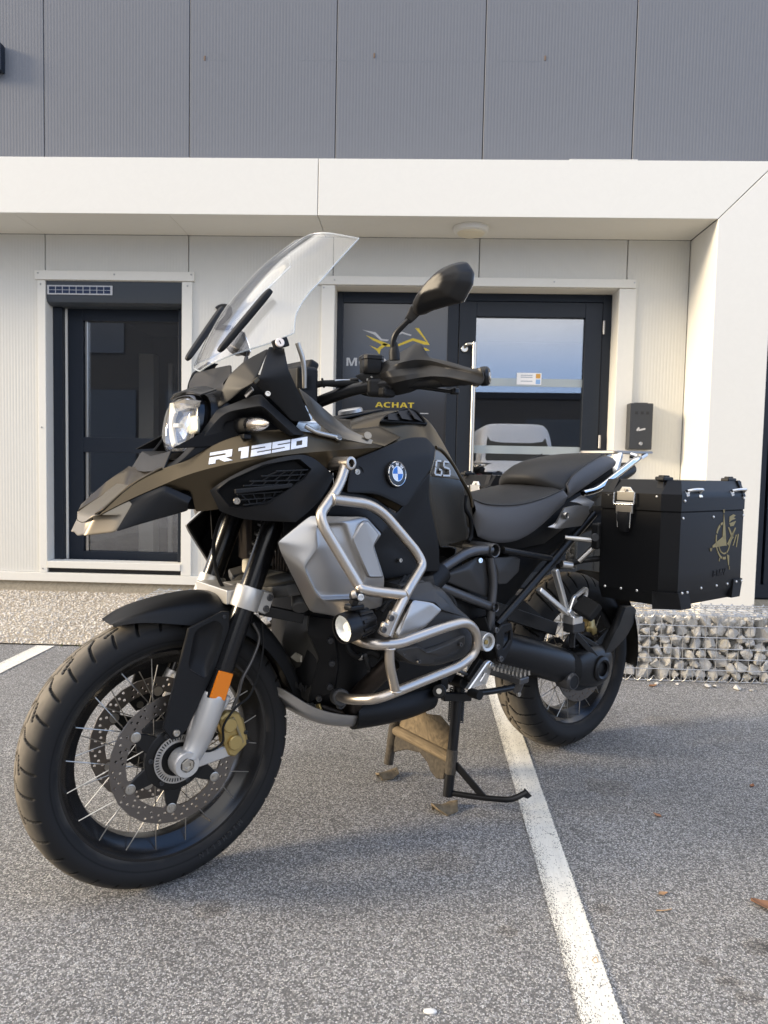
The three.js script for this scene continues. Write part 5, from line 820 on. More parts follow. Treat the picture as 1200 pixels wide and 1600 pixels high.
// --- handlebar, controls, hand guards, mirrors ---
{
  part('handlebar', tube([[0.585, 1.222, -0.455], [0.40, 1.20, -0.21], [0.345, 1.165, -0.12], [0.335, 1.15, -0.06], [0.335, 1.15, 0.06], [0.345, 1.165, 0.12], [0.40, 1.20, 0.21], [0.585, 1.222, 0.455]], (t) => 0.0148, { fillet: 0.05, seg: 20 }), K.satin, moto);
  part('bar_clamp', merge(rbox([0.335, 1.14, 0.055], [0.055, 0.05, 0.04], 0.008), rbox([0.335, 1.14, -0.055], [0.055, 0.05, 0.04], 0.008), rbox([0.33, 1.1, 0], [0.09, 0.045, 0.2], 0.012), tube([[0.335, 1.16, 0.075], [0.335, 1.16, 0.11]], 0.022)), K.brightAlloy, moto);
  for (const sd of [1, -1]) {
    const g = holder('hand_control', moto); g.scale.z = sd;
    const A = [0.44, 1.205, 0.25], Bq = [0.578, 1.222, 0.45], d = nrm(subv(Bq, A));
    part('grip', sweep([...Array(22).keys()].map((i) => lerp(A, Bq, i / 21)), (t) => 0.0172 + 0.0006 * Math.sin(t * 90), { seg: 20 }), K.rubber, g);
    part('bar_end', turned([[0, 0], [0.02, 0], [0.0225, 0.006], [0.0225, 0.018], [0.018, 0.024], [0.011, 0.024], [0.009, 0.02], [0, 0.02]], Bq, d, 28), K.satin, g);
    part('bar_end_bolt', bolt(add(Bq, mul(d, 0.022)), d, 0.009, 0.004), K.steel, g);
    part('switch_cluster', merge(rbox([0.435, 1.2, 0.245], [0.05, 0.045, 0.045], 0.012, [0, -0.6, 0]), rbox([0.445, 1.188, 0.268], [0.04, 0.025, 0.035], 0.008)), K.plastic, g);
    part('reservoir', body([[1.236, 0.9], [1.24, 1], [1.268, 1.04], [1.27, 1.12], [1.278, 1.12], [1.281, 1.0]].map(([y, k]) => ringOf([0.424, y - 0.004, 0.234], [0.022 * k, 0, 0.009 * k], [-0.01 * k, 0, 0.026 * k], 8, 5, Math.PI / 8)), { lv: 1, s: 1 }), K.satin, g);
    part('lever', tube([[0.42, 1.207, 0.25], [0.47, 1.205, 0.29], [0.525, 1.198, 0.34], [0.555, 1.192, 0.375], [0.56, 1.192, 0.38]], 0.0072, { smooth: true, flat: 0.7 }), K.satin, g);
    part('lever_end', rbox([0.562, 1.192, 0.384], [0.018, 0.016, 0.02], 0.005), K.satin, g);
    // guard shell: rows from top edge to bottom edge, columns from the inner end to the bar end
    const H = holder('hand_guard', moto); H.scale.z = sd;
    const rowsH = [[...[[.3886,1.2283,.226],[.4262,1.2496,.251],[.4616,1.2802,.286],[.4876,1.3049,.321],[.4949,1.3017,.336],[.5008,1.2681,.361],[.5183,1.2568,.406],[.5428,1.2352,.466],[.5436,1.2367,.488]]],
      [...[[.3844,1.225,.224],[.4305,1.2403,.252],[.4429,1.2479,.286],[.4536,1.2549,.321],[.4802,1.2618,.336],[.5035,1.2598,.361],[.5187,1.2458,.406],[.5379,1.2293,.466],[.5477,1.2225,.492]]],
      [...[[.396,1.2162,.228],[.4278,1.2282,.256],[.4241,1.2355,.298],[.4596,1.242,.326],[.4863,1.247,.341],[.502,1.2499,.366],[.5143,1.2393,.411],[.533,1.2252,.466],[.5496,1.2136,.493]]],
      [...[[.4018,1.2127,.23],[.4313,1.2208,.258],[.4311,1.2189,.302],[.456,1.2243,.331],[.4826,1.2293,.346],[.4983,1.2285,.371],[.5122,1.2224,.414],[.5284,1.2122,.466],[.5485,1.2047,.492]]],
      [...[[.4028,1.21,.232],[.4413,1.2102,.258],[.4394,1.2049,.298],[.4588,1.2118,.328],[.4847,1.2184,.344],[.501,1.2214,.371],[.5124,1.2169,.414],[.5256,1.2049,.464],[.5452,1.1975,.488]]],
      [...[[.411,1.2067,.234],[.4504,1.203,.256],[.457,1.1807,.286],[.4752,1.1877,.321],[.4904,1.198,.338],[.5066,1.2083,.368],[.5148,1.1993,.412],[.5309,1.2003,.464],[.5367,1.191,.484]]]];
    const wgt = [0, 0.15, 0.8, 1, 1, 1, 0.9, 0.6, 0.15], rel = [-0.004, 0.006, -0.004, 0.003, 0.010, -0.014], hn = nrm([-0.75, 0.05, 0.66]); rowsH.forEach((r, i) => r.forEach((p, j) => { r[j] = add(p, mul(hn, rel[i] * wgt[j])); }));
    const [V, F] = rows(rowsH), sh = [], m = 9; for (let r = 1; r < 5; r++) for (let i = 1; i < 6; i++) sh.push([r * m + i, r * m + i + 1, 2.4]);
    part('shell', skin(V, F, { t: 0.004, lv: 3, s: 0.9, sharp: sh.map(([a, b]) => [a, b, 3]), edge: 2.2, out: [-0.8, 0.2, 0.6] }), K.guard, H);
    part('guard_bolt', bolt([.4166,1.2189,.241], [-0.7, 0.1, 0.7], 0.0095, 0.004), K.steel, H);
    // mirror
    const mi = holder('mirror', moto); mi.scale.z = sd;
    part('stem', tube([...[[.3959,1.2539,.36],[.3861,1.3008,.362],[.4079,1.3361,.392]]], 0.0065, { fillet: 0.025 }), K.satin, mi);
    part('stem_boot', turned([[0, -0.004], [0.0125, -0.004], [0.0125, 0.012], [0.0085, 0.032], [0.0068, 0.036]], [.3959,1.2539,.36], [-0.05, 1, 0], 20), K.plastic, mi);
    part('neck', body([[632, 402, .392, .0085], [655, 375, .397, .0105], [675, 345, .402, .013]].map(([x, y, z, r], i) => { const P = [[.4079,1.3361,.392], [.4133,1.3455,.398], [.4177,1.3568,.404]][i]; return ringOf(P, mul([0.6, 0, 0.8], r), mul([0.3, -0.9, 0.2], r), 10); }), { lv: 1 }), K.plastic, mi);
    // head: outline on the glass side plus a bulged back
    const rim = [...[[.412,1.3557,.3992],[.416,1.3812,.4183],[.424,1.412,.4559],[.434,1.437,.49],[.44,1.4447,.5229],[.444,1.4413,.5382],[.448,1.4205,.552],[.447,1.395,.5503],[.44,1.3586,.5287],[.432,1.3561,.4953],[.42,1.3502,.4417],[.414,1.3428,.4166]]], nb = rim.length, ctr = mul(rim.reduce(add, [0, 0, 0]), 1 / rim.length);
    const back = rim.map((p) => add(lerp(p, ctr, 0.24), [-0.026, 0.002, 0.004])), bk2 = rim.map((p) => add(lerp(p, ctr, 0.6), [-0.042, 0.004, 0.006]));
    const rear = rim.map((p) => add(lerp(p, ctr, 0.06), [0.014, 0, -0.002]));
    part('head', body([rear, rim, back, bk2], { lv: 3, s: 1.3, cap: 1.5 }), K.guard, mi);
    part('mirror_glass', plate(rim.map((p) => add(lerp(p, ctr, 0.1), [0.0165, 0, -0.003])), { t: 0.003, b: 0.0005, n: [0.97, 0, -0.2] }), K.chrome, mi);
  }
  part('control_cable', tube([...[[.2944,1.1745,.13],[.3017,1.1879,.14],[.3195,1.2037,.155],[.3527,1.2089,.175],[.4115,1.2102,.2]]], 0.008, { smooth: true }), K.rubber, moto);
  part('control_cable', tube([...[[.3314,1.2059,.165],[.3825,1.2034,.18],[.4204,1.1917,.195],[.4539,1.1863,.21],[.4722,1.1958,.225]]], 0.0055, { smooth: true }), K.rubber, moto);
  part('control_cable', tube([...[[.3314,1.2079,.165],[.3682,1.206,.18],[.4117,1.2024,.2],[.446,1.1999,.22]]], 0.0045, { smooth: true }), K.rubber, moto);
  part('cable_fitting', rod([.3539,1.2144,.18], [.3943,1.218,.19], 0.0035, 12), K.steel, moto); part('cable_fitting', rod([.3934,1.2179,.19], [.4113,1.2199,.2], 0.0058, 12), K.plastic, moto);
  part('cable_tie', rod([.329,1.2078,.163], [.3335,1.2091,.166], 0.012, 12), K.rubber, moto);
}
// --- intake grille panel on the fairing side ---
for (const sd of [1, -1]) {
  const g = holder('radiator_shroud', moto); g.scale.z = sd;
  const outer = [[.0331,.9482,.178],[.0654,.9781,.2],[.1377,1.015,.222],[.2099,1.0317,.238],[.2429,1.0321,.245],[.2747,1.0129,.25],[.3107,.9838,.25],[.275,.9244,.252],[.2085,.8787,.25],[.1505,.8815,.225],[.098,.8839,.198],[.0557,.9036,.18]];
  const lip = [[.0432,.9492,.19],[.0661,.9721,.208],[.1372,1.0071,.229],[.2071,1.0216,.243],[.2192,1.021,.248],[.2451,.9993,.256],[.2256,.9773,.258],[.1418,.9197,.24],[.0928,.9105,.214],[.0705,.9124,.2]];
  const bottom = lip.map((p) => add(lerp(p, [.1458,.9587,.22], 0.06), [0.002, 0, -0.016]));
  part('frame', (() => { const V = [...outer, ...lip], m = 12, F = [[0, 1, 13, 12], [1, 2, 14, 13], [2, 3, 15, 14], [3, 4, 16, 15], [4, 5, 17, 16], [5, 6, 18, 17], [6, 7, 18], [7, 8, 19, 18], [8, 9, 19], [9, 10, 20, 19], [10, 11, 21, 20], [11, 0, 12, 21]]; return skin(V, F, { t: 0.004, lv: 2, sharp: [[12, 13, 2], [13, 14, 2], [14, 15, 2], [15, 16, 2], [16, 17, 2], [17, 18, 2], [18, 19, 2], [19, 20, 2], [20, 21, 2], [21, 12, 2]], edge: 2 }); })(), K.plastic, g);
  part('pocket', (() => { const V = [...lip, ...bottom], n = lip.length; const F = [...Array(n).keys()].map((k) => [k, (k + 1) % n, n + (k + 1) % n, n + k]); F.push([...Array(n).keys()].map((k) => n + k)); return skin(V, F, { t: 0, lv: 1, s: 2 }); })(), K.deep, g);
  // honeycomb ribs
  const bar = (a, b, w, h) => beam(a, b, w, h, [0, 0, 1], 0.001);
  part('main_rib', beam([.0716,.9475,.222], [.2014,.9618,.243], 0.010, 0.012, [0, 0, 1], 0.002), K.plastic, g);
  for (const [y0, y1, a, b, z] of [[505, 470, 680, 960, .246], [545, 512, 560, 930, .243], [580, 555, 480, 880, .238], [672, 642, 430, 760, .226], [718, 690, 430, 700, .222]]) { const P = (t) => lerp([.071,.9755,.232], [.2202,.9887,.25], 0), k = 5; }
  const lat = [[...[[.1612,.9929,.238],[.2399,.9976,.248]]], [...[[.1306,.9816,.23],[.2362,.9865,.246]]], [...[[.1057,.97,.224],[.2213,.9735,.243]]], [...[[.0919,.96,.221],[.2065,.9637,.24]]], [...[[.0802,.9402,.214],[.187,.9476,.234]]], [...[[.0895,.9289,.214],[.173,.9346,.23]]], [...[[.0958,.9175,.214],[.1553,.9245,.227]]]];
  lat.forEach(([a, b], i) => { part('grille_bar', beam(a, b, 0.0035, 0.008, [0, 0, 1], 0.001), K.plastic, g); if (i === 3 || i === 6) return; const [c, d] = lat[i + 1]; for (let k = 0; k < 4; k++) { const t = (k + 0.35 + (i % 2) * 0.4) / 4.2; if (t > 1) continue; part('grille_bar', beam(lerp(a, b, t), lerp(c, d, t + 0.05), 0.003, 0.008, [0, 0, 1], 0.001), K.plastic, g); } });
  part('shroud_bolt', bolt([.0848,.9265,.205], [-0.4, -0.1, 1], 0.0085, 0.005), K.steel, g);
}
// radiator cores behind the fork and dark filler
for (const sd of [1, -1]) {
  const g = holder('radiator', moto); g.scale.z = sd;
  part('core', rbox([0.3, 0.85, 0.13], [0.03, 0.22, 0.16], 0.003, [0, 0.25, 0]), K.deep, g);
  const fins = []; for (let i = 0; i < 16; i++) fins.push(rbox([0.278 + 0.0024 * (i - 8), 0.85, 0.06 + i * 0.0095], [0.004, 0.21, 0.0018], 0.0005)); part('fins', mergeGeometries(fins.map(plain)), std(0.05, 0.04, 0.034, 0.5, 0.5), g);
  part('inner_duct', skin([[0.2, 0.92, 0.02], [0.2, 0.95, 0.2], [0.33, 0.93, 0.24], [0.36, 0.95, 0.02], [0.21, 0.80, 0.2]], [[0, 1, 2, 3], [1, 4, 2]], { t: 0.004, lv: 1, s: 1, out: [0, 1, 0] }), K.deep, g);
}
// --- silver radiator covers ---
for (const sd of [1, -1]) {
  const g = holder('radiator_cover', moto); g.scale.z = sd;
  const O = [...[[.1571,.8371,.262],[.2315,.8949,.274],[.3641,.891,.308],[.4042,.8497,.316],[.3844,.8231,.313],[.4166,.7416,.316]], ...[[.4199,.6723,.302],[.3188,.6526,.265],[.257,.6668,.238]], [.1642,.8178,.257]];
  const Mi = [...[[.2342,.8785,.297],[.3034,.881,.311],[.3168,.8407,.316],[.36,.7575,.318]], ...[[.3457,.7011,.312],[.2536,.7036,.297],[.2392,.72,.294]], ...[[.2045,.781,.295],[.2372,.8251,.303]]], mc = mul(Mi.reduce(add, [0, 0, 0]), 1 / 9), Ni = Mi.map((p) => { const q = lerp(p, mc, 0.09); return [q[0], q[1], p[2] - 0.012]; });
  const V = [...O, ...Mi, ...Ni], m = (k) => 10 + k, n = (k) => 19 + k;
  const F = [[0, 1, m(0), m(8)], [9, 0, m(8), m(7)], [8, 9, m(7), m(6)], [8, m(6), m(5), 7], [7, m(5), m(4), 6], [6, m(4), m(3), 5], [5, m(3), m(2), 4], [4, m(2), 3], [3, m(2), m(1), 2], [2, m(1), m(0), 1], ...[...Array(9).keys()].map((k) => [m(k), m((k + 1) % 9), n((k + 1) % 9), n(k)]), [n(0), n(1), n(2), n(8)], [n(8), n(2), n(3), n(7)], [n(7), n(3), n(4), n(6)], [n(6), n(4), n(5)]];
  const cg = skin(V, F, { t: 0.006, lv: 3, s: 1.7, edge: 2.4, out: [0, 0, 1] }); part('cover', cg, K.silver, g); { const lg = cg.clone(); lg.translate(0.002, 0, -0.009); part('liner', lg, K.deep, g); }
  const rp = [[.3171,.8409,.318],[.3413,.8785,.322],[.3585,.8854,.322],[.3912,.8498,.328],[.3746,.8241,.326],[.4052,.7471,.328],[.3612,.7502,.326]];
  part('raised_plate', plate(rp, { t: 0.014, b: 0.0035, r: 0.008 }), K.silver, g);
  part('cover_mount', merge(rod([0.3, 0.78, 0.1], [0.32, 0.78, 0.27], 0.01), rod([0.3, 0.86, 0.12], [0.33, 0.86, 0.27], 0.01)), K.engineDark, g);
}
// --- tank ---
{
  const t = holder('fuel_tank', moto);
  // sections along x: [x, [y, z] ...] from the spine to the flank
  const S = [[0.40, [1.095, 0], [1.095, 0.06], [1.09, 0.12], [1.06, 0.18], [1.03, 0.2]],
    [0.47, [1.128, 0], [1.13, 0.07], [1.125, 0.125], [1.082, 0.185], [1.035, 0.215]],
    [0.56, [1.152, 0], [1.158, 0.09], [1.15, 0.135], [1.088, 0.195], [1.02, 0.225]],
    [0.64, [1.166, 0], [1.172, 0.1], [1.162, 0.14], [1.086, 0.205], [0.98, 0.225]],
    [0.70, [1.16, 0], [1.162, 0.1], [1.145, 0.14], [1.07, 0.18], [0.94, 0.185]],
    [0.76, [1.105, 0], [1.107, 0.094], [1.088, 0.13], [1.01, 0.158], [0.9, 0.165]],
    [0.83, [1.028, 0], [1.03, 0.085], [1.012, 0.118], [0.94, 0.14], [0.86, 0.145]],
    [0.90, [0.955, 0], [0.955, 0.07], [0.94, 0.1], [0.88, 0.12], [0.82, 0.125]]];
  const R = S.map(([x, ...q]) => [...q.slice(1).map(([y, z]) => [x, y, -z]).reverse(), ...q.map(([y, z]) => [x, y, z])]);
  const [V, F] = rows(R), sh = []; for (let i = 0; i < 7; i++) for (const k of [2, 6]) sh.push([i * 9 + k, i * 9 + k + 9, 1.3]);
  const shell = part('shell', skin(V, F, { t: 0.005, lv: 3, sharp: sh, edge: 1, out: [0, 1, 0] }), K.brown, t);
  part('cap_plate', skin([[0.46, 1.137, 0.05], [0.6, 1.17, 0.06], [0.6, 1.17, -0.06], [0.46, 1.137, -0.05]], [[0, 1, 2, 3]], { t: 0.006, lv: 2, s: 1.2, out: [0, 1, 0] }), K.plastic, t);
  part('cap', turned([[0, 0.012], [0.03, 0.012], [0.034, 0.009], [0.035, 0]], [0.53, 1.156, 0], [-0.23, 1, 0], 32), K.silver, t);
  for (const sd of [1, -1]) {
    // louvred vent
    const v = holder('tank_vent', moto); v.scale.z = sd;
    const nv = [-0.12, 0.62, 0.78], o0 = [[.5162,1.1198,.148],[.5234,1.1308,.146],[.5393,1.1416,.143],[.6174,1.1652,.134],[.6374,1.1657,.134],[.6556,1.159,.138],[.6717,1.1262,.158],[.6691,1.1203,.16],[.5456,1.1172,.155]], c0 = [.5979,1.139,.146], lay = (P, k) => snap(P, shell.geometry, nv, k);
    part('vent_frame', plate(lay(fillet2(o0, 0.008, 3), 0.011), { t: 0.016, b: 0.0025, n: nv, holes: [lay(fillet2(o0.map((p) => lerp(p, c0, 0.13)), 0.006, 3), 0.011)] }), K.plastic, v);
    part('vent_back', plate(lay(o0.map((p) => lerp(p, c0, 0.06)), 0.006), { t: 0.006, b: 0.0005, n: nv }), K.plastic, v);
    const tp = [[.5459,1.1389,.141], [.5809,1.1499,.138], [.6201,1.1592,.136], [.6469,1.1539,.139]], bt = [[.537,1.1223,.153], [.579,1.1242,.154], [.6213,1.1252,.156], [.6567,1.1262,.158]];
    for (let i = 0; i < 3; i++) { const q = lay([tp[i], lerp(tp[i], tp[i + 1], 0.94), lerp(bt[i], bt[i + 1], 0.94), bt[i]], 0), nn = nrm(nv); part('louvre', skin([add(q[0], mul(nn, 0.015)), add(q[1], mul(nn, 0.007)), add(q[2], mul(nn, 0.007)), add(q[3], mul(nn, 0.015))], [[0, 1, 2, 3]], { t: 0.0015, lv: 1, s: 2, out: nv }), phy(0.012, 0.013, 0.016, 0.5, 0, { specularIntensity: 0.6 }), v); }
    // side panel with relief letters
    const p = holder('tank_side_panel', moto); p.scale.z = sd;
    const P = [...[[.6692,1.0559,.205],[.7074,1.0428,.2],[.7503,1.0081,.19],[.8047,.9517,.178],[.8073,.9326,.178],[.8017,.9,.18],[.8348,.8187,.172],[.8256,.8068,.174],[.6985,.7922,.2],[.6301,.9051,.222],[.6255,.9863,.225],[.6562,1.0222,.215]]];
    part('panel', skin([...P, [.7087,.9763,.205], [.716,.8974,.204], [.7362,.8383,.2]], [[0, 1, 2, 12, 11], [2, 3, 4, 12], [11, 12, 10], [12, 13, 9, 10], [12, 4, 5, 13], [13, 14, 8, 9], [13, 5, 6, 14], [14, 6, 7, 8]], { t: 0.004, lv: 2, edge: 1.5 }), K.tankSide, p);
    part('upper_plate', skin([...[[.6642,1.0552,.211],[.7019,1.0426,.206],[.7447,1.0081,.196],[.7773,.9763,.188],[.714,.981,.203],[.628,.9851,.226],[.6237,.9876,.227],[.6535,1.0222,.218]]], [[0, 1, 4, 5], [1, 2, 3, 4], [0, 5, 6, 7]], { t: 0.004, lv: 2, edge: 1.5 }), std(0.2, 0.19, 0.17, 0.4, 0.7), p);
    const seg = (L) => L.map(([a, b]) => part('relief_letter', beam(a, b, 0.007, 0.0105, [0.2, 0.2, 1], 0.002), K.silver, p));
    const X = (u, v2) => { const s = (u - 130) / 160, tt = (v2 - 400) / 150; return lerp(lerp([.6525,1.0273,.219], [.7201,1.0288,.206], s), lerp([.6432,.9891,.227], [.7179,.9869,.21], s), tt); };
    seg([[X(185, 408), X(138, 404)], [X(138, 404), X(132, 470)], [X(132, 470), X(128, 545)], [X(128, 545), X(190, 552)], [X(190, 552), X(192, 500)], [X(192, 500), X(165, 490)]]);
    seg([[X(265, 420), X(212, 410)], [X(212, 410), X(212, 465)], [X(212, 465), X(272, 485)], [X(272, 485), X(276, 550)], [X(276, 550), X(208, 552)]]);
    part('panel_edge', tube([...[[.661,1.0627,.212],[.6892,1.0565,.204],[.7369,1.0264,.192],[.7866,.9815,.18],[.8461,.9288,.16],[.8571,.8979,.158]]], 0.005, { smooth: true }), K.brown, p);
    part('knee_seal', tube([...[[.8151,.9323,.172],[.8145,.8992,.17],[.8487,.8647,.16],[.8546,.8139,.158],[.8356,.7988,.168]]], 0.006, { smooth: true }), K.deep, p);
  }
}
// upper brown connecting shell between fairing and tank, with its silver-lit arm
for (const sd of [1, -1]) {
  const g = holder('shoulder_panel', moto); g.scale.z = sd;
  part('arm', skin([...[[.2445,1.1872,.195],[.2741,1.1774,.185]], ...[[.3877,1.0994,.19],[.4463,1.0738,.218],[.4351,1.0622,.226],[.3426,1.075,.218],[.28,1.1162,.206]], ...[[.309,1.115,.19],[.3721,1.0856,.2]]], [[0, 1, 7, 6], [7, 1, 2, 8], [6, 7, 8, 5], [8, 2, 3], [5, 8, 3, 4]], { t: 0.004, lv: 2, edge: 1.6, s: 0.4 }), phy(0.22, 0.2, 0.17, 0.3, 0.8), g);
  part('top_panel', skin([...[[.3942,1.1301,.12],[.4382,1.1284,.13],[.3911,1.0997,.185],[.4152,1.1013,.17],[.5034,1.1135,.165],[.5503,1.0868,.2],[.47,1.0604,.235],[.4379,1.066,.222],[.4241,1.0882,.19]]], [[1, 3, 2, 0], [3, 4, 5, 8], [8, 5, 6, 7], [2, 3, 8]], { t: 0.004, lv: 2, edge: 1.2, s: 0.4, out: [0, 1, 0.6] }), K.brown, g);
  part('arm_cap', rod([.432,1.0836,.214], [.4304,1.0849,.218], 0.010, 20), std(0.36, 0.32, 0.26, 0.45, 0.5), g);
  part('arm_rail', tube([...[[.2615,1.0998,.2],[.2855,1.0868,.208],[.3369,1.0765,.22]]], 0.006, { smooth: true }), K.steel, g);
  part('arm_bolt', bolt([.3398,1.0758,.222], [0, 0.6, 0.8], 0.009, 0.003), K.steel, g);
}
// --- black flank with roundel ---
for (const sd of [1, -1]) {
  const g = holder('side_panel', moto); g.scale.z = sd;
  const V = [...[[.3821,1.0261,.238],[.457,1.0547,.246],[.5488,1.0875,.232],[.6147,1.0874,.226],[.6433,1.0619,.23],[.6223,1.0106,.245],[.6079,.9968,.246],[.5196,.9073,.262],[.4246,.9443,.268],[.3408,.9462,.262],[.356,.9953,.248],[.4656,1.0227,.26],[.6175,1.0454,.242]]];
  part('upper', skin(V, [[0, 1, 11, 10], [1, 2, 3, 12, 11], [3, 4, 12], [12, 4, 5, 6], [11, 12, 6, 7], [11, 7, 8], [10, 11, 8, 9]], { t: 0.005, lv: 3, s: 0.35, edge: 2.4, sharp: [[12, 11, 2], [12, 6, 2.2], [3, 12, 1.5]] }), K.plastic, g);
  const L = [...[[.3168,.9486,.25],[.3802,.9446,.252],[.44,.9286,.25],[.5011,.8885,.248],[.6261,.9974,.232],[.626,.9341,.225],[.6902,.7975,.205],[.7046,.7244,.19],[.646,.7298,.2],[.4769,.7259,.235],[.4255,.8159,.26],[.4478,.8466,.262],[.3996,.887,.26],[.2899,.8924,.245],[.5097,.8007,.23]]];
  part('lower', skin(L, [[0, 1, 12, 13], [1, 2, 12], [2, 3, 11, 12], [3, 14, 10, 11], [3, 4, 5, 14], [5, 6, 14], [14, 6, 7, 8], [14, 8, 9, 10]], { t: 0.005, lv: 3, s: 1.6, edge: 2.2 }), K.plastic, g);
  part('flank_bolt', bolt([.5267,.7708,.236], [0, 0, 1], 0.006, 0.004), K.steel, g); part('flank_bolt', bolt([.3767,.9944,.25], [-0.2, 0, 1], 0.0075, 0.004), K.steel, g);
  part('bolt_recess', rod([.3815,.9951,.246], [.3811,.9951,.2465], 0.014, 24), K.deep, g);
  // roundel: black ring with letters round a quartered blue and white centre
  const r = holder('roundel', moto); const c = [.4865,.9914,.2645]; r.position.set(c[0], c[1], c[2] * sd); r.rotation.set(-0.1, sd * 0.12, 0.02);
  part('base', turned([[0.0335, -0.008], [0.0335, 0.0005], [0.032, 0.002], [0.0305, 0.002]], [0, 0, 0], [0, 0, sd], 56), K.plastic, r);
  part('chrome_ring', turned([[0.031, 0], [0.031, 0.003], [0.0302, 0.0038], [0.0292, 0.0034], [0.0292, 0]], [0, 0, 0], [0, 0, sd], 56), K.chrome, r);
  part('black_ring', turned([[0.0293, 0.0028], [0.0185, 0.0034]], [0, 0, 0], [0, 0, sd], 56), K.gloss, r);
  part('inner_ring', turned([[0.0186, 0.0028], [0.0186, 0.0042], [0.0174, 0.0042], [0.0174, 0.003]], [0, 0, 0], [0, 0, sd], 56), K.chrome, r);
  for (let k = 0; k < 4; k++) { const s = new THREE.Shape(); s.moveTo(0, 0); s.lineTo(0.0176 * Math.cos(k * Math.PI / 2), 0.0176 * Math.sin(k * Math.PI / 2)); s.absarc(0, 0, 0.0176, k * Math.PI / 2, (k + 1) * Math.PI / 2, false); const e = new THREE.ExtrudeGeometry(s, { depth: 0.0006, bevelEnabled: false, curveSegments: 10 }); e.translate(0, 0, sd > 0 ? 0.0034 : -0.004); part('quarter', plain(e), k % 2 ? K.blue : K.white, r); }
  ['B', 'M', 'W'].forEach((ch, i) => { const e = text(ch, 0.0076, 0.0008, 1.15); e.translate(0, 0.0237, 0.0032); e.rotateZ([0.86, 0, -0.86][i] * 0.85); if (sd < 0) e.rotateY(Math.PI); part('letter', plain(e), K.white, r); });
}
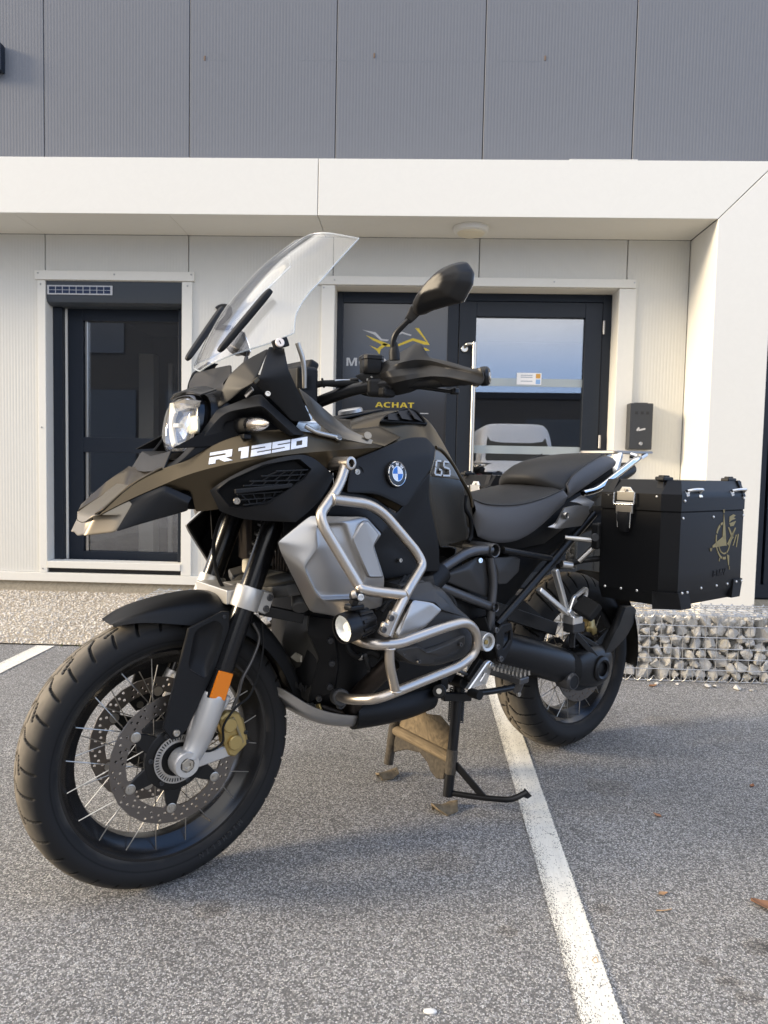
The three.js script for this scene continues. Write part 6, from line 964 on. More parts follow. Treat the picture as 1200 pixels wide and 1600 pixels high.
// --- crash bars ---
for (const sd of [1, -1]) {
  const g = holder('crash_bar', moto); g.scale.z = sd; const r = 0.0122, o = { fillet: 0.045, n: 8, seg: 18 };
  const cap = [.3307,1.0148,.292], inn = [.3223,1.013,.225];
  part('mount_tube', turned([[0.0095, 0], [0.0135, 0], [0.0155, -0.001], [0.0155, -0.002 - lenv(subv(inn, cap))], [0.011, -0.002 - lenv(subv(inn, cap))], [0.011, -0.004], [0.0125, -0.002], [0.0125, 0.0]], cap, subv(cap, inn), 28), K.bar, g);
  part('tube_plug', rod(lerp(cap, inn, 0.55), lerp(cap, inn, 0.6), 0.0112, 20), K.bar, g);
  part('mount_plate', plate([...[[.3077,1.0082,.228],[.3299,1.0351,.228],[.3506,1.0376,.228],[.3577,1.0283,.228],[.3307,.9972,.228],[.317,.9951,.228]]], { t: 0.02, b: 0.003, r: 0.006 }), K.bar, g);
  part('main_tube', tube([...[[.3276,1.0108,.272],[.2916,.9615,.3],[.2218,.9012,.33],[.2276,.8719,.338],[.3036,.7413,.368]], ...[[.3031,.7368,.374],[.3335,.7288,.377],[.43,.7123,.377]]], r, o), K.bar, g);
  part('upper_tube', tube([...[[.2585,.9335,.318],[.3606,.9222,.318],[.408,.8981,.318],[.4952,.8062,.335],[.5106,.7733,.345],[.4466,.7279,.372]], ...[[.43,.7113,.377],[.3848,.6583,.388],[.367,.6268,.392]]], r, o), K.bar, g);
  part('lower_loop', tube([...[[.3596,.5985,.27],[.3331,.607,.345],[.3433,.607,.38],[.3956,.6035,.392],[.5539,.6267,.392],[.6222,.6301,.388],[.6675,.5918,.38],[.6695,.5409,.374],[.62,.515,.372],[.4119,.4826,.368],[.368,.4695,.352],[.3465,.453,.28],[.3706,.4362,.2]]], r, o), K.bar, g);
  part('strut', tube([...[[.3763,.598,.389],[.3805,.5548,.386],[.4135,.4828,.37]]], r * 0.93, o), K.bar, g);
  for (const [p, d] of [[[.3764,.5956,.389], [0, 1, 0]], [[.4127,.4865,.37], [0, 1, 0.1]], [[.2619,.9328,.318], [1, 0, 0]], [[.4287,.7124,.377], [1, 0.2, 0]]]) part('weld_bead', (() => { const t = new THREE.TorusGeometry(r * 1.02, 0.003, 8, 24); t.applyQuaternion(new THREE.Quaternion().setFromUnitVectors(new THREE.Vector3(0, 0, 1), v3(d).normalize())); t.translate(...p); return t; })(), K.bar, g);
  part('joint_clamp', merge(rbox([.3717,.664,.398], [0.02, 0.04, 0.016], 0.005, [0, 0, -0.5]), rbox([.3558,.644,.398], [0.03, 0.03, 0.016], 0.006, [0, 0, -0.5])), K.bar, g);
  for (const q of [[.3649,.6704,.408], [.3438,.6464,.408]]) part('clamp_bolt', bolt(q, [-0.2, 0, 1], 0.0075, 0.004), K.frame, g);
  part('engine_mount', merge(rod([.388,.424,.17], [.3702,.4351,.21], 0.022, 20), bolt([.3743,.4128,.2], [0, 0, 1], 0.01, 0.006)), K.engine, g);
  // auxiliary lamp
  const L = holder('auxiliary_lamp', moto); L.scale.z = sd;
  const a = [.2745,.6462,.35], b = [.3831,.6691,.35], ax = nrm(subv(b, a)), ax2 = nrm([ax[0], ax[1] * 0.55, -0.1]);
  part('body', turned([[0.031, -0.004], [0.0335, -0.004], [0.0345, 0.002], [0.0345, 0.03], [0.031, 0.034], [0.031, 0.05], [0.028, 0.075], [0.024, 0.082], [0, 0.084]], a, ax2, 40), K.satin, L);
  const fins = []; for (let i = 0; i < 10; i++) { const t = i / 10 * 2 * Math.PI, U = nrm(crossv(ax2, [0, 0, 1])), Wv = crossv(ax2, U), rd = add(mul(U, Math.cos(t)), mul(Wv, Math.sin(t))); fins.push(beam(add(add(a, mul(ax2, 0.036)), mul(rd, 0.031)), add(add(a, mul(ax2, 0.078)), mul(rd, 0.0265)), 0.009, 0.008, rd, 0.002)); } fins.forEach((f) => part('cooling_fin', f, K.satin, L));
  part('lens', turned([[0, -0.0035], [0.012, -0.003], [0.024, -0.001], [0.0305, 0.002], [0.031, 0.006]], a, ax2, 36), K.glass, L);
  part('reflector_bowl', turned([[0.0302, 0.003], [0.026, 0.010], [0.018, 0.018], [0.008, 0.022], [0, 0.023]], a, ax2, 36), std(0.9, 0.92, 0.9, 0.35, 0.55), L);
  part('emitter', turned([[0, 0.006], [0.009, 0.008], [0.012, 0.014], [0.012, 0.02]], a, ax2, 24), std(0.85, 0.88, 0.86, 0.25), L);
  part('bracket', merge(beam([.2932,.7207,.372], [.2935,.7011,.36], 0.018, 0.014), rod([.2787,.7244,.372], [.3064,.718,.378], 0.010, 16), rbox([.3037,.6921,.35], [0.04, 0.014, 0.03], 0.005)), K.satin, L);
  part('bracket_bolt', bolt([.2955,.7201,.385], [-0.3, 0.1, 1], 0.008, 0.004), K.brightAlloy, L);
  part('bracket_bolt', rod([.2762,.7256,.378], [.2845,.7281,.384], 0.009, 16), K.bar, L);
  part('lamp_cable', tube([...[[.3908,.669,.34],[.4163,.6909,.335],[.451,.6903,.32],[.4879,.6677,.3]]], 0.004, { smooth: true }), K.rubber, L);
}
// --- engine ---
{
  const e = holder('engine', moto);
  part('crankcase', body([[0.34, 0.36, 0.10, 0.42], [0.38, 0.37, 0.14, 0.36], [0.55, 0.40, 0.17, 0.33], [0.78, 0.40, 0.165, 0.33], [0.90, 0.44, 0.13, 0.40]].map(([x, h, w, y0]) => ringOf([x, y0 + (0.74 - y0) / 2, 0], [0, (0.74 - y0) / 2, 0], [0, 0, w], 10, 4)), { lv: 2, s: 0.4 }), K.engineDark, e);
  // front cover with its grey-brown centre and the black side cover
  part('front_cover', skin([...[[.3298,.6143,.02],[.3399,.6244,.1],[.328,.5869,.11],[.3607,.5157,.12],[.3535,.4522,.1],[.3509,.3925,.085],[.3433,.4034,.03],[.3352,.484,0],[.3165,.5442,0],[.3329,.5183,.05],[.3373,.5063,.075],[.3279,.4941,.04]]], [[0, 1, 2, 9, 8], [2, 3, 10, 9], [8, 9, 11, 7], [9, 10, 11], [11, 10, 3, 4, 6, 7], [4, 5, 6]], { t: 0.02, lv: 2, s: 1, out: [-0.7, 0, 0.7] }), std(0.062, 0.058, 0.05, 0.5, 0.4), e);
  part('cover_tab', skin([...[[.3265,.5075,.042],[.3354,.5202,.05],[.3347,.518,.078],[.334,.5018,.078],[.3353,.4976,.06]]].map((p) => add(p, [-0.006, 0, 0.004])), [[0, 1, 2, 3, 4]], { t: 0.006, lv: 1, s: 1.3 }), std(0.42, 0.38, 0.3, 0.5, 0.2), e);
  part('timing_cover', skin([...[[.3367,.6256,.105],[.3744,.6235,.16],[.3803,.5666,.165],[.3949,.4976,.16],[.3882,.4311,.15],[.3494,.3927,.09],[.3519,.4537,.105],[.3591,.5171,.125],[.3258,.5882,.115]]], [[0, 1, 2, 8], [2, 3, 7, 8], [3, 4, 6, 7], [4, 5, 6]], { t: 0.02, lv: 2, s: 0.7 }), K.engineDark, e);
  for (const q of [[.3621,.5709,.168], [.3694,.511,.166], [.3715,.4477,.155], [.3626,.4096,.12]]) part('cover_bolt', bolt(q, [-0.4, 0, 1], 0.008, 0.006), K.engine, e);
  [...'BMW'].forEach((ch, i) => { const t = text(ch, 0.017, 0.003); t.rotateY(-0.75); const p = [[.3281,.4408,.06], [.3347,.4375,.068], [.3416,.4318,.078]][i]; t.translate(p[0] - 0.004, p[1], p[2] + 0.004); part('relief_letter', plain(t), K.engineDark, e); });
  for (const sd of [1, -1]) {
    const c = holder('cylinder', moto); c.scale.z = sd;
    // finned barrel, head, valve cover
    const head = [...[[.5029,.7139,.28],[.5802,.7201,.28],[.6088,.6927,.29],[.6418,.6566,.3],[.7047,.6173,.3],[.713,.5446,.3],[.6737,.5118,.3],[.5734,.5043,.3],[.499,.5195,.3],[.4569,.5761,.3],[.4614,.6046,.3],[.4885,.6464,.3]]];
    const ctr = mul(head.reduce(add, [0, 0, 0]), 1 / head.length), sc = (k, dz) => head.map((p) => { const q = lerp(ctr, p, k); return [q[0], q[1], 0.3 + dz]; });
    part('barrel', body([sc(0.9, -0.2), sc(0.9, -0.11)], { lv: 1, s: 1 }), K.engineDark, c);
    part('head', body([sc(0.97, -0.11), sc(1.0, -0.10), sc(1.0, -0.035), sc(0.97, -0.03)], { lv: 1, s: 1 }), K.engine, c);
    part('valve_cover', body([sc(0.99, -0.03), sc(1.0, -0.02), sc(0.98, 0.02), sc(0.9, 0.042), sc(0.7, 0.05)], { lv: 2, s: 0.55 }), K.engine, c);
    const fz = 0.349;
    part('silver_plate', skin([...[[.4726,.6926,.354],[.5277,.6822,.365],[.5569,.6611,.366],[.5006,.6216,.367],[.4263,.6079,.36],[.4205,.6202,.354],[.4441,.6519,.362]]], [[0, 1, 6], [1, 2, 3, 6], [3, 4, 6], [4, 5, 0, 6]], { t: 0.01, lv: 3, s: 2 }), K.silver, c);
    part('lower_cover', skin([...[[.4193,.5778,.357],[.4809,.58,.364],[.5103,.5607,.366],[.58,.5706,.366],[.6482,.5843,.357],[.6591,.5532,.347],[.6295,.5297,.342],[.5518,.5232,.344],[.4834,.5311,.347]]], [[0, 1, 7, 8], [1, 2, 6, 7], [2, 3, 5, 6], [3, 4, 5]], { t: 0.016, lv: 3, s: 2 }), std(0.05, 0.05, 0.051, 0.5, 0.4), c);
    part('top_cover', skin([...[[.4764,.7233,.312],[.5627,.7259,.312],[.5602,.7092,.337],[.5846,.6727,.357],[.6585,.6279,.347],[.5572,.6617,.364],[.5387,.6822,.362],[.4698,.6938,.347]]], [[0, 1, 2, 7], [2, 6, 7], [2, 3, 5, 6], [3, 4, 5]], { t: 0.01, lv: 3, s: 2 }), K.engine, c);
    part('cover_bolt', bolt([.5498,.7011,.33], [-0.2, 0.4, 1], 0.007, 0.005), K.steel, c);
    part('plug_cover', skin([...[[.5518,.7209,.22],[.6592,.7213,.22],[.6458,.702,.24],[.5809,.6991,.28],[.5239,.7041,.28]]], [[0, 1, 2, 3, 4]], { t: 0.03, lv: 2, s: 1, out: [0, 1, 0.4] }), K.satin, c);
    part('throttle_body', rod([0.66, 0.67, 0.17], [0.74, 0.72, 0.16], 0.034, 24), K.engineDark, c);
    part('intake_boot', merge(...[0, 1, 2, 3].map((k) => rod([0.68 + k * 0.014, 0.62, 0.2], [0.69 + k * 0.014, 0.62, 0.2], 0.045 - 0.003 * (k % 2), 24))), K.rubber, c);
    // header
    const h = holder('header_pipe', moto); h.scale.z = sd;
    part('pipe', tube([...[[.4902,.5198,.26],[.4678,.47,.22],[.4588,.4114,.16],[.4749,.3603,.11]]], 0.024, { smooth: true }), K.headPipe, h);
    part('pipe', tube([...[[.4052,.3654,.06],[.4612,.3428,.08],[.4966,.3357,.1]]], 0.017, { smooth: true }), K.headPipe, h);
    part('oxygen_sensor', merge(tube([...[[.4194,.5419,.24],[.4432,.5096,.22],[.4726,.4726,.2]]], 0.005, { smooth: true }), rod([.456,.4943,.21], [.4779,.4634,.2], 0.009, 14)), K.engine, h);
  }
  part('collector', tube([[.4752,.3457,.11], [.5467,.3435,.12], [.6525,.3416,.12], [.7497,.3434,.1]], 0.042, { fillet: 0.05, seg: 24 }), K.engineDark, e);
  part('oil_pan', body([[0.38, 0.37, 0.09], [0.5, 0.34, 0.13], [0.72, 0.33, 0.13], [0.86, 0.36, 0.1]].map(([x, y, w]) => ringOf([x, y + 0.06, 0], [0, 0.06, 0], [0, 0, w], 8, 4)), { lv: 1, s: 0.5 }), K.engineDark, e);
  part('gearbox', body([[0.75, 0.12], [0.95, 0.12], [1.02, 0.09]].map(([x, w]) => ringOf([x, 0.55, 0], [0, 0.15, 0], [0, 0, w], 8, 4)), { lv: 1, s: 0.6 }), K.engineDark, e);
  const sk = [[...[[.3431,.392,0],[.3499,.3797,0],[.3822,.3442,0],[.4344,.3071,0],[.488,.2841,0]]].map((p) => p)];
  // skid plate
  const sections = [[0.262, 0.436, 0.04, 0.43, 0.03], [0.285, 0.405, 0.075, 0.425, 0.07], [0.33, 0.355, 0.105, 0.385, 0.112], [0.40, 0.318, 0.115, 0.352, 0.128], [0.50, 0.298, 0.12, 0.33, 0.14], [0.60, 0.296, 0.12, 0.318, 0.145], [0.70, 0.300, 0.11, 0.318, 0.13]];
  const R = sections.map(([x, y, w, y2, w2]) => [[x, y2 + 0.012, -w2 - 0.004], [x, y2 - 0.006, -w2], [x, y, -w], [x, y, 0], [x, y, w], [x, y2 - 0.006, w2], [x, y2 + 0.012, w2 + 0.004]]);
  part('skid_plate', rowSkin(R, { t: 0.004, lv: 2, edge: 1.5, out: [0, -1, 0] }), K.silver, moto);
}
{
  const e = holder('wiring', moto);
  part('cable', tube([...[[.5422,.7298,.24],[.4988,.7033,.26],[.47,.6769,.28],[.4679,.6592,.3]]], 0.0045, { smooth: true }), K.rubber, e);
  part('cable', tube([...[[.5732,.7276,.22],[.5218,.7039,.24],[.4891,.6826,.26],[.4512,.6718,.27],[.4252,.6586,.27]]], 0.0035, { smooth: true }), K.rubber, e);
  part('hose', tube([...[[.4077,.5777,.17],[.4077,.5436,.19],[.4341,.5256,.2],[.4526,.5382,.22],[.4646,.53,.24]]], 0.008, { smooth: true }), K.rubber, e);
  part('hose', tube([...[[.4109,.6121,.15],[.4141,.5879,.17],[.4195,.5822,.2],[.4414,.5834,.22]]], 0.009, { smooth: true }), K.rubber, e);
  part('hose_clip', rod([.4307,.5282,.2], [.4381,.5236,.2], 0.0095, 16), K.steel, e);
  part('drain_bolt', bolt([.4329,.3825,.12], [-0.3, 0, 1], 0.011, 0.007), K.frame, e);
  part('bracket', beam([.3669,.3825,.07], [.3695,.3606,.09], 0.012, 0.018), K.castGrey, e); part('bracket', beam([.3725,.3883,.1], [.3764,.3649,.11], 0.008, 0.014), K.gold, e);
  for (const q of [[.4528,.6378,.352], [.6259,.5659,.36], [.4889,.5427,.36], [.4499,.5668,.35]]) part('cover_bolt', bolt(q, [0, 0, 1], 0.0055, 0.006), K.frame, e);
}
// --- front suspension arm ---
{
  const a = holder('suspension_arm', moto);
  for (const sd of [1, -1]) part('arm', body([[0.2, 0.69, 0.02, 0.02, 0.03], [0.28, 0.715, 0.08, 0.024, 0.03], [0.36, 0.735, 0.15, 0.026, 0.03], [0.44, 0.735, 0.17, 0.03, 0.03]].map(([x, y, z, h, w]) => ringOf([x, y, z * sd], [0, h, 0], [0.4 * w, 0, w], 8, 3)), { lv: 2 }), K.castGrey, a);
  part('arm_web', skin([[0.22, 0.705, 0.09], [0.24, 0.72, 0.16], [0.36, 0.735, 0.2], [0.37, 0.735, 0.0], [0.22, 0.7, 0]], [[0, 1, 2, 3, 4]], { t: 0.03, lv: 2, s: 0.8, mirror: true, out: [0, 1, 0] }), K.castGrey, a);
  part('arm_boss', merge(rod([0.3, 0.70, 0.12], [0.28, 0.66, 0.16], 0.022, 20)), K.castGrey, a);
  part('spring', (() => { const P = []; for (let i = 0; i <= 160; i++) { const t = i / 160, q = t * 8 * 2 * Math.PI; P.push([0.26 + 0.06 * t + 0.04 * Math.cos(q), 0.74 + 0.2 * t, 0.04 * Math.sin(q)]); } return sweep(P, 0.006, { seg: 8 }); })(), K.satin, a);
  part('steering_link', beam([0.2, 0.655, 0.1], [0.3, 0.63, 0.14], 0.02, 0.026), K.satin, a);
  part('fitting', rbox([0.2, 0.755, 0.045], [0.03, 0.035, 0.03], 0.006), std(0.62, 0.56, 0.42, 0.6), a);
}
// --- frame, foot controls ---
for (const sd of [1, -1]) {
  const f = holder('frame', moto); f.scale.z = sd; const o = { fillet: 0.05, n: 6, seg: 16 };
  part('frame_tube', tube([...[[.7243,.7213,.165],[.8431,.7708,.165],[.9315,.7699,.165]]], 0.0145, o), K.frame, f);
  part('frame_tube', tube([...[[.7177,.6796,.165],[.9417,.5971,.165]]], 0.0135, o), K.frame, f);
  part('frame_tube', tube([...[[.932,.7479,.162],[.9527,.6693,.162],[.9424,.5894,.162],[.9432,.5277,.162]]], 0.0135, o), K.frame, f);
  const ringEnd = (p, r) => { part('tube_end', turned([[r * 0.82, -0.1], [r * 0.82, 0.018], [r * 0.95, 0.02], [r, 0.018], [r, -0.1]], p, [0, 0, 1], 32), K.frame, f); part('tube_plug', rod([p[0], p[1], p[2] - 0.08], [p[0], p[1], p[2] - 0.05], r * 0.82, 24), K.frame, f); };
  ringEnd([.9316,.7687,.165], 0.021); ringEnd([.9416,.5977,.165], 0.0135);
  part('rear_tube', tube([[.9677,.5402,.168], [1.1726,.6866,.168], [1.4229,.8662,.168]], 0.0125, { fillet: 0.02, seg: 16 }), K.satin, f);
  part('rear_tube', tube([[.9886,.7654,.16], [1.2038,.7273,.168]], 0.0105, o), K.satin, f);
  part('side_cover', skin([...[[.7362,.6985,.15],[.8888,.7509,.155],[.9251,.7379,.155],[.9444,.6197,.15],[.814,.6658,.155],[.8422,.7196,.168]]], [[0, 1, 5], [1, 2, 3, 5], [0, 5, 4], [5, 3, 4]], { t: 0.008, lv: 3, s: 2, edge: 2.2 }), std(0.028, 0.027, 0.026, 0.45), f);
  part('side_cover', skin([...[[.9631,.7408,.15],[1.058,.7415,.15],[1.082,.731,.15],[1.0761,.6912,.15],[1.0233,.658,.15],[.9853,.6584,.15],[.9809,.6988,.156]]], [[0, 1, 6], [1, 2, 3, 6], [6, 3, 4, 5], [0, 6, 5]], { t: 0.008, lv: 3, s: 2, edge: 2.2 }), std(0.028, 0.027, 0.026, 0.45), f);
  part('cover_bolt', bolt([.8931,.7392,.16], [-0.2, 0.1, 1], 0.0085, 0.004), K.chrome, f);
  part('pivot_ring', turned([[0.018, -0.01], [0.018, 0.004], [0.0255, 0.006], [0.0275, 0.003], [0.0275, -0.03]], [.887,.5052,.205], [0, 0, 1], 40), K.alloy, f);
  part('pivot_bolt', merge(rod(add([.8856,.5054,.205], [0, 0, -0.03]), add([.8856,.5054,.205], [0, 0, -0.006]), 0.019, 24)), std(0.4, 0.38, 0.33, 0.5, 0.3), f);
  part('pivot_bolt', rod(add([.8813,.506,.205], [0, 0, -0.01]), add([.8813,.506,.205], [0, 0, 0.004]), 0.007, 14), K.gold, f);
  // footrest hanger
  part('hanger_plate', plate([...[[.9908,.5496,.205],[.9998,.5174,.205],[.9975,.4864,.205],[.959,.4297,.205],[.9404,.4351,.205],[.92,.4866,.205],[.9254,.5266,.205],[.95,.5492,.205]]], { t: 0.01, b: 0.003, r: 0.006, holes: [[...[[.9622,.522,.205],[.9866,.5268,.205],[.9856,.4984,.205],[.9678,.4801,.205],[.9569,.4764,.205]]]] }), K.plastic, f);
  for (const q of [[.9287,.4858,.207], [.9435,.4479,.207], [.9282,.5345,.2]]) part('hanger_bolt', bolt(q, [0, 0, 1], 0.009, 0.005), K.frame, f);
  part('hanger', merge(beam([0.93, 0.56, 0.13], [0.95, 0.44, 0.17], 0.04, 0.05), beam([0.9, 0.5, 0.12], [0.78, 0.4, 0.14], 0.03, 0.04), beam([.8534,.3817,.17], [.9044,.4344,.17], 0.02, 0.05)), K.engineDark, f);
  const p = holder('footrest', moto); p.scale.z = sd; const A = [.9148,.4118,.23], Bq = [.9615,.4012,.3], d = nrm([0.15, 0, 1]);
  part('footrest_base', beam([0.915, 0.418, 0.2], [0.93, 0.41, 0.315], 0.045, 0.02, [0, 1, 0], 0.005), K.frame, p);
  for (let i = 0; i < 9; i++) for (let j = 0; j < 3; j++) part('footrest_tooth', turned([[0.005, 0], [0.0042, 0.012], [0, 0.012]], [0.898 + j * 0.018 + i * 0.0018, 0.424, 0.212 + i * 0.0125], [0, 1, 0], 6), K.steel, p);
  part('footrest_arm', beam([0.93, 0.405, 0.3], [0.925, 0.368, 0.288], 0.014, 0.02), K.frame, p); part('footrest_bolt', bolt([0.925, 0.368, 0.298], [0, 0, 1], 0.007, 0.004), K.steel, p);
}
{
  const s = holder('gear_lever', moto);
  part('lever', merge(plate([...[[.8059,.3799,.215],[.8133,.3873,.215],[.88,.4483,.215],[.8953,.4517,.215],[.9079,.4394,.215],[.9053,.4271,.215],[.8899,.4216,.215],[.8261,.3851,.215],[.8137,.3749,.215]]], { t: 0.014, b: 0.003, r: 0.006, holes: [[...[[.8536,.3992,.215],[.8658,.4191,.215],[.8769,.4174,.215],[.8757,.3924,.215]]]] }), plate([...[[.8495,.3936,.215],[.8724,.4181,.215],[.8813,.4167,.215],[.8804,.3853,.215],[.874,.3816,.215]]], { t: 0.012, b: 0.002 })), K.brightAlloy, s);
  part('lever_bolt', bolt([.8917,.438,.219], [0, 0, 1], 0.010, 0.004), K.steel, s);
  part('toe_peg', sweep([[.8169,.3704,.212], [.8171,.3711,.25]], 0.0135, { seg: 18 }), K.rubber, s);
  part('pedal_shaft', tube([[.8291,.3604,.2], [.9327,.3475,.19], [1.0426,.339,.18]], 0.0095), K.satin, s);
  part('linkage', tube([[.8098,.4243,.16], [.8571,.4002,.17]], 0.005), K.frame, s);
  part('stand_switch', merge(rod([.754,.3684,.15], [.7336,.3772,.17], 0.02, 24), rbox([.7707,.388,.14], [0.03, 0.04, 0.03], 0.005), beam([.7189,.3792,.12], [.7231,.337,.14], 0.02, 0.012), beam([.7857,.3418,.13], [.8795,.3302,.15], 0.02, 0.024)), K.satin, s);
  part('switch_emblem', rod([.7327,.3776,.171], [.7313,.3782,.1725], 0.008, 16), K.steel, s);
}
// --- seat and tail ---
{
  const s = holder('rider_seat', moto);
  const edge = [...[[.9121,.9157,.105],[.9417,.9035,.125],[.995,.8986,.145],[1.0648,.9019,.158],[1.1599,.9193,.165],[1.265,.9481,.162]]], mid = edge.map((e, i) => [e[0] + 0.012, [0.925, 0.922, 0.924, 0.932, 0.948, 0.962][i] + 0.002, e[2] * 0.55]), cen = edge.map((e, i) => [e[0] + 0.016, [0.928, 0.926, 0.929, 0.938, 0.955, 0.968][i], 0]);
  const R = edge.map((e, i) => [[e[0], e[1], -e[2]], [mid[i][0], mid[i][1], -mid[i][2]], cen[i], mid[i], e]);
  part('top_cover', rowSkin(R, { t: 0.02, lv: 2, edge: 0.6, out: [0, 1, 0] }), K.seatTop, s);
  for (const sd of [1, -1]) { const bot = [...[[.9122,.8576,.1],[.9254,.804,.115],[.9711,.7841,.13],[1.044,.7785,.14],[1.1463,.8008,.14],[1.3068,.9038,.14]]], md = edge.map((e, i) => add(lerp(e, bot[i], 0.5), [0, 0.0, 0.016])); const f = (P) => P.map((p) => [p[0], p[1], p[2] * sd]); part('side_cover', rowSkin([f(edge), f(md), f(bot)], { t: 0.012, lv: 2, edge: 1.2, out: [0, 0, sd] }), K.seatSide, s); }
  for (const sd of [1, -1]) part('piping', tube(edge.map((p) => [p[0], p[1] + 0.001, (p[2] + 0.001) * sd]), 0.0022, { smooth: true, n: 40 }), K.seatTop, s);
  part('seat_front', skin([[0.895, 0.92, 0.1], [0.9, 0.80, 0.105], [0.9, 0.80, 0], [0.895, 0.925, 0]], [[0, 1, 2, 3]], { t: 0.02, lv: 2, s: 0.8, mirror: true, out: [-1, 0, 0] }), K.seatSide, s);
  const q = holder('pillion_seat', moto);
  const pe = [...[[1.2969,.9633,.15],[1.3202,.9904,.15],[1.3842,1.0253,.148],[1.5086,1.0689,.135],[1.6143,1.0609,.1]]], pc = [[1.235, 1.022], [1.29, 1.042], [1.40, 1.062], [1.60, 1.082], [1.66, 1.07]];
  const PR = pe.map((e, i) => [[e[0], e[1], -e[2]], [lerp(e, [pc[i][0], pc[i][1], 0], 0.6)[0], pc[i][1] - 0.004, -e[2] * 0.55], [pc[i][0], pc[i][1], 0], [lerp(e, [pc[i][0], pc[i][1], 0], 0.6)[0], pc[i][1] - 0.004, e[2] * 0.55], e]);
  const front = [[[1.3026,.9125,.145], [1.232, 0.958, 0.085], [1.228, 0.955, 0]], [[1.2937,.9438,.152], [1.212, 0.99, 0.09], [1.205, 0.988, 0]]].map(([e, m, c]) => [[e[0], e[1], -e[2]], [m[0], m[1], -m[2]], c, m, e]);
  PR.unshift(...front);
  part('top_cover', rowSkin(PR, { t: 0.02, lv: 2, edge: 0.5, out: [0, 1, 0] }), K.seatTop, q);
  for (const sd of [1, -1]) { const bot = [...[[1.3126,.9122,.14],[1.3371,.9222,.14],[1.4085,.9546,.14],[1.5276,1.0052,.135],[1.6205,1.0304,.11]]], f = (P) => P.map((p) => [p[0], p[1], p[2] * sd]), md = pe.map((e, i) => add(lerp(e, bot[i], 0.5), [0, 0, 0.012])); part('side_cover', rowSkin([f(pe), f(md), f(bot)], { t: 0.012, lv: 2, edge: 1, out: [0, 0, sd] }), K.seatSide, q); }
  for (const sd of [1, -1]) part('piping', tube(pe.slice(0, 4).map((p) => [p[0], p[1] + 0.001, (p[2] + 0.001) * sd]), 0.0022, { smooth: true, n: 40 }), K.seatTop, q);
  part('seat_base', body([[1.24, 0.92, 0.12], [1.45, 0.96, 0.12], [1.66, 1.02, 0.1]].map(([x, y, w]) => ringOf([x, y, 0], [0, 0.03, 0], [0, 0, w], 8, 4)), { lv: 1, s: 0.6 }), K.deep, q);
  part('under_tray', body([[0.92, 0.80, 0.03, 0.09], [1.05, 0.79, 0.05, 0.12], [1.25, 0.82, 0.07, 0.13], [1.45, 0.9, 0.05, 0.12], [1.6, 0.97, 0.04, 0.1]].map(([x, y, h, w]) => ringOf([x, y, 0], [0, h, 0], [0, 0, w], 8, 4)), { lv: 1, s: 0.6 }), K.engineDark, moto);
  part('rear_inner_fender', body([[1.02, 0.60, 0.12, 0.09], [1.12, 0.66, 0.1, 0.1], [1.25, 0.74, 0.05, 0.1], [1.5, 0.82, 0.03, 0.1], [1.72, 0.85, 0.03, 0.1]].map(([x, y, h, w]) => ringOf([x, y, 0], [0, h, 0], [0, 0, w], 8, 4)), { lv: 1, s: 0.4 }), K.deep, moto);
  for (const sd of [1, -1]) {
    const g = holder('tail_cover', moto); g.scale.z = sd;
    part('panel', skin([...[[1.1963,.8273,.165],[1.2109,.8275,.175],[1.2498,.8901,.182],[1.3106,.8986,.182],[1.3787,.8935,.18],[1.3831,.8678,.18],[1.3452,.8278,.178],[1.2269,.8216,.176],[1.2676,.8544,.19]]], [[0, 1, 2, 8], [2, 3, 8], [3, 4, 5, 8], [5, 6, 7, 8], [0, 8, 7]], { t: 0.008, lv: 2, s: 0.7, edge: 1.8 }), K.silver, g);
    part('lock', turned([[0, 0.004], [0.007, 0.004], [0.008, 0.006], [0.0105, 0.006], [0.012, 0.003], [0.012, -0.006]], [1.2462,.8649,.19], [0, 0, 1], 28), K.steel, g);
    part('lock_slot', beam(add([1.2353,.871,.197], [0, 0, 0]), [1.2402,.86,.197], 0.002, 0.002), K.deep, g);
    part('tail_fairing', skin([...[[1.3032,.9076,.16],[1.3648,.9297,.16],[1.4292,.9064,.165],[1.3892,.8788,.175],[1.3349,.9049,.17]]], [[0, 1, 2, 4], [4, 2, 3]], { t: 0.01, lv: 2, s: 0.8, out: [0, 1, 0.5] }), std(0.25, 0.245, 0.24, 0.4, 0.6), g);
    part('grab_rail', tube([[1.3719,.9342,.16], [1.4367,.9469,.168], [1.6638,1.0562,.165], [1.7214,1.0629,.14], [1.708,1.0713,.11]], 0.0115, { fillet: 0.03, seg: 16 }), K.chrome, g);
    // case carrier
    part('carrier_tube', tube([[1.2412,.6986,.17], [1.356,.7161,.19], [1.381,.7242,.235]], 0.0095, { fillet: 0.03 }), K.satin, g);
    part('carrier_tube', tube([[1.32,.7127,.19], [1.3643,.7702,.225]], 0.0085), K.steel, g);
    part('carrier_tube', tube([[1.2834,.7903,.16], [1.3498,.7832,.225]], 0.0085), K.steel, g);
    part('carrier_boss', merge(rod([1.239,.7089,.185], [1.2722,.7029,.2], 0.013, 18)), K.steel, g);
    part('carrier_lock', merge(rbox([1.3623,.7992,.235], [0.05, 0.085, 0.03], 0.008)), K.plastic, g); part('carrier_lock_barrel', rod([1.319,.7979,.25], add([1.319,.7979,.25], [-0.006, 0, 0.006]), 0.013, 20), K.engine, g);
    // pillion footrest bracket
    const b = holder('pillion_footrest', moto); b.scale.z = sd;
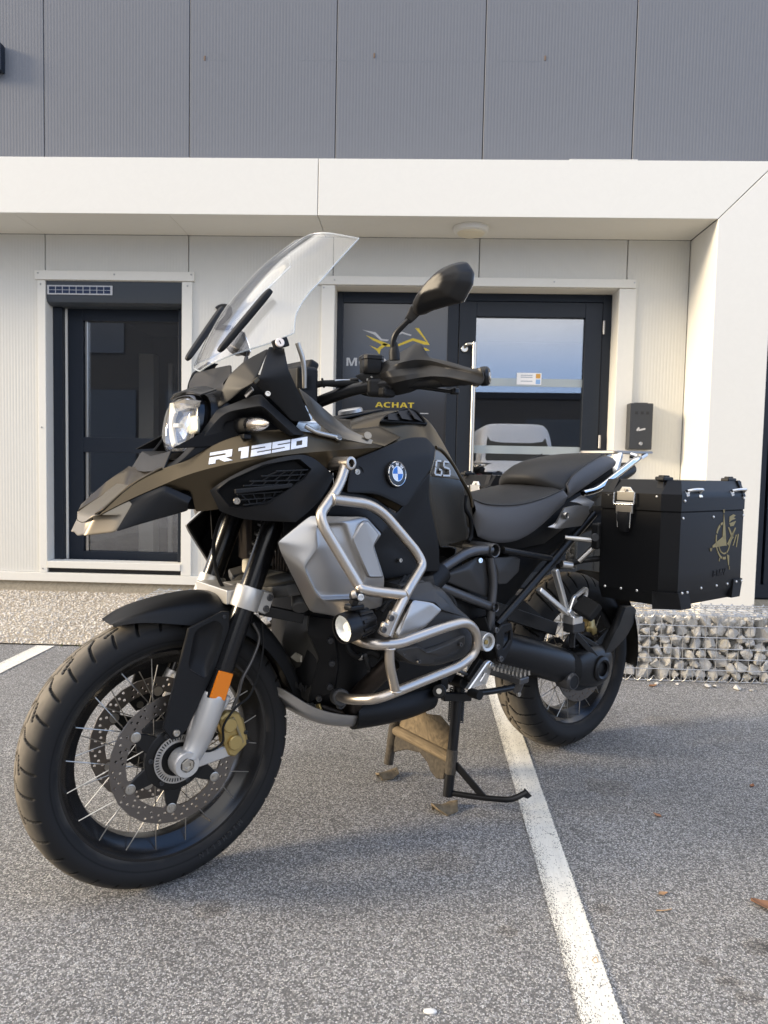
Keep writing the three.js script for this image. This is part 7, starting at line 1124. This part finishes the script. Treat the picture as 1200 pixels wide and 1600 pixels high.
    part('bracket', merge(beam([1.2004,.6951,.19], [1.2495,.5634,.2], 0.016, 0.022, [0, 0, 1], 0.004), beam([1.1306,.6364,.185], [1.2531,.5491,.205], 0.016, 0.022, [0, 0, 1], 0.004), rbox([1.2756,.5298,.21], [0.05, 0.03, 0.045], 0.006), beam([1.2478,.5615,.205], [1.2756,.5298,.21], 0.018, 0.03, [0, 0, 1], 0.004)), K.brightAlloy, b);
    part('heel_guard', plate([...[[1.2662,.5625,.205],[1.2849,.6007,.205],[1.3475,.628,.205],[1.3614,.6223,.205],[1.3592,.5953,.205],[1.2789,.5449,.205],[1.2599,.5513,.205]]], { t: 0.01, b: 0.003, r: 0.008, holes: [[...[[1.3017,.5947,.205],[1.346,.6131,.205],[1.3466,.6025,.205],[1.3029,.5751,.205]]]] }), K.brightAlloy, b);
    part('peg_rubber', beam([1.2771,.5467,.24], [1.3153,.5924,.255], 0.075, 0.03, [0, 1, 0.3], 0.008), K.rubber, b);
    part('peg_hinge', rbox([1.2817,.5053,.21], [0.06, 0.035, 0.045], 0.006), K.engine, b);
  }
  const rk = holder('luggage_rack', moto), y = 1.088;
  part('plate', plate([[1.66, y, 0.085], [1.72, y, 0.095], [1.90, y + 0.004, 0.085], [1.93, y + 0.004, 0.05], [1.93, y + 0.004, -0.05], [1.90, y + 0.004, -0.085], [1.72, y, -0.095], [1.66, y, -0.085]], { t: 0.009, b: 0.003, n: [0, 1, 0], r: 0.02, holes: [[[1.72, y, 0.06], [1.88, y, 0.06], [1.88, y, 0.015], [1.72, y, 0.015]], [[1.72, y, -0.06], [1.88, y, -0.06], [1.88, y, -0.015], [1.72, y, -0.015]]] }), std(0.3, 0.29, 0.275, 0.4, 0.8), rk);
  part('support', merge(beam([1.68, 1.075, 0.08], [1.62, 1.0, 0.1], 0.03, 0.02), beam([1.68, 1.075, -0.08], [1.62, 1.0, -0.1], 0.03, 0.02), beam([1.86, 1.08, 0.08], [1.72, 1.03, 0.09], 0.014, 0.014), beam([1.86, 1.08, -0.08], [1.72, 1.03, -0.09], 0.014, 0.014)), K.brightAlloy, rk);
  part('tail_body', body([[1.5, 0.94, 0.05, 0.1], [1.7, 0.99, 0.045, 0.09], [1.84, 1.02, 0.03, 0.06]].map(([x, yy, h, w]) => ringOf([x, yy, 0], [0, h, 0], [0, 0, w], 8, 3)), { lv: 2 }), K.plastic, moto);
  part('tail_light', rbox([1.80, 0.95, 0], [0.03, 0.03, 0.08], 0.01), phy(0.35, 0.01, 0.01, 0.15), moto);
}
// --- side cases ---
for (const sd of [1, -1]) {
  const c = holder('side_case', moto); c.scale.z = sd; if (sd < 0) c.position.z = 0.0;
  const x0 = 1.352, x1 = 1.815, zi = 0.248, zo = 0.487, ch = 0.042, out = (y, k = 0) => [[x0 + k, y, zi], [x0 + 0.022 + k, y, zo - ch], [x0 + 0.062 + k * 0.6, y, zo - k * 0.5], [x1 - 0.012 - k * 0.5, y, zo - k * 0.5], [x1 - k * 0.5, y, zo - 0.012], [x1 - k * 0.5, y, zi]];
  const slab = (y0, y1, k0 = 0, k1 = 0, b = 1.4) => body([out(y0, k0), out(y1, k1)], { lv: 2, s: 2.2, cap: 2.2, deg: 25 });
  part('box', body([out(0.60, 0.02), out(0.638, 0), out(0.888, 0)], { lv: 2, s: 2.4, cap: 2.4, deg: 25 }), K.caseBlack, c);
  part('lid', body([out(0.893, -0.003), out(0.944, -0.003), out(0.986, 0.03)], { lv: 2, s: 2.4, cap: 2.4, deg: 25 }), K.caseBlack, c);
  part('seal', slab(0.886, 0.895, 0.003, 0.003), K.deep, c);
  // corner guards and lid band
  const corner = (pts) => part('corner_guard', plate(pts, { t: 0.006, b: 0.0015 }), K.plastic, c);
  part('corner_guard', body([[[1.372, 0.59, 0.43], [1.40, 0.59, 0.452], [1.435, 0.59, 0.49], [1.49, 0.59, 0.492], [1.49, 0.59, 0.46], [1.40, 0.59, 0.42]], [[1.366, 0.645, 0.43], [1.37, 0.645, 0.452], [1.41, 0.645, 0.492], [1.47, 0.645, 0.492], [1.47, 0.645, 0.46], [1.40, 0.645, 0.42]]], { lv: 1, s: 2 }), K.plastic, c);
  part('corner_guard', body([[[1.74, 0.60, 0.46], [1.74, 0.60, 0.492], [1.795, 0.60, 0.492], [1.815, 0.60, 0.47], [1.815, 0.60, 0.44], [1.76, 0.60, 0.44]], [[1.75, 0.66, 0.46], [1.75, 0.66, 0.492], [1.808, 0.66, 0.492], [1.82, 0.66, 0.475], [1.82, 0.66, 0.44], [1.76, 0.66, 0.44]]], { lv: 1, s: 2 }), K.plastic, c);
  for (const [P, n] of [[[[x0 - 0.001, 0.935, 0.262], [x0 + 0.001, 0.935, 0.285], [x0 + 0.03, 0.987, 0.292], [x0 + 0.03, 0.987, 0.27]], [-0.8, 0.6, 0]], [[[x0 + 0.019, 0.935, 0.425], [x0 + 0.022, 0.935, 0.448], [x0 + 0.05, 0.988, 0.435], [x0 + 0.048, 0.988, 0.415]], [-0.8, 0.6, 0.2]], [[[1.785, 0.935, 0.4905], [1.805, 0.935, 0.489], [1.79, 0.988, 0.473], [1.77, 0.988, 0.474]], [0, 0.5, 0.9]]]) part('lid_strap', plate(P.map((p) => add(p, mul(nrm(n), 0.003))), { t: 0.005, b: 0.001, n }), K.plastic, c);
  for (const [x, z] of [[1.41, 0.43], [1.765, 0.45], [1.64, 0.285]]) part('lid_knob', merge(rbox([x, 0.99, z], [0.055, 0.012, 0.028], 0.004), rbox([x, 0.997, z], [0.03, 0.008, 0.018], 0.003)), K.plastic, c);
  const riv = (q, n) => part('rivet', turned([[0, 0.0032], [0.0022, 0.003], [0.0042, 0.0012], [0.0046, -0.002]], q, n, 12), K.brightAlloy, c);
  const fx0 = (z) => x0 + 0.022 * (z - zi) / (zo - ch - zi);
  for (const [u, v] of [[190, 368], [510, 388]]) { const z = u === 190 ? 0.272 : 0.43; riv([fx0(z) - 0.001, 0.936, z], [-1, 0, 0.1]); }
  for (const z of [0.27, 0.325, 0.378, 0.432]) riv([fx0(z) + 0.001, 0.640, z], [-1, 0, 0.1]);
  for (const [x, y] of [[1.428, 0.925], [1.425, 0.872], [1.605, 0.872], [1.80, 0.872], [1.795, 0.93], [1.43, 0.643], [1.46, 0.643], [1.55, 0.648], [1.645, 0.648], [1.715, 0.648], [1.765, 0.652], [1.80, 0.652]]) riv([x, y, zo + 0.001 + (y < 0.66 && (x < 1.48 || x > 1.75) ? 0.005 : 0) + (y > 0.9 ? 0.002 : 0)], [0, 0, 1]);
  // latch on the front face
  const l = holder('case_latch', moto); l.scale.z = sd; const fz = 0.33, fxx = fx0(fz) - 0.001, P = (z, y, o = 0) => [fx0(z) - 0.004 - o, y, z];
  part('latch_plate', plate([P(0.308, 0.948), P(0.318, 0.962), P(0.345, 0.962), P(0.356, 0.948), P(0.356, 0.936), P(0.308, 0.936)], { t: 0.004, b: 0.001, n: [-1, 0, 0.1] }), K.brightAlloy, l);
  part('latch_plate', plate([P(0.304, 0.948, 0.004), P(0.362, 0.948, 0.004), P(0.362, 0.92, 0.004), P(0.304, 0.92, 0.004)], { t: 0.004, b: 0.001, n: [-1, 0, 0.1] }), K.steel, l);
  part('latch_wire', tube([P(0.298, 0.945, 0.008), P(0.298, 0.908, 0.012), P(0.366, 0.908, 0.012), P(0.366, 0.945, 0.008)], 0.0026, { fillet: 0.006 }), K.chrome, l);
  part('latch_body', plate([P(0.306, 0.915, 0.012), P(0.362, 0.915, 0.012), P(0.362, 0.88, 0.012), P(0.306, 0.88, 0.012)], { t: 0.012, b: 0.002, n: [-1, 0, 0.1] }), K.steel, l);
  part('latch_lever', body([[0.885, 0.024, 0.016], [0.86, 0.024, 0.018], [0.835, 0.016, 0.016], [0.822, 0.012, 0.01]].map(([y, w, d]) => ringOf([fx0(0.334) - 0.008, y, 0.334], [0, 0, w], [d, 0, 0], 8, 4)), { lv: 1, s: 0.7 }), K.plastic, l);
  part('latch_wire', merge(tube([P(0.312, 0.885, 0.012), P(0.314, 0.835, 0.01)], 0.0022), tube([P(0.356, 0.885, 0.012), P(0.354, 0.835, 0.01)], 0.0022)), K.chrome, l);
  part('latch_lock', rod(P(0.332, 0.953, 0.003), P(0.332, 0.953, 0.006), 0.005, 16), K.steel, l);
  // lashing eyes on the lid
  for (const x of [1.47, 1.745]) { const e = holder('lashing_eye', moto); e.scale.z = sd; part('eye_plate', plate([[x - 0.04, 0.962, 0.481], [x - 0.015, 0.968, 0.477], [x - 0.005, 0.958, 0.483], [x - 0.018, 0.94, 0.492], [x - 0.03, 0.938, 0.492]], { t: 0.006, b: 0.0015, n: [0, 0.4, 0.9] }), K.brightAlloy, e); part('eye_bar', tube([[x - 0.025, 0.955, 0.487], [x - 0.005, 0.96, 0.502], [x + 0.04, 0.96, 0.502], [x + 0.05, 0.95, 0.487]], 0.0045, { fillet: 0.012 }), K.brightAlloy, e); part('eye_foot', plate([[x + 0.04, 0.962, 0.481], [x + 0.06, 0.962, 0.48], [x + 0.06, 0.935, 0.492], [x + 0.042, 0.935, 0.492]], { t: 0.006, b: 0.0015, n: [0, 0.4, 0.9] }), K.brightAlloy, e); }
  if (sd > 0) {   // compass sticker and embossed maker's letters on the outer face
    const s = holder('compass_sticker', moto), Z = zo + 0.0012, U = (u, v) => { const p = [1.6939,.7968,.4882], q = [1.8018,.7921,.4882], w = [1.6992,.744,.4882]; return [p[0] + (q[0] - p[0]) * (u - 940) / 100 + (w[0] - p[0]) * (v - 650) / 100, p[1] + (q[1] - p[1]) * (u - 940) / 100 + (w[1] - p[1]) * (v - 650) / 100, Z]; };
    const pl = (L) => part('sticker_piece', plate(L.map(([u, v]) => U(u, v)), { t: 0.0014, b: 0.0002, n: [0, 0, 1] }), K.decalGold, s);
    const C = [927, 660], RX2 = 50, RY2 = 117, arc = (a0, a1, k0, k1, n = 10) => { const L = []; for (let i = 0; i <= n; i++) { const a = a0 + (a1 - a0) * i / n; L.push([C[0] + RX2 * k1 * Math.cos(a), C[1] + RY2 * k1 * Math.sin(a)]); } for (let i = n; i >= 0; i--) { const a = a0 + (a1 - a0) * i / n; L.push([C[0] + RX2 * k0 * Math.cos(a), C[1] + RY2 * k0 * Math.sin(a)]); } return L; };
    pl(arc(-2.0, -1.72, 0.88, 1)); pl(arc(-2.7, -2.1, 0.86, 1)); pl(arc(-3.4, -2.8, 0.88, 1)); pl(arc(1.35, 1.75, 0.86, 1)); pl(arc(1.85, 2.5, 0.88, 1.0)); pl(arc(2.55, 2.8, 0.9, 1)); pl(arc(-4.2, -3.55, 0.66, 0.74)); pl(arc(1.2, 2.9, 0.64, 0.72, 16)); pl(arc(0.1, 1.1, 0.66, 0.74));
    pl([[926, 492], [933, 560], [938, 640], [930, 655], [918, 640], [922, 560]]); pl([[858, 690], [935, 620], [942, 690], [935, 690], [858, 702]]); pl([[944, 745], [958, 752], [956, 815], [952, 815]]); pl([[905, 765], [898, 788], [895, 785], [900, 765]]);
    pl([[960, 510], [985, 493], [998, 500], [985, 512], [998, 520], [975, 530], [958, 545]]); pl([[958, 550], [1000, 535], [985, 566], [965, 570]]); pl([[950, 575], [958, 575], [985, 640], [975, 650]]); pl([[995, 575], [1000, 580], [955, 690], [945, 680]]); pl([[985, 600], [990, 605], [962, 690], [955, 685]]); pl([[1000, 620], [1005, 622], [985, 690], [980, 690]]); pl([[1012, 615], [1018, 620], [1005, 700], [1000, 700]]);
    for (const [ch, u, v] of [['N', 925, 476], ['S', 957, 830], ['W', 848, 713]]) { const t = text(ch, 0.011, 0.0008); const q = U(u, v); t.translate(q[0], q[1], q[2]); part('sticker_letter', plain(t), K.decalGold, s); }
    [...'BMW'].forEach((ch, i) => { const t = text(ch, 0.021, 0.0012, 1.2); const q = U(870 + i * 22, 862 - i * 4); t.translate(q[0] + i * 0.004, q[1], q[2] - 0.0006); part('embossed_letter', plain(t), K.caseBlack, c); });
  }
}
// --- final drive, hugger, rear brake ---
{
  const w = holder('swing_arm', moto);
  const ringAt = (x, y, z, h, d) => ringOf([x, y, z], [0.1 * h, h, 0], [0, 0, d], 12, 2.6);
  part('arm', body([ringAt(0.98, 0.46, 0.10, 0.055, 0.055), ringAt(1.05, 0.445, 0.12, 0.06, 0.06), ringAt(1.2, 0.395, 0.125, 0.062, 0.058), ringAt(1.3, 0.36, 0.125, 0.064, 0.056), ringAt(1.345, 0.345, 0.125, 0.062, 0.054)], { lv: 2 }), K.satin, w);
  part('joint_boot', merge(...[0, 1, 2].map((k) => body([ringAt(1.343 + k * 0.012, 0.345 - k * 0.004, 0.125, 0.06 - k * 0.002, 0.052), ringAt(1.352 + k * 0.012, 0.342 - k * 0.004, 0.125, 0.064 - k * 0.003, 0.056)], { lv: 1 }))), K.rubber, w);
  part('final_drive', body([ringAt(1.365, 0.34, 0.125, 0.058, 0.05), ringAt(1.42, 0.335, 0.128, 0.075, 0.05), ringAt(1.5, 0.325, 0.125, 0.085, 0.05), ringAt(1.57, 0.322, 0.12, 0.07, 0.045), ringAt(1.6, 0.322, 0.115, 0.04, 0.03)], { lv: 2 }), K.satin, w);
  const hub = [1.4916,.3248,.178];
  part('hub_ring', turned([[0.026, -0.02], [0.026, 0.002], [0.0335, 0.006], [0.043, 0.002], [0.046, -0.012], [0.047, -0.05]], hub, [0, 0, 1], 48), K.satin, w);
  part('hub_bore', rod([hub[0], hub[1], hub[2] - 0.04], [hub[0], hub[1], hub[2] - 0.012], 0.026, 32), K.mudDark, w);
  const pv = [1.3207,.3099,.185]; part('pivot_cap', turned([[0, 0.004], [0.0215, 0.004], [0.022, 0.002], [0.022, -0.01]], pv, [0, 0, 1], 36), K.plastic, w); part('pivot_trim', turned([[0.022, 0.002], [0.0225, 0.006], [0.0245, 0.006], [0.0255, 0.002], [0.029, -0.003], [0.03, -0.05]], pv, [0, 0, 1], 36), K.frame, w);
  part('torque_arm', merge(beam([1.0, 0.58, 0.09], [1.33, 0.47, 0.09], 0.03, 0.045), beam([1.3732,.4581,.14], [1.4702,.366,.16], 0.02, 0.022), beam([1.3732,.4581,.14], [1.5058,.393,.14], 0.02, 0.018), beam([1.3686,.4587,.14], [1.3539,.41,.15], 0.02, 0.03)), K.satin, w);
  part('mud_flap', skin([[1.0, 0.62, 0.07], [1.15, 0.60, 0.085], [1.3, 0.5, 0.085], [1.02, 0.40, 0.06], [1.1, 0.52, 0.09]], [[0, 1, 4, 3], [1, 2, 4]], { t: 0.006, lv: 1, s: 1 }), K.plastic, w);
  const cal = holder('rear_caliper', moto);
  part('caliper_body', skin([...[[1.4897,.4944,.12],[1.5185,.4847,.12],[1.5239,.4661,.12],[1.5366,.4483,.12],[1.5339,.4323,.12],[1.5132,.4277,.12],[1.4992,.4415,.12],[1.4757,.4444,.12],[1.4671,.4599,.12],[1.4816,.4743,.12],[1.4799,.4645,.135]]], [[0, 1, 2, 10, 9], [2, 3, 4, 10], [4, 5, 6, 10], [6, 7, 8, 10], [8, 9, 10]], { t: 0.04, lv: 2, s: 0.6 }), K.gold, cal);
  part('caliper_bolt', bolt([1.514,.4043,.13], [0, 0, 1], 0.008, 0.006), K.frame, cal);
  const hg = holder('rear_mudguard', moto);
  part('stay', skin([...[[1.521,.3693,.165],[1.5814,.4374,.16],[1.622,.4569,.15],[1.6805,.5161,.135],[1.785,.5083,.1],[1.8214,.482,.09],[1.8144,.4371,.09],[1.7425,.3974,.11],[1.6524,.3768,.135],[1.549,.3587,.16]]], [[0, 1, 8, 9], [1, 2, 7, 8], [2, 3, 6, 7], [3, 4, 5, 6]], { t: 0.03, lv: 2, s: 0.8, edge: 1.4 }), K.plastic, hg);
  part('stay', skin([...[[1.5038,.3991,.13],[1.5754,.4422,.13],[1.6075,.4402,.14],[1.5909,.431,.15],[1.5532,.4011,.14],[1.5131,.3924,.135]]], [[0, 1, 4, 5], [1, 2, 3, 4]], { t: 0.012, lv: 1, s: 1 }), K.plastic, hg);
  const R = []; for (let i = 0; i < 9; i++) { const a = (62 - i * 9) * Math.PI / 180, rr = 0.352, x = RX + rr * Math.cos(a), yy = RYY + rr * Math.sin(a); R.push([-0.1, -0.06, 0, 0.06, 0.1].map((z, k) => [x - Math.cos(a) * (Math.abs(z) > 0.09 ? 0.025 : 0), yy - Math.sin(a) * (Math.abs(z) > 0.09 ? 0.025 : 0), z])); }
  part('shell', rowSkin(R, { t: 0.004, lv: 2, out: [1, 0.5, 0] }), K.plastic, hg);
}
// --- centre stand, down ---
{
  const s = holder('centre_stand', moto);
  const n0 = [.8529,.364,.125], n1 = [.832,.23,.135], n2 = [.8052,.0424,.142];
  for (const sd of [1, -1]) {
    const f = (p) => [p[0], p[1], p[2] * sd];
    part('leg', tube([f(n0), f(n1), f(n2)], 0.0152, { fillet: 0.05, seg: 16 }), sd > 0 ? K.satin : K.mudDark, s);
    part('leg_collar', rod(f(lerp(n1, n2, 0.28)), f(lerp(n1, n2, 0.66)), 0.0168, 18), K.mudDark, s);
    part('foot', skin([[0.755, 0.03, 0.125 * sd], [0.765, 0.008, 0.118 * sd], [0.80, 0.004, 0.112 * sd], [0.835, 0.012, 0.12 * sd], [0.845, 0.022, 0.145 * sd], [0.82, 0.004, 0.172 * sd], [0.78, 0.003, 0.172 * sd], [0.758, 0.022, 0.15 * sd], [0.80, 0.022, 0.142 * sd]], [[0, 1, 2, 8], [2, 3, 4, 8], [4, 5, 6, 8], [6, 7, 0, 8]], { t: 0.007, lv: 2, s: 0.6, out: [0, 1, 0] }), K.mud, s);
  }
  part('cross_tube', rod([0.823, 0.155, -0.13], [0.822, 0.150, 0.132], 0.0165, 20), K.mud, s);
  part('mud_plate', plate([[0.828, 0.17, -0.122], [0.848, 0.245, -0.118], [0.85, 0.258, -0.07], [0.848, 0.238, -0.01], [0.85, 0.25, 0.05], [0.843, 0.226, 0.11], [0.828, 0.165, 0.118], [0.826, 0.16, 0.09]], { t: 0.004, b: 0.0012, n: [-1, 0.15, 0] }), K.mud, s);
  part('gusset', plate([[0.815, 0.14, -0.13], [0.818, 0.148, -0.11], [0.818, 0.142, 0.12], [0.806, 0.085, 0.12], [0.804, 0.076, 0.09], [0.806, 0.088, 0.062], [0.81, 0.108, 0.04], [0.814, 0.124, 0], [0.812, 0.115, -0.06], [0.808, 0.1, -0.095], [0.806, 0.088, -0.118]], { t: 0.008, b: 0.002, n: [-1, 0.15, 0] }), K.mudDark, s);
  part('foot_lever', tube([[0.806, 0.052, 0.14], [0.86, 0.056, 0.23], [.9053,.0629,.3], [.9464,.0831,.32]], 0.0085, { fillet: 0.03 }), K.satin, s);
  part('lever_pad', skin([[.9306,.0745,.315], [.9447,.0944,.315], [.9535,.076,.335], [.9424,.0691,.33]], [[0, 1, 2, 3]], { t: 0.008, lv: 1, s: 1.5, out: [-1, 0, 1] }), K.rubber, s);
  part('brace', beam([.8245,.1373,.15], [.8615,.0579,.235], 0.006, 0.022, [0, 1, 0], 0.002), K.satin, s);
  for (const dx of [0, 0.02]) part('return_spring', (() => { const P = [], a = add([.8452,.2476,.105], [dx, 0, dx]), b = add([.8493,.3498,.105], [dx, 0, dx]), N = 18; for (let i = 0; i <= N * 12; i++) { const t = i / (N * 12), q = t * N * 2 * Math.PI, c = lerp(a, b, t); P.push([c[0] + 0.0085 * Math.cos(q), c[1], c[2] + 0.0085 * Math.sin(q)]); } return sweep(P, 0.0018, { seg: 6 }); })(), K.engine, s);
  part('stand_pivot', rod([n0[0], n0[1] + 0.01, -0.15], [n0[0], n0[1] + 0.01, 0.15], 0.018, 20), K.engineDark, s);
}
finish(scene);
renderer.render(scene, camera);
